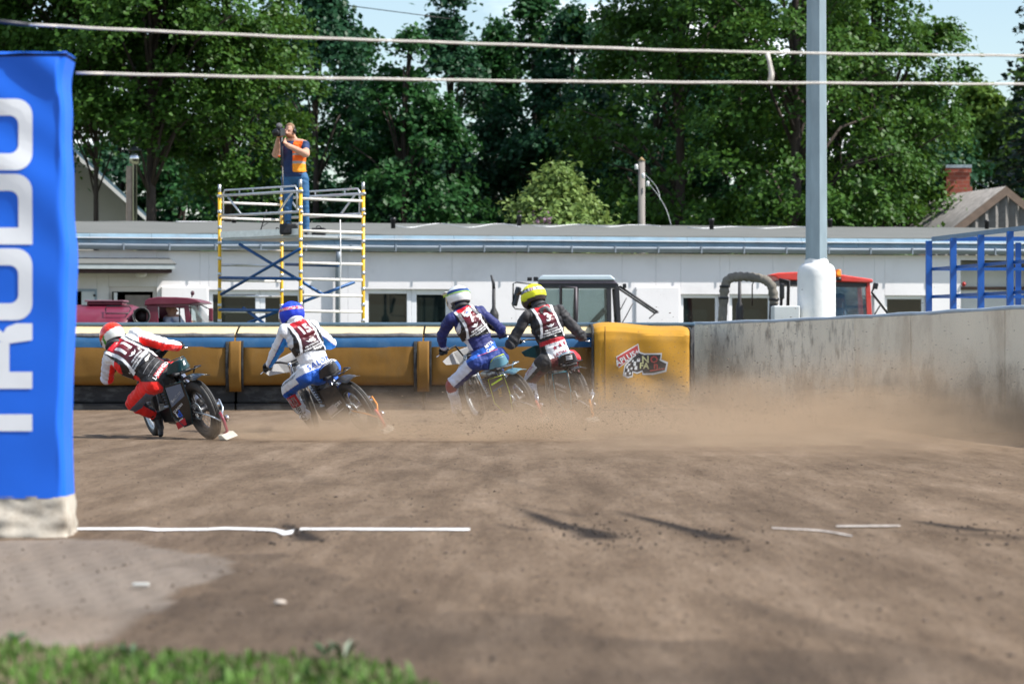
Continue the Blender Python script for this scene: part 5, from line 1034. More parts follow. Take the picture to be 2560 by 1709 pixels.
def fuse(mb, voxel=.01, it=4):
    me = mb.mesh('fused'); o = bpy.data.objects.new('fused', me); COL.objects.link(o)
    r = o.modifiers.new('r', 'REMESH'); r.mode = 'VOXEL'; r.voxel_size = voxel; r.use_smooth_shade = True
    if it: s_ = o.modifiers.new('s', 'SMOOTH'); s_.factor = .5; s_.iterations = it
    dg = bpy.context.evaluated_depsgraph_get(); dg.update(); m2 = bpy.data.meshes.new_from_object(o.evaluated_get(dg)); bpy.data.objects.remove(o); bpy.data.meshes.remove(me)
    m2.polygons.foreach_set('use_smooth', [True] * len(m2.polygons)); return m2
def ray_depth(px, py, parent, L_, prefer):
    """depth along a photo ray at which a joint lies L_ from its parent; prefer +1 far, -1 near"""
    d = PX(px, py, 1.) - Vector((0, 0, CAM_H)); o = Vector((0, 0, CAM_H)); a = d.dot(d); q = parent - o; b_ = -2 * d.dot(q); c = q.dot(q) - L_ * L_; D = b_ * b_ - 4 * a * c
    if D < 0: return -b_ / (2 * a)
    s = math.sqrt(D); return (-b_ + prefer * s) / (2 * a)
def limb(parent, px, L_, end, L2):
    """middle joint on a photo ray: of the two depths take the one that suits the next bone's length"""
    best = None
    for pr in (-1, 1):
        Y = ray_depth(*px, parent, L_, pr); p = PX(*px, Y); e = abs((p - end).length - L2)
        if best is None or e < best[0]: best = (e, p)
    return best[1]
m_suit = M('race_suit', attr='Col', rough=.66, var=.10, vs=9, bump=.45, bs=30, sheen=.1)
m_vestc = M('race_bib', attr='Col', rough=.32, var=.06, vs=6, bump=.10, bs=22)
m_helm = M('helmet_shell', attr='Col', rough=.25, var=.03, vs=6, coat=.5)
m_helmc = M('helmet_cloth', attr='Col', rough=.6, var=.08, vs=9, bump=.25, bs=20)
m_glove = M('black_glove', (.02, .02, .022), .6, 0, .2, 20); m_boot = M('black_boot', (.022, .021, .022), .5, 0, .3, 14, dirt=(.2, .16, .12, .6), ds=9)
def paint(me, cols):
    at = me.color_attributes.new('Col', 'FLOAT_COLOR', 'POINT'); c = np.ones((len(me.vertices), 4), np.float32); c[:, :3] = np.asarray(cols, np.float32); at.data.foreach_set('color', c.ravel())
def coords(me):
    v = np.empty(len(me.vertices) * 3, np.float32); me.vertices.foreach_get('co', v); n = np.empty_like(v); me.vertices.foreach_get('normal', n); return v.reshape(-1, 3), n.reshape(-1, 3)
def bone_of(V, bones):
    D = []; T = []
    for nm, a, b_, r in bones:
        a = np.array(a); b_ = np.array(b_); d = b_ - a; t = np.clip(((V - a) @ d) / max(1e-9, d @ d), 0, 1); D.append(np.linalg.norm(V - a - t[:, None] * d, axis=1) - r); T.append(t)
    D = np.array(D); T = np.array(T); k = D.argmin(0); return k, T[k, np.arange(len(V))]
def wrinkle(me, bones, amp=.0105, f=12):
    V, N = coords(me); k, t = bone_of(V, bones); off = np.zeros(len(V))
    for i, p in enumerate(V):
        nm, a, b_, r = bones[k[i]]; L_ = (Vector(b_) - Vector(a)).length; w = 0. if nm in ('neck',) else 1.3
        e = min(t[i], 1 - t[i]); fold = math.sin(t[i] * L_ * 85 + 3 * noise.noise(Vector(p) * 8)) * math.exp(-e * 5)
        off[i] = w * (amp * noise.noise(Vector(p) * f) + amp * .7 * fold)
    V = V + N * off[:, None]; me.vertices.foreach_set('co', V.astype(np.float32).ravel()); me.update()
def hand_mesh(grip, axis, wrist, r=.02, vox=.0055):
    """hand closed round a bar: palm from the wrist, four fingers of different length wrapped over the bar, thumb from the palm's side"""
    mb = MB(); axis = axis.normalized(); tow = wrist - grip; tow = (tow - axis * tow.dot(axis)).normalized(); up = axis.cross(tow)
    if up.z < 0: up = -up
    kn = grip + up * (r + .018) + tow * .012
    cap(mb, wrist, kn + tow * .015, .028, .040, .022, .018, axis)
    for i, (o, ln) in enumerate(((-.032, .95), (-.0105, 1.08), (.0105, 1.0), (.032, .82))):
        c = grip + axis * o; pts = []
        for a in (100, 55, 10, -40, -85):
            a2 = R(100 - (100 - a) * ln); pts.append(c + (up * math.sin(a2) - tow * math.cos(a2)) * (r + .0095))
        pts.insert(0, kn + axis * o * 1.05 + tow * .005)
        for p, q in zip(pts, pts[1:]): cap(mb, p, q, .0095, .009, n=8, m=2)
    th = [wrist.lerp(kn, .55) - axis * .03, grip - axis * .04 + tow * (r + .012), grip - axis * .036 - up * (r + .008), grip - axis * .03 - up * (r + .006) - tow * .022]
    for p, q in zip(th, th[1:]): cap(mb, p, q, .012, .0105, n=8, m=2)
    return fuse(mb, vox, 1)
def helmet(par, c, f, up, cols, cloth=False, scale=1., peak=None, strap=None, nm='helmet'):
    f = Vector(f).normalized(); up = Vector(up); up = (up - f * up.dot(f)).normalized(); lf = up.cross(f); n, m = 64, 44; V = []; Cc = []; D = []
    for i in range(m + 1):
        th = math.pi * i / m
        for j in range(n):
            a = 2 * math.pi * j / n; d = Vector((math.sin(th) * math.cos(a), math.sin(th) * math.sin(a), math.cos(th))); r = Vector((.148, .124, .137))
            q = Vector((d.x * r.x, d.y * r.y, d.z * r.z))
            if d.z < .1 and d.x > 0: q.x *= 1 + .30 * min(1, (.1 - d.z) * 1.6) * d.x; q.y *= 1 - .12 * min(1, (.1 - d.z))
            if d.z < -.3: q.z *= 1.12
            if d.x < -.3 and d.z < -.2: q.x *= 1 - .12 * min(1, (-.2 - d.z) * 1.5)
            if cloth and d.z > -.3: w = .004 * noise.noise((d.x * 5, d.y * 5, d.z * 9)) + .003 * math.sin(a * 9) * max(0, -d.x); q += d * (w + .004)
            V.append(c + (f * q.x + lf * q.y + up * q.z) * scale); D.append(d); Cc.append(cols(d))
    F = []
    for i in range(m):
        for j in range(n):
            ids = (i * n + j, (i + 1) * n + j, (i + 1) * n + (j + 1) % n, i * n + (j + 1) % n); dz = sum(D[k].z for k in ids) / 4; dx = sum(D[k].x for k in ids) / 4
            if dz < -.80 or (dz < -.42 - .35 * (dx + .3) and dx < .45 and dz < -.45): continue
            F.append(ids)
    mb = MB(); mb.add(V, F, True); me = mb.mesh(nm); paint(me, Cc); o = link(nm, me, m_helmc if cloth else m_helm, par)
    md = o.modifiers.new('shell', 'SOLIDIFY'); md.thickness = .012; md.offset = -1
    # goggles in the face opening, peak above
    g = MB(); GV = []
    for i in range(9):
        for j in range(15):
            a = R(-62 + 124 * j / 14); z = -.055 + .075 * i / 8; GV.append(c + (f * (math.cos(a) * .158 + .004) + lf * math.sin(a) * .120 + up * z) * scale)
    g.add(GV, [(i * 15 + j, i * 15 + j + 1, (i + 1) * 15 + j + 1, (i + 1) * 15 + j) for i in range(8) for j in range(14)], True); g.build('goggles', M('goggle_lens', (.02, .02, .025), .1, 0, 0, coat=.6), o)
    if peak:
        p = MB(); PV = []
        for i in range(5):
            for j in range(11):
                a = R(-48 + 96 * j / 10); k = i / 4; PV.append(c + (f * (math.cos(a) * (.13 + .085 * k) + .01) + lf * math.sin(a) * (.125 - .01 * k) + up * (.095 - .012 * k + .012 * math.cos(a * 2))) * scale)
        p.add(PV, [(i * 11 + j, i * 11 + j + 1, (i + 1) * 11 + j + 1, (i + 1) * 11 + j) for i in range(4) for j in range(10)], True); p.build('peak', peak, o, solid=.006)
    if strap is not None:
        s_ = MB(); SV = []; cs = []
        z0, z1, fn = strap
        for i in range(4):
            for j in range(49):
                a = R(55 + 250 * j / 48); z = z0 + (z1 - z0) * i / 3; k = math.sqrt(max(.05, 1 - (z / .137) ** 2)); SV.append(c + (f * (math.cos(a) * (.148 * k + .007)) + lf * math.sin(a) * (.124 * k + .007) + up * z) * scale); cs.append(fn(a, i / 3))
        s_.add(SV, [(i * 49 + j, i * 49 + j + 1, (i + 1) * 49 + j + 1, (i + 1) * 49 + j) for i in range(3) for j in range(48)], True); me = s_.mesh('goggle_strap'); paint(me, cs); link('goggle_strap', me, M('strap_weave', attr='Col', rough=.7, var=.1, vs=40), o)
    return o, (c, f, lf, up)

# ------------------------------------------------------------------ speedway motorcycles
def bike(label, X, Y, psi, phi, steer, bar, col):
    t = thing('speedway_motorcycle', label, 'motorcycle', (X, Y, gz(X, Y)), (-R(phi), 0, R(90 + psi)), 'speedway motorcycles in the race')
    B = chain(t); out = {}
    m_a = M('tyre_' + col['id'], (.030, .029, .028), .62, 0, .35, 18, bump=.25, bs=70, dirt=(.30, .25, .20, col.get('dust', .35)), ds=4)
    def wheel_(c, r, w, rimc, par=None, xf=None):
        pr = [(r - w * .98, -w * .42), (r - w * .75, -w * .52), (r - w * .38, -w * .5), (r - w * .12, -w * .34), (r - .004, -w * .14), (r - .012, -w * .10), (r - .012, -w * .06), (r, -w * .03), (r, w * .03), (r - .012, w * .06), (r - .012, w * .10), (r - .004, w * .14), (r - w * .12, w * .34), (r - w * .38, w * .5), (r - w * .75, w * .52), (r - w * .98, w * .42)]
        mb = MB(); mb.ring(pr, c, (0, 1, 0), 56)
        if xf: mb.xf(xf)
        ty = mb.build('tyre', m_a, par, local=True); mb = MB(); ri = r - w * .92
        mb.ring([(ri - .03, -w * .3), (ri + .006, -w * .38), (ri + .012, -w * .3), (ri - .012, 0), (ri + .012, w * .3), (ri + .006, w * .38), (ri - .03, w * .3), (ri - .034, 0)], c, (0, 1, 0), 48)
        if xf: mb.xf(xf)
        mb.build('rim', rimc, ty, local=True); mb = MB(); mb.lathe([(.03, -.06), (.045, -.055), (.028, -.03), (.028, .03), (.045, .055), (.03, .06)], c, (0, 1, 0), 16)
        if xf: mb.xf(xf)
        mb.build('hub', M('dark_hub', (.09, .09, .095), .45, .6), ty, local=True); mb = MB()
        for k in range(28):
            a = 2 * math.pi * k / 28; sgn = 1 if k % 2 else -1; b2 = a + .35 * (1 if k % 4 < 2 else -1); mb.tube([Vector(c) + Vector((.04 * math.cos(b2), .05 * sgn, .04 * math.sin(b2))), Vector(c) + Vector(((ri - .02) * math.cos(a), .01 * sgn, (ri - .02) * math.sin(a)))], .0022, 4, caps=False)
        if xf: mb.xf(xf)
        mb.build('spokes', M('dark_spokes', (.10, .10, .10), .4, .6), ty, local=True); return ty
    wheel_((0, 0, .325), .325, .098, m_black, t)
    # steered front assembly
    ax = Vector((-.42, 0, .907)); o = Vector((1.02, 0, .85)); SX = Matrix.Translation(o) @ Matrix.Rotation(R(-steer), 4, ax) @ Matrix.Translation(-o)
    def fb(mb, nm, mat, par=t, **k): mb.xf(SX); return mb.build(nm, mat, par, local=True, **k)
    wheel_((1.36, 0, .35), .35, .074, m_chrome if col.get('chrome') else m_steel, t, SX)
    for s_ in (-1, 1):
        mb = MB(); mb.tube([(1.0, .075 * s_, .90), (1.16, .07 * s_, .62), (1.35, .07 * s_, .36)], [.024, .02, .015], 10); fb(mb, 'fork_leg', m_chrome if col.get('chrome') else m_steel)
    mb = MB(); mb.cbox((1.03, 0, .86), (.05, .19, .035)); mb.cbox((1.10, 0, .73), (.05, .19, .03)); fb(mb, 'fork_yoke', m_black, bev=.008)
    bx_, bz_, hw = bar
    mb = MB(); hb = [(bx_ - .03, hw + .005, bz_ - .012), (bx_ + .03, hw * .62, bz_ + .012), (1.0, .17, bz_ + .0), (1.03, .09, .90), (1.03, -.09, .90), (1.0, -.17, bz_), (bx_ + .03, -hw * .62, bz_ + .012), (bx_ - .03, -hw - .005, bz_ - .012)]; mb.tube(hb, .0125, 8); hbo = fb(mb, 'handlebar', m_black)
    for s_ in (-1, 1):
        mb = MB(); mb.tube([(bx_ + .005, s_ * hw * .78, bz_ + .0), (bx_ - .03, s_ * (hw + .012), bz_ - .014)], .019, 10); fb(mb, 'grip', m_rubber)
        mb = MB(); mb.tube([(bx_ + .05, s_ * hw * .70, bz_ - .01), (bx_ + .06, s_ * hw * .9, bz_ - .03), (bx_ + .01, s_ * (hw + .05), bz_ - .045)], .007, 6); fb(mb, 'lever', m_chrome)
    # front shield plate between bars and wheel
    mb = MB(); mb.add([(1.03, .37, .90), (1.05, .20, .975), (1.06, 0, .99), (1.05, -.20, .97), (1.05, -.26, .90), (1.10, -.14, .80), (1.11, .0, .78), (1.10, .14, .80), (1.05, .33, .845)], [(0, 1, 7, 8), (1, 2, 6, 7), (2, 3, 5, 6), (3, 4, 5)]); fb(mb, 'front_shield', col['shield'], solid=.008)
    mb = MB(); mb.prism([(1.12, .80), (1.16, .78), (1.245, .50), (1.20, .49)], 1, -.045, .045); fb(mb, 'fork_cover', col['shield'], bev=.01)
    a0 = [(1.36 + .40 * math.cos(R(a)), .35 + .40 * math.sin(R(a))) for a in range(60, 141, 10)]; mb = MB(); mb.add([(x, yy, z) for x, z in a0 for yy in (-.05, 0, .05)], [(3 * i + j, 3 * i + 3 + j, 3 * i + 4 + j, 3 * i + 1 + j) for i in range(len(a0) - 1) for j in range(2)], True); fb(mb, 'front_mudguard', col['body'], solid=.006)
    # frame, engine, tank
    mb = MB()
    mb.tube([(1.0, 0, .86), (.72, 0, .80), (.36, 0, .70), (.22, 0, .60)], .017, 8); mb.tube([(1.03, 0, .78), (.93, 0, .45), (.80, 0, .20), (.35, 0, .17)], .018, 8)
    for s_ in (-1, 1): mb.tube([(.36, .03 * s_, .68), (.10, .075 * s_, .40), (0, .075 * s_, .325)], .013, 6); mb.tube([(.38, .05 * s_, .18), (.18, .075 * s_, .26), (0, .075 * s_, .325)], .013, 6)
    mb.tube([(.38, 0, .70), (.38, 0, .18)], .016, 8); mb.build('frame', col['frame'], t, local=True)
    mb = MB(); mb.box((.52, -.09, .17), (.78, .09, .38)); en = mb.build('engine_case', M('cast_alloy', (.30, .30, .31), .45, .8, .15, 12), t, local=True, bev=.03, seg=3)
    mb = MB()
    for k in range(7): mb.box((.56 + .006 * k, -.075, .39 + k * .032), (.74 + .006 * k, .075, .402 + k * .032))
    mb.box((.60, -.05, .38), (.72, .05, .62)); mb.build('cylinder_fins', M('black_fins', (.03, .03, .032), .5, .5), en, local=True); mb = MB(); mb.box((.59, -.07, .615), (.77, .07, .68)); mb.build('cylinder_head', m_steel, en, local=True, bev=.02)
    mb = MB(); mb.lathe([(.085, .09), (.088, .135), (.07, .15), (.02, .152)], (.42, 0, .31), (0, 1, 0), 24); mb.build('clutch_cover', m_chrome, t, local=True)
    mb = MB(); mb.prism([(.36, .22), (.80, .20), (.82, .34), (.40, .42)], 1, .093, .12); mb.build('primary_cover', m_black, t, local=True, bev=.012)
    mb = MB(); mb.tube([(.70, -.06, .62), (.82, -.12, .45), (.66, -.15, .24), (.30, -.15, .26), (-.02, -.15, .33)], [.02, .022, .025, .03, .045], 10); mb.build('exhaust', m_chrome, t, local=True)
    mb = MB(); mb.prism([(.52, .80), (.62, .86), (.90, .87), (.97, .80), (.88, .74), (.56, .73)], 1, -.085, .085); mb.build('fuel_tank', col['body'], t, local=True, bev=.035, seg=3)
    mb = MB(); mb.ring([(.075, -.002), (.095, -.004), (.095, .004), (.075, .002)], (0, .062, .325), (0, 1, 0), 30); mb.build('sprocket', m_steel, t, local=True)
    mb = MB(); mb.tube([(0, .062, .42), (.45, .075, .35)], .008, 5); mb.tube([(0, .062, .23), (.45, .075, .27)], .008, 5); mb.build('chain', m_black, t, local=True)
    # seat hump: low padded saddle with an upstanding rear cowl
    def hump(u, v):
        y = (-1 + 2 * u) * (.135 - .03 * v); x = .16 - .03 * v + .05 * (1 - (2 * u - 1) ** 2) * -1 + .10; z = .745 + .125 * v * (1 - .45 * (2 * u - 1) ** 4); return (x + .06 * (2 * u - 1) ** 2, y, z)
    mb = MB(); mb.add(*grid(hump, 20, 10), True); so = mb.build('seat_cowl', col['cowl'], t, local=True, solid=.03); cwb = BVHTree.FromPolygons([B @ v.co for v in so.data.vertices], [tuple(p.vertices) for p in so.data.polygons])
    mb = MB(); mb.tube([Vector(hump(k / 20, 1)) + Vector((-.004, 0, .016)) for k in range(21)], .006, 5); mb.build('cowl_trim', col['trim'], so, local=True)
    mb = MB(); mb.prism([(.20, .74), (.26, .77), (.45, .765), (.60, .79), (.60, .75), (.30, .70), (.20, .71)], 1, -.10, .10); mb.build('saddle', M('saddle_vinyl', (.02, .02, .022), .5, 0, .2), t, local=True, bev=.025, seg=3)
    # rear mudguard with grab loop
    a1 = [(.385 * math.cos(R(a)) * (1.0), .325 + .385 * math.sin(R(a)) + (.012 if a > 100 else 0)) for a in range(58, 116, 6)] + [(-.24, .70)]; mb = MB()
    mb.add([(x, yy, z - .02 * (abs(yy) / .075) ** 2) for x, z in a1 for yy in (-.085, -.05, 0, .05, .085)], [(5 * i + j, 5 * i + 5 + j, 5 * i + 6 + j, 5 * i + 1 + j) for i in range(len(a1) - 1) for j in range(4)], True); mg = mb.build('rear_mudguard', col['guard'], t, local=True, solid=.006)
    mb = MB(); mb.tube([(.12, .08, .70), (.06, .085, .765), (-.10, .08, .775), (-.12, 0, .775), (-.10, -.08, .775), (.06, -.085, .765), (.12, -.08, .70)], .008, 6); mb.build('grab_loop', col['loop'], mg, local=True)
    # side plate hung left of the rear wheel, facing back and out
    PL = [Vector(p) for p in ((.075, .085, .665), (.225, .235, .655), (.255, .235, .34), (.19, .165, .19), (.13, .095, .20), (.085, .075, .42))]
    mb = MB(); mb.add(PL, [tuple(range(6))]); pl_ = mb.build('side_plate', col['plate'], t, local=True, solid=.008, bev=0)
    mb = MB(); mb.tube([p + Vector((-.006, .006, 0)) for p in PL], .005, 5, closed=True); mb.build('plate_edge', col['trim'], pl_, local=True)
    pu = (PL[0] - PL[1]).normalized(); pv = (PL[0] - PL[4]); pv = (pv - pu * pv.dot(pu)).normalized(); pn = pu.cross(pv)
    if pn.x > 0: pn = -pn; pu = -pu; pn = pu.cross(pv)
    # dirt deflector: sprung arm carrying a flap behind the tyre
    mb = MB(); mb.tube([(0, -.085, .325), (-.24, -.10, .40), (-.36, -.06, .33), (-.395, 0, .24)], .011, 6); mb.tube([(0, .085, .325), (-.30, .09, .30), (-.395, .02, .22)], .009, 6); dfa = mb.build('deflector_arm', col['arm0'], t, local=True)
    mb = MB(); mb.tube([(-.385, 0, .30), (-.42, 0, .22), (-.425, .0, .10), (-.41, .05, .075)], [.016, .018, .016, .014], 8); mb.build('deflector_link', col['arm1'], dfa, local=True)
    mb = MB(); mb.prism([(-.37, .085), (-.45, .085), (-.54, .035), (-.38, .03)], 1, -.055, .09); mb.build('deflector_flap', M('cream_flap', (.62, .58, .48), .6, 0, .15, 9), dfa, local=True, bev=.008)
    mb = MB(); mb.lathe([(.035, -.012), (.035, .012)], (-.40, -.05, .22), (0, 1, 0), 14); mb.build('deflector_wheel', m_chrome, dfa, local=True)
    mb = MB(); mb.tube([(.52, -.02, .33), (.52, -.24, .33)], .012, 6); mb.build('foot_peg', m_steel, t, local=True)
    def steer_p(p): return B @ (SX @ Vector(p))
    out.update(t=t, B=B, L=steer_p((bx_ - .012, hw * .9, bz_ - .006)), Rg=steer_p((bx_ - .012, -hw * .9, bz_ - .006)), cowl=so, plate=pl_, PL=[B @ p for p in PL], pn=(B.to_3x3() @ pn), pu=(B.to_3x3() @ pu), pv=(B.to_3x3() @ pv), cwb=cwb,
               La=((B @ (SX @ Vector((bx_ - .03, hw, bz_)))) - (B @ (SX @ Vector((bx_ + .03, hw * .62, bz_ + .01))))).normalized(), Ra=((B @ (SX @ Vector((bx_ - .03, -hw, bz_)))) - (B @ (SX @ Vector((bx_ + .03, -hw * .62, bz_ + .01))))).normalized())
    return out
def plate_print(bk, txt, u, v, size, mat, ang=0, bold=.01, me=None):
    c = bk['PL'][0] + (bk['PL'][4] - bk['PL'][0]) * v + (bk['PL'][1] - bk['PL'][0]) * u; a = R(ang); U = bk['pu'] * math.cos(a) + bk['pv'] * math.sin(a); W = -bk['pu'] * math.sin(a) + bk['pv'] * math.cos(a)
    decal('printing', me or text_mesh(txt, size, bold), c, U, W, None, mat, bk['plate'], .012, .2)
def cowl_print(bk, me, du=0, dz=0):
    B = bk['B'].to_3x3(); p = bk['B'] @ Vector((.15, du, .82 + dz)); decal('printing', me, p, B @ Vector((0, -1, 0)), B @ Vector((0, 0, 1)), bk['cwb'], m_pw, bk['cowl'], .02, .03, .2)
m_pw = M('print_pure_white', (.78, .78, .78), .45, 0, .03); m_pb = M('print_blue', (.02, .10, .50), .45); m_prd = M('print_bright_red', (.55, .03, .04), .45); m_pk = M('print_ink', (.012, .012, .016), .5); m_plime = M('print_lime', (.62, .85, .05), .5); m_pgold = M('print_gold', (.55, .36, .05), .5); m_pmar = M('print_maroon', (.30, .01, .04), .5)
m_gloss = M('gloss_black', (.012, .013, .016), .22, 0, .1, 6, coat=.4); m_wplas = M('white_plastic', (.74, .74, .73), .4, 0, .05, 8, dirt=(.4, .34, .28, .4), ds=6); m_pet = M('petrol_plastic', (.01, .05, .06), .25, 0, .1, coat=.4)
m_cyanf = M('cyan_plastic', (.12, .27, .34), .4, 0, .12, 8, dirt=(.3, .25, .2, .4), ds=6); m_limeT = M('lime_trim', (.68, .82, .05), .45); m_cyanT = M('cyan_trim', (.05, .50, .68), .4); m_silv = M('silver_trim', (.6, .66, .70), .3, .8); m_orange = M('orange_link', (.72, .25, .03), .5); m_pink = M('pink_red_link', (.62, .13, .11), .6); m_mard = M('maroon_link', (.20, .02, .04), .4); m_smoke = M('smoked_plastic', (.035, .035, .038), .3, 0, .2, 9, dirt=(.2, .16, .12, .4), ds=8)
m_slateP = M('slate_plate', (.13, .16, .22), .4, 0, .1, 6)
b1 = bike('black speedway bike leaning under the rider in red, number eleven', -3.10, 31.75, 31, 19, 13, (1.0, .93, .41), dict(id='a', dust=.25, shield=m_gloss, body=m_gloss, frame=m_black, cowl=m_pet, trim=m_pet, guard=m_gloss, loop=m_black, plate=m_gloss, arm0=m_silv, arm1=m_mard))
b2 = bike('silver forked speedway bike with white shield under the rider in white', -1.56, 33.9, 30, 29, 15, (1.0, .95, .37), dict(id='b', dust=.5, shield=m_wplas, body=m_wplas, frame=m_silv, cowl=m_smoke, trim=m_smoke, guard=m_smoke, loop=m_smoke, plate=m_smoke, arm0=m_orange, arm1=m_pink, chrome=1))
b3 = bike('speedway bike with pale cyan cowl and lime edging under the rider in navy', .205, 38.0, 27, 20, 11, (.80, 1.05, .44), dict(id='c', dust=.6, shield=m_wplas, body=m_wplas, frame=m_silv, cowl=m_cyanf, trim=m_limeT, guard=m_cyanf, loop=m_silv, plate=m_smoke, arm0=m_silv, arm1=m_pink))
b4 = bike('black speedway bike with cyan edged plate under the rider in black', .895, 38.0, 15, 10, 17, (.78, 1.05, .45), dict(id='d', dust=.55, shield=m_pet, body=m_gloss, frame=m_black, cowl=m_gloss, trim=m_cyanT, guard=m_gloss, loop=m_black, plate=m_smoke, arm0=m_silv, arm1=m_orange))
# printing on plates and cowls
decq = lambda w, h: poly_mesh([(-w / 2, -h / 2), (w / 2, -h / 2), (w / 2, h / 2), (-w / 2, h / 2)])
plate_print(b1, '', .5, .22, 0, m_slateP, 0, me=poly_mesh([(-.095, -.13), (.085, -.05), (.09, .085), (-.085, .085)]))
plate_print(b1, 'BestStart', .52, .30, .042, m_pw, 32, .02); plate_print(b1, '', .5, .40, .02, m_pb, 32, me=decq(.11, .006)); plate_print(b1, 'DUNCAN', .55, .56, .032, m_pw, 28, .02); plate_print(b1, 'd', .55, .70, .10, m_pb, 12, .04); plate_print(b1, 'i', .70, .70, .08, m_pw, 12, .03)
plate_print(b1, '', .55, .94, 0, m_prd, 0, me=poly_mesh([(-.06, -.04), (.05, -.015), (.055, .06), (-.06, .03)])); plate_print(b1, '', .55, .83, 0, m_pw, 20, me=decq(.06, .012))
plate_print(b2, '#281', .30, .48, .055, m_pw, 14, .02); plate_print(b2, '', .72, .55, 0, M('pale_sticker', (.42, .38, .38), .5), 14, me=decq(.12, .085)); plate_print(b2, '', .5, .68, 0, m_pw, 14, me=decq(.20, .006))
plate_print(b3, '', .5, .12, 0, m_plime, 14, me=decq(.17, .022)); plate_print(b3, 'PRO', .45, .42, .06, m_pgold, 80, .02); plate_print(b3, '', .5, .30, 0, MATS['blue_brace'], 14, me=decq(.16, .02))
plate_print(b4, 'ENGELEC', .5, .35, .04, m_pw, -30, .02); plate_print(b4, '', .5, .48, 0, m_pw, -30, me=decq(.13, .008)); plate_print(b4, 'LSL', .55, .62, .05, M('print_grey', (.4, .4, .42), .5), -25, .02); plate_print(b4, 'MK', .55, .78, .05, MATS['print_grey'], -25, .02)
cowl_print(b4, decq(.085, .012), -.0, .02); cowl_print(b4, decq(.085, .012), 0, 0); cowl_print(b4, decq(.085, .012), 0, -.02)
cowl_print(b1, decq(.05, .05), -.05, 0)

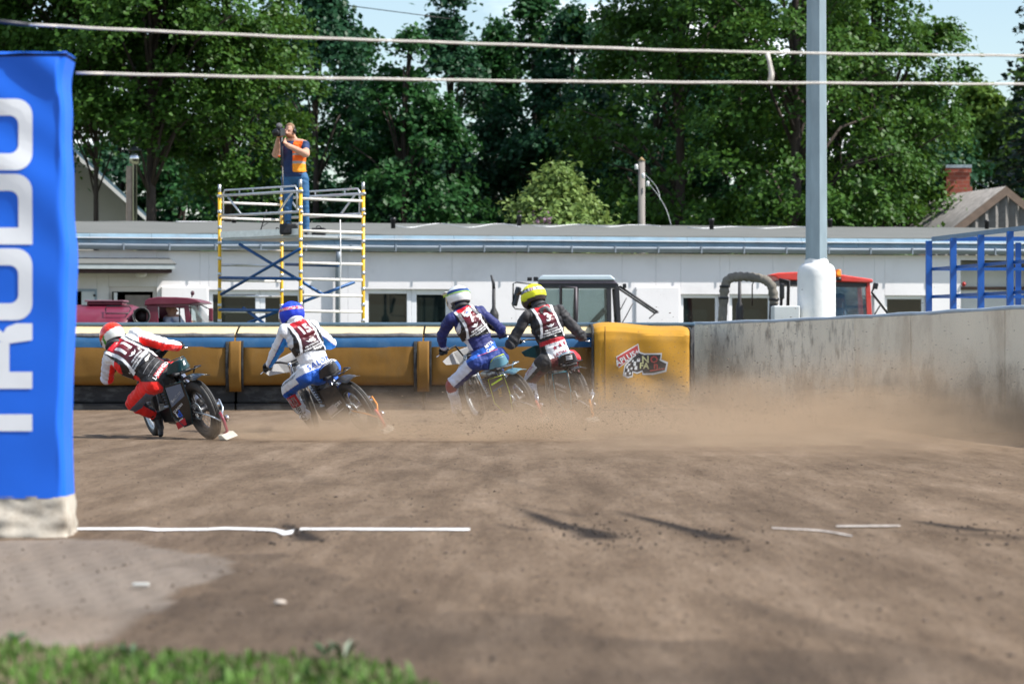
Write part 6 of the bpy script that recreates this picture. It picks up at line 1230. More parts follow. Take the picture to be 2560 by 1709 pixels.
# ------------------------------------------------------------------ riders
mix = lambda a, b_, t: tuple(x + (y - x) * t for x, y in zip(a, b_))
WHT = (.74, .75, .78); RED = s2l('#f0231a'); BLK = (.014, .014, .016); NAV = s2l('#131f63'); MAR = s2l('#5a1524'); SKY = s2l('#2391ea'); BLU = s2l('#1058bd'); GRY = s2l('#5a6378'); LAV = (.62, .64, .74)
def rider(label, bk, J, paintfn, bib, hel, bib_len=.42, boots=m_boot, glove=m_glove):
    B = bk['B']; t = thing('person', label, 'person', B @ Vector((.4, 0, 0)), None, 'speedway riders in the race'); J3 = {}
    sy = (B @ Vector((.40, 0, .88))).y; J3['pel'] = PX(*J['pel'], sy); Yn = ray_depth(*J['c7'], J3['pel'], J.get('spine', .58), 1); J3['c7'] = PX(*J['c7'], Yn)
    J3['ls'] = PX(*J['ls'], Yn + J.get('lsd', -.07)); J3['rs'] = PX(*J['rs'], Yn + J.get('rsd', .07)); J3['lh'] = PX(*J['lh'], sy - .06); J3['rh'] = PX(*J['rh'], sy + .07)
    J3['head'] = PX(*J['head'], Yn + .10)
    Lg, Rg = bk['L'], bk['Rg']; J3['lw'] = Lg + (J3['ls'] - Lg).normalized() * .02; J3['rw'] = Rg.copy()
    for s_, g_, el, sh in (('l', Lg, 'le', 'ls'), ('r', Rg, 're', 'rs')):
        e = limb(J3[sh], J[el], .30, g_, .30); J3[el] = e; J3[s_ + 'w'] = g_ + (e - g_).normalized() * .075
    fa = J['la']; Yf = J.get('la_Y') or sy; J3['la'] = PX(*fa, Yf); J3['lk'] = limb(J3['lh'], J['lk'], .44, J3['la'], .43); J3['toe'] = PX(*J['toe'], J.get('toe_Y', Yf + .05))
    J3['rk'] = B @ Vector((.86, -.20, .66)); J3['ra'] = B @ Vector((.50, -.19, .36)); J3['rt'] = B @ Vector((.66, -.20, .30))
    c7, pel = J3['c7'], J3['pel']; dn = (pel - c7).normalized(); rt = J3['rs'] - J3['ls']; rt = (rt - dn * rt.dot(dn)).normalized(); bkn = dn.cross(rt)
    if bkn.y > 0: bkn = -bkn
    wai = c7.lerp(pel, .64) + bkn * .015; che = c7.lerp(pel, .27) + bkn * .012; mb = MB()
    cap(mb, pel + bkn * .0, wai, .178, .165, .14, .125, rt); cap(mb, wai, che, .165, .208, .126, .14, rt); cap(mb, che, c7 + dn * .06, .185, .115, .12, .08, rt)
    for a in ('ls', 'rs'): cap(mb, c7 + dn * .06, J3[a], .092, .080)
    for a in ('lh', 'rh'): cap(mb, J3[a] + bkn * .015, pel, .115, .13)
    cap(mb, c7, J3['head'], .082, .068); mb.ball(J3['head'], .085)
    segs = [('larm', 'ls', 'le', .077, .066), ('lfore', 'le', 'lw', .066, .046), ('rarm', 'rs', 're', .077, .066), ('rfore', 're', 'rw', .066, .046), ('lthigh', 'lh', 'lk', .114, .082), ('lshin', 'lk', 'la', .082, .058), ('rthigh', 'rh', 'rk', .105, .074), ('rshin', 'rk', 'ra', .072, .052)]
    for nm, a, b_, r0, r1 in segs: cap(mb, J3[a], J3[b_], r0, r1)
    me = fuse(mb, .0095, 5); bones = [('hips', pel, wai, .14), ('waist', wai, che, .15), ('chest', che, c7, .13), ('lsho', c7 + dn * .07, J3['ls'], .08), ('rsho', c7 + dn * .07, J3['rs'], .08), ('neck', c7, J3['head'], .06), ('lhip', J3['lh'], pel, .12), ('rhip', J3['rh'], pel, .12)] + [(nm, J3[a], J3[b_], (r0 + r1) / 2) for nm, a, b_, r0, r1 in segs]
    wrinkle(me, bones); V, N = coords(me); k, tt = bone_of(V, bones); cols = []
    info = []
    for i in range(len(V)):
        p = Vector(V[i]); nm, a, b_, r = bones[k[i]]; off = p - a.lerp(b_, float(tt[i])); d = (p - c7).dot(dn); u = (p - c7).dot(rt); info.append((d, u)); cols.append(paintfn(nm, float(tt[i]), off / max(r, .01), d, u, off.dot(bkn), Vector(N[i])))
    paint(me, cols); bvh = bvh_of(me); body = link('body', me, m_suit, t)
    # bib worn over the suit: a shell lifted from the torso
    info = np.array(info); ok = np.zeros(len(V), bool); TOR = {'hips', 'waist', 'chest', 'lsho', 'rsho', 'larm', 'rarm'}
    for i in range(len(V)):
        d, u = info[i]; lim = .150 + .10 * max(0., (d - .14) / .24) if d > 0 else .150; ok[i] = -.03 < d < bib_len + .03 * math.sin(u * 9) and abs(u) < lim and bones[k[i]][0] in TOR
    bm = bmesh.new(); bm.from_mesh(me); bm.verts.ensure_lookup_table()
    # me is now in the person's coordinates
    bmesh.ops.delete(bm, geom=[v for v in bm.verts if not ok[v.index]], context='VERTS'); bm.normal_update()
    for v in bm.verts: v.co += v.normal * .013
    bmesh.ops.smooth_vert(bm, verts=bm.verts, factor=.5, use_axis_x=True, use_axis_y=True, use_axis_z=True); bmesh.ops.subdivide_edges(bm, edges=bm.edges[:], cuts=1, use_grid_fill=True)
    m2 = bpy.data.meshes.new('race_bib'); bm.to_mesh(m2); bm.free()
    for lay in list(m2.color_attributes): m2.color_attributes.remove(lay)
    TW = chain(t); cl = []
    for v in m2.vertices:
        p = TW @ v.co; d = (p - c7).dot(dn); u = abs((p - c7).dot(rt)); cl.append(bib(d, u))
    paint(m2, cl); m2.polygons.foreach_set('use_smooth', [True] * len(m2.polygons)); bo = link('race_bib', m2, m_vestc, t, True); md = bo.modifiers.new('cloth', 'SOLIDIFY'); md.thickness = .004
    bb = bvh_of(m2, TW); up = -dn
    def onback(me_, d, u, mat, tilt=0, par=bo, bv=bb, off=.004):
        a = R(tilt); U = rt * math.cos(a) + up * math.sin(a); W = -rt * math.sin(a) + up * math.cos(a); decal('printing', me_, c7 + dn * d + rt * u, U, W, bv, mat, par, off, .025, .4)
    mb = MB(); cu = (J3['head'] - c7).normalized(); mb.ring([(.062, -.03), (.098, -.025), (.102, .0), (.085, .03), (.062, .025)], c7 + cu * .045, cu, 24); mb.build('collar', M('neck_collar', (.03, .03, .034), .6, 0, .3, 20, bump=.3, bs=40) if not hel.get('cloth') or 'yellow' in label else M('white_collar', (.6, .6, .62), .6), t)
    # gloves and boots
    for g_, axn, w in ((Lg, bk['La'], 'lw'), (Rg, bk['Ra'], 'rw')): link('glove', hand_mesh(g_, axn, J3[w]), glove, t)
    for an, kn, to in (('la', 'lk', 'toe'), ('ra', 'rk', 'rt')):
        mb = MB(); a, k_, o = J3[an], J3[kn], J3[to]; sh = (k_ - a).normalized(); cap(mb, a + sh * .16, a, .055, .046); heel = a - sh * .06 + (a - o).normalized() * .02; cap(mb, heel, a, .036, .046); cap(mb, heel, o, .036, .034, .034, .026, sh.cross(o - a)); cap(mb, a, heel.lerp(o, .6), .045, .04); link('boot', fuse(mb, .009, 3), boots, t)
    ho, hf = helmet(t, J3['head'] + Vector((0, 0, .0)), **hel)
    print(label[:30], {n: round((J3[a] - J3[b_]).length, 2) for n, a, b_ in (('larm', 'ls', 'le'), ('lfore', 'le', 'lw'), ('rarm', 'rs', 're'), ('rfore', 're', 'rw'), ('thigh', 'lh', 'lk'), ('shin', 'lk', 'la'), ('spine', 'c7', 'pel'), ('shw', 'ls', 'rs'))})
    return dict(t=t, body=body, bvh=bvh, bib=bo, onback=onback, J=J3, dn=dn, rt=rt, bk=bkn, helm=ho, hf=hf)
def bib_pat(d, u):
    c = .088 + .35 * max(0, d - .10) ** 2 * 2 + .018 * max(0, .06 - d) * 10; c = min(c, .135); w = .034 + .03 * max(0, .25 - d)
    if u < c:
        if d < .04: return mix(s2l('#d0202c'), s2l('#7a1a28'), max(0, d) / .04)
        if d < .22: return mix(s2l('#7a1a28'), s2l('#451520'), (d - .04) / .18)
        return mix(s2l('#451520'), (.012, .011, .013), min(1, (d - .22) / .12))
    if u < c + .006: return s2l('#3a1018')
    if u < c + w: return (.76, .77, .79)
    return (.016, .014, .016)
def backprint(r, num, dnum=.115, tilt=0, u0=0., size=.15):
    r['onback'](text_mesh(num, size, .035, spacing=.95), dnum, u0, m_pw, tilt)
    e = poly_mesh([(-.055, .02), (-.02, .006), (-.012, .02), (.012, .02), (.02, .006), (.055, .02), (.03, -.008), (.012, -.012), (0, -.022), (-.012, -.012), (-.03, -.008)]); r['onback'](e, .235, u0 * .5, m_pw, tilt)
    for i, s_ in enumerate(('FIM SPEEDWAY', 'U21 WORLD CHAMPIONSHIP', 'QUALIFYING ROUND 1')): r['onback'](text_mesh(s_, .026, .03), .282 + .030 * i, 0, m_pw, tilt)
def solid_helm(base, band=None): return lambda d: base

# rider eleven
def p1(nm, t, o, d, u, b_, n):
    if nm in ('larm', 'lsho', 'lfore'): return (RED if o.x > .18 else LAV) if nm != 'lsho' else WHT
    if nm in ('rarm', 'rsho', 'rfore'): return (RED if o.z < .12 else WHT) if nm != 'rsho' else WHT
    if nm == 'lthigh': return GRY if (o.x * .6 - o.z * .75) > .35 and t > .1 else RED
    if nm == 'lshin': return BLK if o.z > .25 and .25 < t < .8 else (RED if t < .9 else BLK)
    if nm in ('rthigh', 'rshin'): return GRY
    if nm == 'neck': return BLK
    if nm == 'lhip': return RED if o.z < .1 and u < -.10 else BLK
    return RED if abs(u) > .155 else BLK
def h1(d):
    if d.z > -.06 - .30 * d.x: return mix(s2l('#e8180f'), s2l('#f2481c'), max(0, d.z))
    if d.x > .15 - .3 * d.z: return s2l('#c22a1c') if d.z > -.05 else WHT
    if d.x > -.15 - .3 * d.z: return s2l('#2b8a2b')
    return (.78, .80, .74)
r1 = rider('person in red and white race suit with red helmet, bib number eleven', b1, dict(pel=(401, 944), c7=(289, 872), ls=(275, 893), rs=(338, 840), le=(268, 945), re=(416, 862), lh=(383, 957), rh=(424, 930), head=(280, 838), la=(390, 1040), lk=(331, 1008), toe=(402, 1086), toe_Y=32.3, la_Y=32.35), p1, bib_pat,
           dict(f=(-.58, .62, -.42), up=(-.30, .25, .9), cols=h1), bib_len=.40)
backprint(r1, '11', .115, 0, 0, .19)
for dd in (.435, .50): r1['onback'](decq(.22, .004), dd, 0, MATS['print_grey'], 4, r1['body'], r1['bvh'], .004)
r1['onback'](decq(.20, .062), .575, .02, m_prd, 6, r1['body'], r1['bvh'], .004); r1['onback'](text_mesh('LAMANZO', .055, .035), .575, .02, m_pw, 6, r1['body'], r1['bvh'], .008)
# rider fifteen
def p2(nm, t, o, d, u, b_, n):
    if nm in ('larm', 'lfore'): return SKY if o.x * .8 - o.z * .35 > .22 else (s2l('#2436a8') if o.x * .8 - o.z * .35 > .10 else WHT)
    if nm in ('rarm', 'rfore'): return SKY if (-o.x * .4 - o.z * .8) > .1 else (s2l('#2436a8') if (-o.x * .4 - o.z * .8) > -.02 else WHT)
    if nm in ('lthigh',): return WHT if (-o.x * .7 + o.z * .6) > -.05 else ((s2l('#1b3fa0')) if (-o.x * .7 + o.z * .6) > -.16 else BLU)
    if nm == 'lshin': return WHT
    if nm in ('rthigh', 'rshin', 'rhip', 'lhip'): return BLU if d > .545 else WHT
    if nm == 'hips': return WHT if d < .53 else ((.03, .06, .3) if d < .54 else (WHT if d < .548 else BLU))
    if nm == 'neck': return WHT
    return WHT
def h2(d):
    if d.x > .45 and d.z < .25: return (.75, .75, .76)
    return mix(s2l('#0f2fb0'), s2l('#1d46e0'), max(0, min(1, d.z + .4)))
stp2 = lambda a, v: (.02, .02, .03) if math.cos(a * 9) > .97 else (s2l('#e8576a') if noise.noise((a * 9, v * 2, 0)) > -.1 else (.7, .68, .7))
r2 = rider('person in white and light blue race suit with blue helmet, bib number fifteen', b2, dict(pel=(797, 930), c7=(742, 812), ls=(714, 829), rs=(779, 820), le=(691, 876), re=(829, 858), lh=(768, 936), rh=(824, 922), head=(729, 786), la=(761, 1037), lk=(719, 972), toe=(780, 1068), toe_Y=34.6, la_Y=34.5), p2, bib_pat,
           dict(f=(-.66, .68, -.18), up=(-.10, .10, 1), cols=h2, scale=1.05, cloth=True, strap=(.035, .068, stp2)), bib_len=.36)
backprint(r2, '15', .095, 4)
r2['onback'](text_mesh('SALONE', .085, .02, spacing=1.25), .49, .03, m_pb, 6, r2['body'], r2['bvh'], .005)
def legprint(r, a, b_, t, txt, size, mat, flip=False, offc=Vector((-.6, -.8, 0)), shift=0., me=None):
    A, Bq = r['J'][a], r['J'][b_]; d = (Bq - A).normalized(); n = offc.normalized(); n = (n - d * n.dot(d)).normalized(); U = -d if flip else d; W = n.cross(U); decal('printing', me or text_mesh(txt, size, .02), A.lerp(Bq, t) + W * shift, U, W, r['bvh'], mat, r['body'], .005, .03, .3)
legprint(r2, 'lh', 'lk', .58, 'KRANNINEN KULJETUS', .036, m_pk, True, shift=.035)
legprint(r2, 'lk', 'la', .36, '', .1, m_prd, False, Vector((.25, -1, 0)), -.02, decq(.17, .10)); legprint(r2, 'lk', 'la', .36, '', .1, MATS['print_grey'], False, Vector((.25, -1, 0)), -.03, decq(.15, .06)); legprint(r2, 'lk', 'la', .55, 'CORSE SERVICE', .058, m_pk, False, Vector((.25, -1, 0)), -.03); legprint(r2, 'lk', 'la', .6, 'Performance', .04, m_pk, False, Vector((-.9, -.5, 0)))
# rider seven
def p3(nm, t, o, d, u, b_, n):
    if nm in ('larm', 'lfore', 'rarm', 'rfore', 'lsho', 'rsho'): return NAV if t < .93 or 'fore' not in nm else (.5, .5, .6)
    if nm == 'lthigh': return LAV if (-o.x * .7 + o.z * .6) > -.35 and t < .93 else (s2l('#8e2a30') if t >= .93 else NAV)
    if nm == 'lshin': return LAV
    if nm == 'neck': return (.20, .10, .08)
    if nm in ('hips', 'rhip', 'lhip', 'rthigh', 'rshin'): return s2l('#16246b') if d < .52 else (s2l('#1b5fc4') if d < .60 else s2l('#14327e'))
    return LAV if u < -.15 else NAV
def h3(d): return (.10, .10, .11) if d.z < -.40 and d.x < .2 else (.78, .80, .80)
stp3 = lambda a, v: s2l('#b8f010') if (v < .12) else s2l('#123a7a') if math.sin(a) > -.3 else s2l('#1a66b8')
r3 = rider('person in navy race suit with white helmet, bib number seven', b3, dict(pel=(1220, 897), c7=(1157, 776), ls=(1124, 799), rs=(1199, 779), le=(1104, 843), re=(1252, 823), lh=(1190, 905), rh=(1248, 893), head=(1146, 744), la=(1142, 1022), lk=(1128, 962), toe=(1160, 1050), toe_Y=38.6, la_Y=38.5), p3, bib_pat,
           dict(f=(-.66, .66, -.28), up=(-.08, .12, 1), cols=h3, scale=1.13, peak=m_white, strap=(.028, .072, stp3)), bib_len=.38)
backprint(r3, '7', .13, 8)
r3['onback'](decq(.135, .062), .035, .0, m_pw, 12, off=.012); r3['onback'](text_mesh('ACF', .034, .02), .04, .012, m_pb, 12, off=.016); r3['onback'](poly_mesh([(-.05, -.005), (-.02, .015), (.03, .018), (.0, .012), (-.03, 0)]), .03, .0, m_prd, 12, off=.016)
for u_, s_ in ((-.085, -1), (.085, 1)): r3['onback'](poly_mesh([(-.02, .075), (.014, .08), (.03 * s_ + .02, -.04), (.03 * s_ - .016, -.045)]), .085, u_, M('webbing_grey', (.14, .14, .15), .6), 6, off=.012)
r3['onback'](text_mesh('MiTA', .06, .03), .525, .05, m_pw, 8, r3['body'], r3['bvh'], .005); r3['onback'](text_mesh('Craft', .06, .03), .585, .04, m_pw, 6, r3['body'], r3['bvh'], .005)
r3['onback'](decq(.30, .008), .605, 0, M('print_pink', (.6, .12, .22), .5), -8, r3['body'], r3['bvh'], .004)
c_, f_, l_, u_ = r3['hf']; hb = bvh_of(r3['helm'].data, chain(r3['t'])); decal('printing', text_mesh('SCOTT', .045, .03), c_ + u_ * .048 + l_ * .2 + f_ * .06, (-f_ + u_ * .0), u_, None, m_plime, r3['helm'], -.072, .02)
# rider three
def p4(nm, t, o, d, u, b_, n):
    if nm in ('larm', 'lfore', 'rarm', 'rfore', 'lsho', 'rsho'): return (.020, .019, .022)
    if nm == 'lthigh':
        q = -o.x * .8 + o.z * .5; return WHT if q > .35 else (BLK if q > -.05 else s2l('#5c1a1c'))
    if nm == 'lshin': return LAV
    if nm in ('rthigh', 'rshin'): return s2l('#5c1a1c')
    if nm == 'neck': return (.05, .02, .018)
    if nm in ('hips', 'lhip', 'rhip', 'waist') and d > .395:
        if d < .45: return s2l('#b8202e')
        if u > .165: return s2l('#c8202c')
        return BLK if u < -.135 else (.74, .74, .76) if d < .63 else s2l('#5c1a1c')
    return (.020, .019, .022)
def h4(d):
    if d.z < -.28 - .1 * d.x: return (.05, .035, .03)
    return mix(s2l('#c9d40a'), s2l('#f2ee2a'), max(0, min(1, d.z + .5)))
def stp4(a, v):
    q = math.degrees(a) % 360
    if q < 110: return s2l('#16204a') if noise.noise((a * 12, v, 1)) < .2 else (.6, .6, .65)
    if q < 135: return s2l('#a02028') if int(q / 5) % 2 else (.7, .7, .72)
    return (.74, .74, .76) if noise.noise((a * 11, v * 1.5, 4)) < .22 else (.02, .02, .05)
r4 = rider('person in black race suit and white starred trousers with yellow helmet, bib number three', b4, dict(pel=(1394, 899), c7=(1352, 772), ls=(1316, 792), rs=(1398, 778), le=(1276, 860), re=(1452, 838), lh=(1362, 904), rh=(1426, 898), head=(1334, 741), la=(1338, 1018), lk=(1325, 948), toe=(1352, 1050), toe_Y=38.6, la_Y=38.4), p4, bib_pat,
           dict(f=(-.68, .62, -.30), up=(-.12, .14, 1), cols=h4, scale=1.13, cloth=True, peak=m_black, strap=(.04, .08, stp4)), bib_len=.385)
backprint(r4, '3', .125, 0)
r4['onback'](poly_mesh([(-.05, .06), (.05, .06), (.07, -.01), (.045, -.05), (.02, .0), (-.01, -.015), (-.035, -.065), (-.06, -.02)]), .01, .0, M('neck_tangle', (.03, .03, .034), .6), 0, off=.014); r4['onback'](poly_mesh([(-.02, .05), (.02, .05), (.045, -.03), (.02, -.045)]), .035, .05, MATS['webbing_grey'], 0, off=.018)
for i in range(3): r4['onback'](star_mesh(.034), .515 - .012 * i, -.03 + .075 * i, m_pmar, 10, r4['body'], r4['bvh'], .005)
r4['onback'](text_mesh('LATVIA', .06, .02), .60, .02, m_pmar, 4, r4['body'], r4['bvh'], .005)
legprint(r4, 'lh', 'lk', .55, 'LATVIA', .06, m_prd, True, Vector((-.8, -.6, .3)))
# ------------------------------------------------------------------ camera operator on the scaffold
def tri_frame(a): return Matrix.Translation(a)
cy0 = S3.y + 1.15; DK = zd + .022
op = thing('person', 'person in navy polo, orange safety vest and jeans filming from the scaffold tower', 'person', (PX(740, 560, cy0).x, cy0, DK))
def O(px, py, dy=0.): return PX(px, py, cy0 + dy)
J = dict(head=O(724, 328, -.02), neck=O(735, 350, .02), ls=O(761, 364, -.05), rs=O(704, 366, .10), le=O(765, 385, -.22), re=O(690, 386, -.08), lw=O(716, 362, -.42), rw=O(697, 345, -.36), wa=O(733, 412, .03), pel=O(737, 440, .03), lh=O(755, 445, 0), rh=O(719, 446, .06), lk=O(762, 505, -.02), rk=O(720, 508, .02))
J['la'] = Vector((J['lk'].x + .02, cy0 + .02, DK + .09)); J['ra'] = Vector((J['rk'].x - .02, cy0 + .06, DK + .09))
rt = (J['rs'] - J['ls']).normalized(); mb = MB()
cap(mb, J['pel'], J['wa'], .19, .20, .15, .17, rt); cap(mb, J['wa'], J['neck'] + Vector((0, 0, -.14)), .20, .215, .165, .14, rt); cap(mb, J['neck'] + Vector((0, 0, -.08)), J['neck'] + Vector((0, 0, -.02)), .12, .07)
for a in ('ls', 'rs'): cap(mb, J['neck'] + Vector((0, 0, -.06)), J[a] + Vector((0, 0, -.0)), .09, .09)
cap(mb, J['neck'] + Vector((0, 0, -.05)), J['head'], .078, .07)
for s_ in 'lr':
    cap(mb, J[s_ + 's'], J[s_ + 'e'], .084, .066); cap(mb, J[s_ + 'e'], J[s_ + 'w'], .062, .036); cap(mb, J[s_ + 'h'], J[s_ + 'k'], .118, .082); cap(mb, J[s_ + 'k'], J[s_ + 'a'], .075, .058)
hd = J['head']; fdir = Vector((-.35, -.9, -.12)).normalized(); lat = Vector((0, 0, 1)).cross(fdir).normalized()
mb.ball(hd + Vector((0, 0, .02)), (.082, .095, .105), 16, 12); mb.ball(hd + fdir * .035 + Vector((0, 0, -.055)), (.062, .065, .065), 14, 10)
cap(mb, hd + fdir * .10 + Vector((0, 0, .01)), hd + fdir * .122 + Vector((0, 0, -.028)), .013, .017, n=8, m=3)
for s_ in (-1, 1): mb.ball(hd + lat * (.085 * s_) + Vector((0, 0, -.005)), (.014, .026, .034), 8, 6); mb.ball(hd + fdir * .088 + lat * (.032 * s_) + Vector((0, 0, .028)), (.026, .016, .011), 8, 6)
CAMC = O(700, 332, -.50)
def openhand(w, tgt, side, thumb):
    d = (tgt - w).normalized(); sd = (side - d * side.dot(d)).normalized(); up = d.cross(sd); pk = w + d * .075; cap(mb, w, pk, .03, .038, .02, .018, sd)
    for i, (o, ln) in enumerate(((-.034, .9), (-.0115, 1.), (.0115, .96), (.034, .78))):
        a = pk + sd * o; b_ = a + d * .034 * ln; c = b_ + (d * .55 - up * .85) * .03 * ln; e = c + (-d * .3 - up * .95) * .022 * ln
        for p, q in ((a, b_), (b_, c), (c, e)): cap(mb, p, q, .0105, .0095, n=8, m=2)
    a = w + d * .03 + sd * thumb * .03; b_ = a + d * .035 + sd * thumb * .022; c = b_ + d * .02 - up * .022
    for p, q in ((a, b_), (b_, c)): cap(mb, p, q, .013, .011, n=8, m=2)
openhand(J['lw'], CAMC + Vector((.06, .02, -.12)), Vector((0, .3, 1)), 1); openhand(J['rw'], CAMC + Vector((-.02, .05, .02)), Vector((0, .3, 1)), 1)
me = fuse(mb, .0085, 2); V, N = coords(me)
bones = [('torso', J['pel'], J['neck'] + Vector((0, 0, -.06)), .16), ('neck', J['neck'], hd, .07)] + [(n_, J[a], J[b_], r) for n_, a, b_, r in (('la', 'ls', 'le', .065), ('ra', 'rs', 're', .065), ('lf', 'le', 'lw', .045), ('rf', 're', 'rw', .045), ('lt', 'lh', 'lk', .09), ('rt', 'rh', 'rk', .09), ('lc', 'lk', 'la', .065), ('rc', 'rk', 'ra', .065))]
wrinkle(me, bones[:1] + bones[2:4] + bones[6:], .007, 11); V, N = coords(me); k, tt = bone_of(V, bones); cols = []
SKN = (.56, .31, .215); POLO = s2l('#16305c'); JEAN = s2l('#2b5c86')
for i in range(len(V)):
    nm = bones[k[i]][0]; p = Vector(V[i]); t = tt[i]
    if p.z > J['neck'].z - .02 or nm == 'neck':
        q = (p - hd); bear = q.dot(fdir) > .015 and -.125 < q.z < -.045; cols.append((.24, .10, .045) if bear else SKN)
    elif nm in ('lf', 'rf'): cols.append(SKN)
    elif nm in ('la', 'ra'): cols.append(POLO if t < .66 else SKN)
    elif nm in ('lt', 'rt', 'lc', 'rc'): cols.append(JEAN)
    else: cols.append(POLO if p.z > J['pel'].z - .02 else JEAN)
paint(me, cols); body = link('body', me, M('operator_clothes', attr='Col', rough=.75, var=.12, vs=12, bump=.1, bs=40), op)
# hair, safety vest, headphones, shoes
mb = MB(); mb.ball(hd + Vector((0, .012, .045)) - fdir * .012, (.090, .102, .098), 18, 12); hm = mb.mesh(); bm = bmesh.new(); bm.from_mesh(hm); bmesh.ops.delete(bm, geom=[v for v in bm.verts if (v.co - hd).dot(fdir) > .045 and v.co.z < hd.z + .085 or v.co.z < hd.z - .02], context='VERTS'); bm.to_mesh(hm); bm.free(); link('hair', hm, M('sandy_hair', (.20, .115, .055), .7, 0, .3, 60, bump=.4, bs=90), op)
ct_ = (J['neck'] + J['pel']) / 2; bm = bmesh.new(); bm.from_mesh(me); TW = chain(op); fr = Vector((-.25, -.95, 0)).normalized()
def vest_ok(p, nm):
    if nm not in ('torso', 'la', 'ra') or not J['pel'].z + .06 < p.z < J['neck'].z - .03: return False
    q = p - ct_; s_ = q.dot(-rt)   # towards his left shoulder
    if nm != 'torso' and (p - J['ls']).length < .9 and abs(s_) > .2: return False
    if nm == 'ra' or nm == 'la': return abs(s_) < .2
    return not (q.dot(fr) > .03 and -.155 < s_ < .035)
ok = [vest_ok(Vector(V[i]), bones[k[i]][0]) for i in range(len(V))]
bm.verts.ensure_lookup_table(); bmesh.ops.delete(bm, geom=[v for v in bm.verts if not ok[v.index]], context='VERTS'); bm.normal_update()
for v in bm.verts: v.co += v.normal * .016
m2 = bpy.data.meshes.new('safety_vest'); bm.to_mesh(m2); bm.free()
for lay in list(m2.color_attributes): m2.color_attributes.remove(lay)
cl = []
for v in m2.vertices:
    z = (TW @ v.co).z; h_ = (z - J['pel'].z) / (J['neck'].z - J['pel'].z); cl.append((.34, .35, .35) if .335 < h_ < .40 or .56 < h_ < .62 else ((1., .33, .01) if h_ < .335 else (1., .15, .004)))
paint(m2, cl); m2.polygons.foreach_set('use_smooth', [True] * len(m2.polygons)); vo = link('safety_vest', m2, M('safety_orange', attr='Col', rough=.6, var=.08, vs=9, bump=.15, bs=20), op, True); md = vo.modifiers.new('cloth', 'SOLIDIFY'); md.thickness = .004
mb = MB(); mb.tube([hd + lat * (.098 * math.cos(R(a))) + Vector((0, .01, .005 + .118 * math.sin(R(a)))) for a in range(0, 181, 12)], .011, 8); hp_ = mb.build('headphones', m_black, op)
for s_ in (-1, 1): mb = MB(); mb.lathe([(.04, 0), (.044, .02), (.03, .035)], hd + lat * (.082 * s_) + Vector((0, .005, 0)), lat * s_, 14); mb.build('ear_cup', m_black, hp_)
for a, dx in (('la', .02), ('ra', -.03)):
    mb = MB(); p = J[a]; cap(mb, p + Vector((0, .05, -.05)), p + Vector((dx, -.15, -.055)), .042, .04, .042, .034); link('shoe', fuse(mb, .01, 2), m_black, op)
mb = MB(); mb.ring([(.034, -.006), (.037, 0), (.034, .006)], J['rw'] + (J['re'] - J['rw']).normalized() * .03, (J['re'] - J['rw']), 16); mb.build('wristband', MATS['print_bright_red'], op)
# video camera on a monopod
cm = thing('video_camera', 'black video camera with fluffy microphone held up by the person on the scaffold', 'camera', CAMC)
CM = Matrix.Translation(CAMC) @ Vector((-.25, -.95, -.1)).to_track_quat('Y', 'Z').to_matrix().to_4x4()
def cmb(f_, nm, mat, **kw): mb = MB(); f_(mb); mb.xf(CM); return mb.build(nm, mat, cm, **kw)
cmb(lambda m_: m_.box((-.055, -.12, -.06), (.055, .14, .07)), 'body', m_black, bev=.012); cmb(lambda m_: m_.lathe([(.045, .14), (.05, .2), (.06, .24), (.055, .25)], (0, 0, .01), (0, 1, 0), 18), 'lens', m_black)
cmb(lambda m_: m_.ball((-.03, .12, .12), (.05, .10, .05), 14, 10), 'microphone_muff', M('grey_fluff', (.10, .10, .11), .95, 0, .4, 50, bump=.8, bs=90)); cmb(lambda m_: m_.tube([(0, -.12, .07), (0, -.08, .13), (0, .1, .13), (0, .12, .08)], .014, 8), 'handle', m_black); cmb(lambda m_: m_.box((.05, -.16, -.02), (.13, -.06, .015)), 'viewfinder', m_black, bev=.006)
cmb(lambda m_: m_.box((-.03, -.06, -.075), (.05, .02, -.061)), 'orange_grip', m_orange)
mp_ = thing('monopod', 'black monopod under the video camera', 'monopod', (CAMC.x, CAMC.y, DK)); mb = MB(); mb.tube([CAMC + Vector((.02, .02, -.07)), CAMC + Vector((.03, .1, -.55))], [.026, .022], 10); mb.build('upper_leg', M('navy_black', (.015, .02, .035), .5), mp_); mb = MB(); mb.tube([CAMC + Vector((.03, .1, -.55)), Vector((CAMC.x + .05, CAMC.y + .3, DK))], [.016, .012], 8); mb.build('lower_leg', m_black, mp_)
# bags and stand on the deck
def bagm(label, px, w, h, d, mat, dy=-.55, ys=2):
    c = PX(px, 570, cy0 + dy); mb = MB(); mb.box((c.x - w / 2, c.y - d / 2, DK + .003), (c.x + w / 2, c.y + d / 2, DK + h)); me = fuse(mb, .02, 6); t = thing('bag', label, 'bag', (c.x, c.y, DK), None, 'bags on the scaffold deck'); link('shell', me, mat, t)
    mb = MB(); mb.tube([(c.x - w * .2, c.y - d * .3, DK + h * .9), (c.x - w * .1, c.y - d * .35, DK + h * 1.2), (c.x + w * .1, c.y - d * .35, DK + h * 1.2), (c.x + w * .2, c.y - d * .3, DK + h * .9)], .009, 6); mb.build('handle', m_black, t)
m_nyl = M('black_nylon', (.018, .018, .02), .55, 0, .3, 12, bump=.3, bs=20)
bagm('black camera bag on the deck at the foot of the person filming', 722, .30, .19, .22, m_nyl, -.9); bagm('limp black bag with white print lying right of the scaffold upright', 797, .24, .14, .18, m_nyl, -.35); bagm('small black and yellow pouch beside the left rear upright', 694, .14, .12, .14, M('black_yellow_nylon', (.03, .028, .018), .5, 0, .5, 9, dirt=(.6, .42, .02, .8), ds=9), -.2)
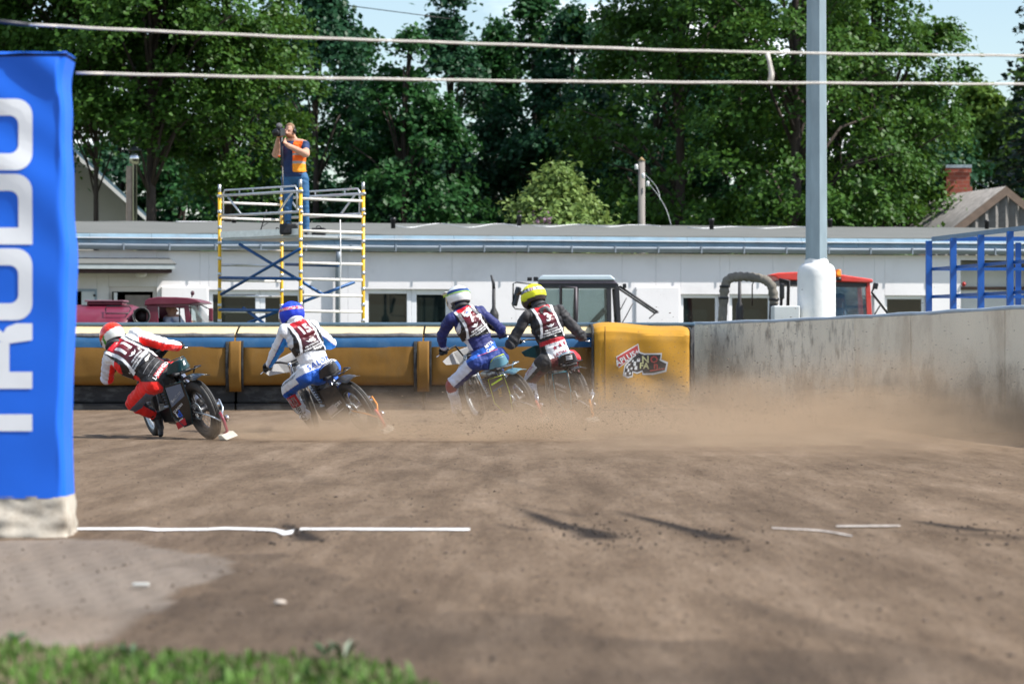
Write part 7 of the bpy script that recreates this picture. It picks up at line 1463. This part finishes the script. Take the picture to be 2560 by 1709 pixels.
c = PX(798, 568, cy0 - .35); mb = MB(); mb.add([(c.x - .07, c.y - .096, DK + .07), (c.x + .06, c.y - .096, DK + .075), (c.x + .055, c.y - .094, DK + .095), (c.x - .065, c.y - .094, DK + .09)], [(0, 1, 2, 3)])
mb = MB(); a = PX(656, 574, cy0 - .1); mb.tube([(a.x - .06, a.y, DK), (a.x + .02, a.y, DK + .28), (a.x + .07, a.y, DK + .46)], .010, 6); mb.tube([(a.x - .02, a.y, DK + .16), (a.x + .10, a.y, DK + .24)], .006, 6); tag(mb.build('light_stand', m_black), 'thin black stand leaning inside the left half of the scaffold', 'stand')

# ------------------------------------------------------------------ driver of the water truck
dY_ = tY + .42; dr_ = thing('person', 'person in white shirt sitting at the wheel of the maroon truck', 'person', (*PX(420, 800, dY_).xy, .1))
def D(px, py, dy=0.): return PX(px, py, dY_ + dy)
q = dict(head=D(428, 774), neck=D(427, 789), ls=D(418, 798, .2), rs=D(444, 796, -.2), re=D(466, 822, -.3), rw=D(480, 805, -.1), le=D(448, 826, .3), lw=D(480, 806, .25), pel=D(425, 862)); mb = MB()
cap(mb, q['pel'], q['neck'] + Vector((0, 0, -.12)), .16, .19, .13, .13, (0, 1, 0)); cap(mb, q['neck'] + Vector((0, 0, -.05)), q['head'], .06, .06)
for s_ in 'lr': cap(mb, q['neck'] + Vector((0, 0, -.07)), q[s_ + 's'], .07, .08); cap(mb, q[s_ + 's'], q[s_ + 'e'], .072, .05); cap(mb, q[s_ + 'e'], q[s_ + 'w'], .048, .034); cap(mb, q[s_ + 'w'], q[s_ + 'w'] + Vector((.05, 0, .01)), .035, .028)
for s_ in (-1, 1):
    kn = q['pel'] + Vector((.45, .1 * s_, .05)); cap(mb, q['pel'] + Vector((0, .09 * s_, 0)), kn, .09, .07); cap(mb, kn, kn + Vector((.1, 0, -.38)), .065, .05)
h_ = q['head']; mb.ball(h_ + Vector((0, 0, .01)), (.095, .08, .105), 14, 10); mb.ball(h_ + Vector((.035, 0, -.055)), (.065, .06, .06), 12, 8); cap(mb, h_ + Vector((.095, 0, .01)), h_ + Vector((.118, 0, -.025)), .012, .016, n=8, m=2); mb.ball(h_ + Vector((-.005, -.08, -.005)), (.025, .014, .033), 8, 6)
me = fuse(mb, .011, 3); V, N = coords(me); cl = []
for p in V:
    p = Vector(p)
    if p.z > q['neck'].z - .02: cl.append((.10, .05, .03) if p.z > h_.z + .05 - .5 * (p.x - h_.x - .02) and p.x < h_.x + .06 else SKN)
    elif p.x > q['rs'].x + .14 and p.z > q['pel'].z + .12: cl.append(SKN)
    elif p.z < q['pel'].z + .1: cl.append((.04, .05, .08))
    else: cl.append((.68, .70, .78) if noise.noise(Vector(p) * 9) < .2 else (.35, .4, .62))
paint(me, cl); link('body', me, MATS['operator_clothes'], dr_)
# driver of the red tractor, behind the glass
d2 = thing('person', 'person sitting behind the blue tinted glass of the red tractor cab', 'person', (*PX(2098, 800, rY + .7).xy, .1)); mb = MB(); h_ = PX(2098, 748, rY + .7); pl2 = h_ + Vector((-.02, 0, -.68))
cap(mb, pl2, h_ + Vector((0, 0, -.30)), .16, .2, .13, .14, (0, 1, 0)); cap(mb, h_ + Vector((0, 0, -.2)), h_, .06, .06); mb.ball(h_ + Vector((0, 0, .01)), (.1, .085, .11), 14, 10); cap(mb, h_ + Vector((-.09, 0, .0)), h_ + Vector((-.115, 0, -.03)), .012, .016, n=8, m=2)
for s_ in (-1, 1): e_ = h_ + Vector((-.15, .24 * s_, -.48)); cap(mb, h_ + Vector((0, .2 * s_, -.24)), e_, .07, .05); cap(mb, e_, e_ + Vector((-.22, -.06 * s_, .06)), .048, .034); kn = pl2 + Vector((-.42, .1 * s_, .04)); cap(mb, pl2 + Vector((0, .09 * s_, 0)), kn, .09, .07); cap(mb, kn, kn + Vector((-.08, 0, -.4)), .065, .05)
me = fuse(mb, .012, 3); V, N = coords(me); paint(me, [SKN if p[2] > h_.z - .16 and p[2] < h_.z + .03 else ((.06, .08, .12) if p[2] > h_.z else (.2, .26, .36)) for p in V]); link('body', me, MATS['operator_clothes'], d2)

# ------------------------------------------------------------------ dust thrown up by the rear wheels
def dust(name, label, loc, yaw, size, dens, seed, col=(.62, .475, .335), h=.3, rise=.0, front=.15, k=2.2):
    """closed box of thin brown dust: x runs downstream from the wheel, densest near the ground, broken by noise"""
    Lx, Ly, Lz = size; mb = MB(); mb.box((-.3, -Ly / 2, .012), (Lx, Ly / 2, Lz)); m = bpy.data.materials.new(name + '_air'); m.use_nodes = True; nt = m.node_tree; nt.nodes.clear(); LK = nt.links.new
    def N(t, **kw):
        n = nt.nodes.new(t)
        for a, v in kw.items():
            if a == 'op': n.operation = v
            else: n.inputs[a].default_value = v
        return n
    def MT(op, a, b_=None, c=None):
        n = nt.nodes.new('ShaderNodeMath'); n.operation = op
        for i, s_ in enumerate((a, b_, c)):
            if s_ is None: continue
            if isinstance(s_, (int, float)): n.inputs[i].default_value = s_
            else: LK(s_, n.inputs[i])
        return n.outputs[0]
    tc = N('ShaderNodeTexCoord'); sx = N('ShaderNodeSeparateXYZ'); LK(tc.outputs['Object'], sx.inputs[0]); X_, Y_, Z_ = sx.outputs
    mp = N('ShaderNodeMapping'); mp.inputs['Scale'].default_value = (.55, 1, 1.5); mp.inputs['Location'].default_value = (seed, seed * .7, 0); LK(tc.outputs['Object'], mp.inputs['Vector'])
    nz = N('ShaderNodeTexNoise', Scale=k, Detail=5, Roughness=.68); LK(mp.outputs['Vector'], nz.inputs['Vector'])
    nn = MT('MULTIPLY_ADD', nz.outputs['Fac'], 6.0, -2.6); nn = MT('MAXIMUM', nn, 0)
    u = MT('DIVIDE', X_, Lx); ramp_in = MT('MINIMUM', MT('MAXIMUM', MT('DIVIDE', MT('ADD', X_, .25), front * Lx), 0), 1); ramp_out = MT('MINIMUM', MT('MULTIPLY', MT('SUBTRACT', 1, u), 2.2), 1)
    hh = MT('MULTIPLY_ADD', MT('MAXIMUM', u, 0), rise, h); fz = MT('EXPONENT', MT('MULTIPLY', MT('POWER', MT('DIVIDE', Z_, hh), 2), -1.)); yy = MT('DIVIDE', Y_, Ly * .5); fy = MT('POWER', MT('MAXIMUM', MT('SUBTRACT', 1, MT('MULTIPLY', yy, yy)), 0), 1.8)
    topf = MT('MINIMUM', MT('MULTIPLY', MT('SUBTRACT', Lz, Z_), 6), 1)
    d_ = MT('MULTIPLY', MT('MULTIPLY', MT('MULTIPLY', nn, ramp_in), MT('MULTIPLY', ramp_out, fz)), MT('MULTIPLY', MT('MULTIPLY', fy, topf), dens))
    pv = N('ShaderNodeVolumePrincipled'); pv.inputs['Color'].default_value = (*col, 1); pv.inputs['Anisotropy'].default_value = .15; LK(d_, pv.inputs['Density']); o = N('ShaderNodeOutputMaterial'); LK(pv.outputs[0], o.inputs['Volume'])
    ob = mb.build(name, m); ob.location = loc; ob.rotation_euler = (0, 0, R(yaw)); stuff(tag(ob, label, 'dust')); return ob
dust('dust_plume', 'low wisp of brown dust behind the rear wheel of the rider in red', (-2.85, 31.7, 0), -12, (4.2, 2.2, .6), 7., 1., h=.14, rise=.14)
dust('dust_plume', 'brown dust cloud hiding the lower half of the rear wheels from the rider in white onward', (-1.75, 33.3, 0), -3, (5.4, 3.2, 1.1), 2.3, 4.3, h=.26, rise=.22, front=.10)
dust('dust_plume', 'thick dust around the wheels of the two riders side by side', (.0, 36.4, 0), -4, (4.6, 2.0, 1.2), 1.5, 7.7, h=.36, rise=.1)
dust('dust_plume', 'long brown dust trail drifting along the outer wall', (1.2, 35.0, 0), -10, (5.2, 6.4, 1.5), 1.0, 2.9, h=.34, rise=.5, front=.12)
dust('dust_plume', 'thin tan dust settling over the track in front of the outer wall', (.6, 29.6, 0), -9, (4.8, 9.5, .9), .8, 5.1, h=.16, rise=.3, front=.3, k=1.6)
dust('dust_plume', 'thin grey brown dust hanging along the foot of the outer wall', (3.9, 38.2, 0), -72, (12, 3.0, 1.4), 1.3, 8.3, h=.45, rise=-.05, front=.15, k=1.7)
# flying soil in the plumes
def fly(rg):
    a = rg.uniform(); x = rg.gamma(2., 1.15) if a < .45 else rg.uniform(0, 6.4); X = -1.2 + x + .5 * rg.normal(); Y = rg.uniform(30.2, 37.0); z = abs(rg.normal()) * (.16 + .11 * min(3.4, max(0, X + 1))) + .02
    if X > wall_x(Y) - .25 or X < -1.4: return None
    return np.array([X, Y, z])
V, Fc = rock_cloud(10500, fly, lambda rg, p: rg.choice([.0028, .0045, .007], p=[.5, .38, .12]) * rg.uniform(.7, 1.2), 9, stretch=2.3)
stuff(tag(link('flying_soil', np_mesh('flying_soil', V, Fc, 3), M('flying_soil', (.10, .07, .05), .9, 0, .9, 9, dirt=(.45, .36, .27, 1), ds=5)), 'spray of small soil grains flying behind the motorcycles', 'soil'))
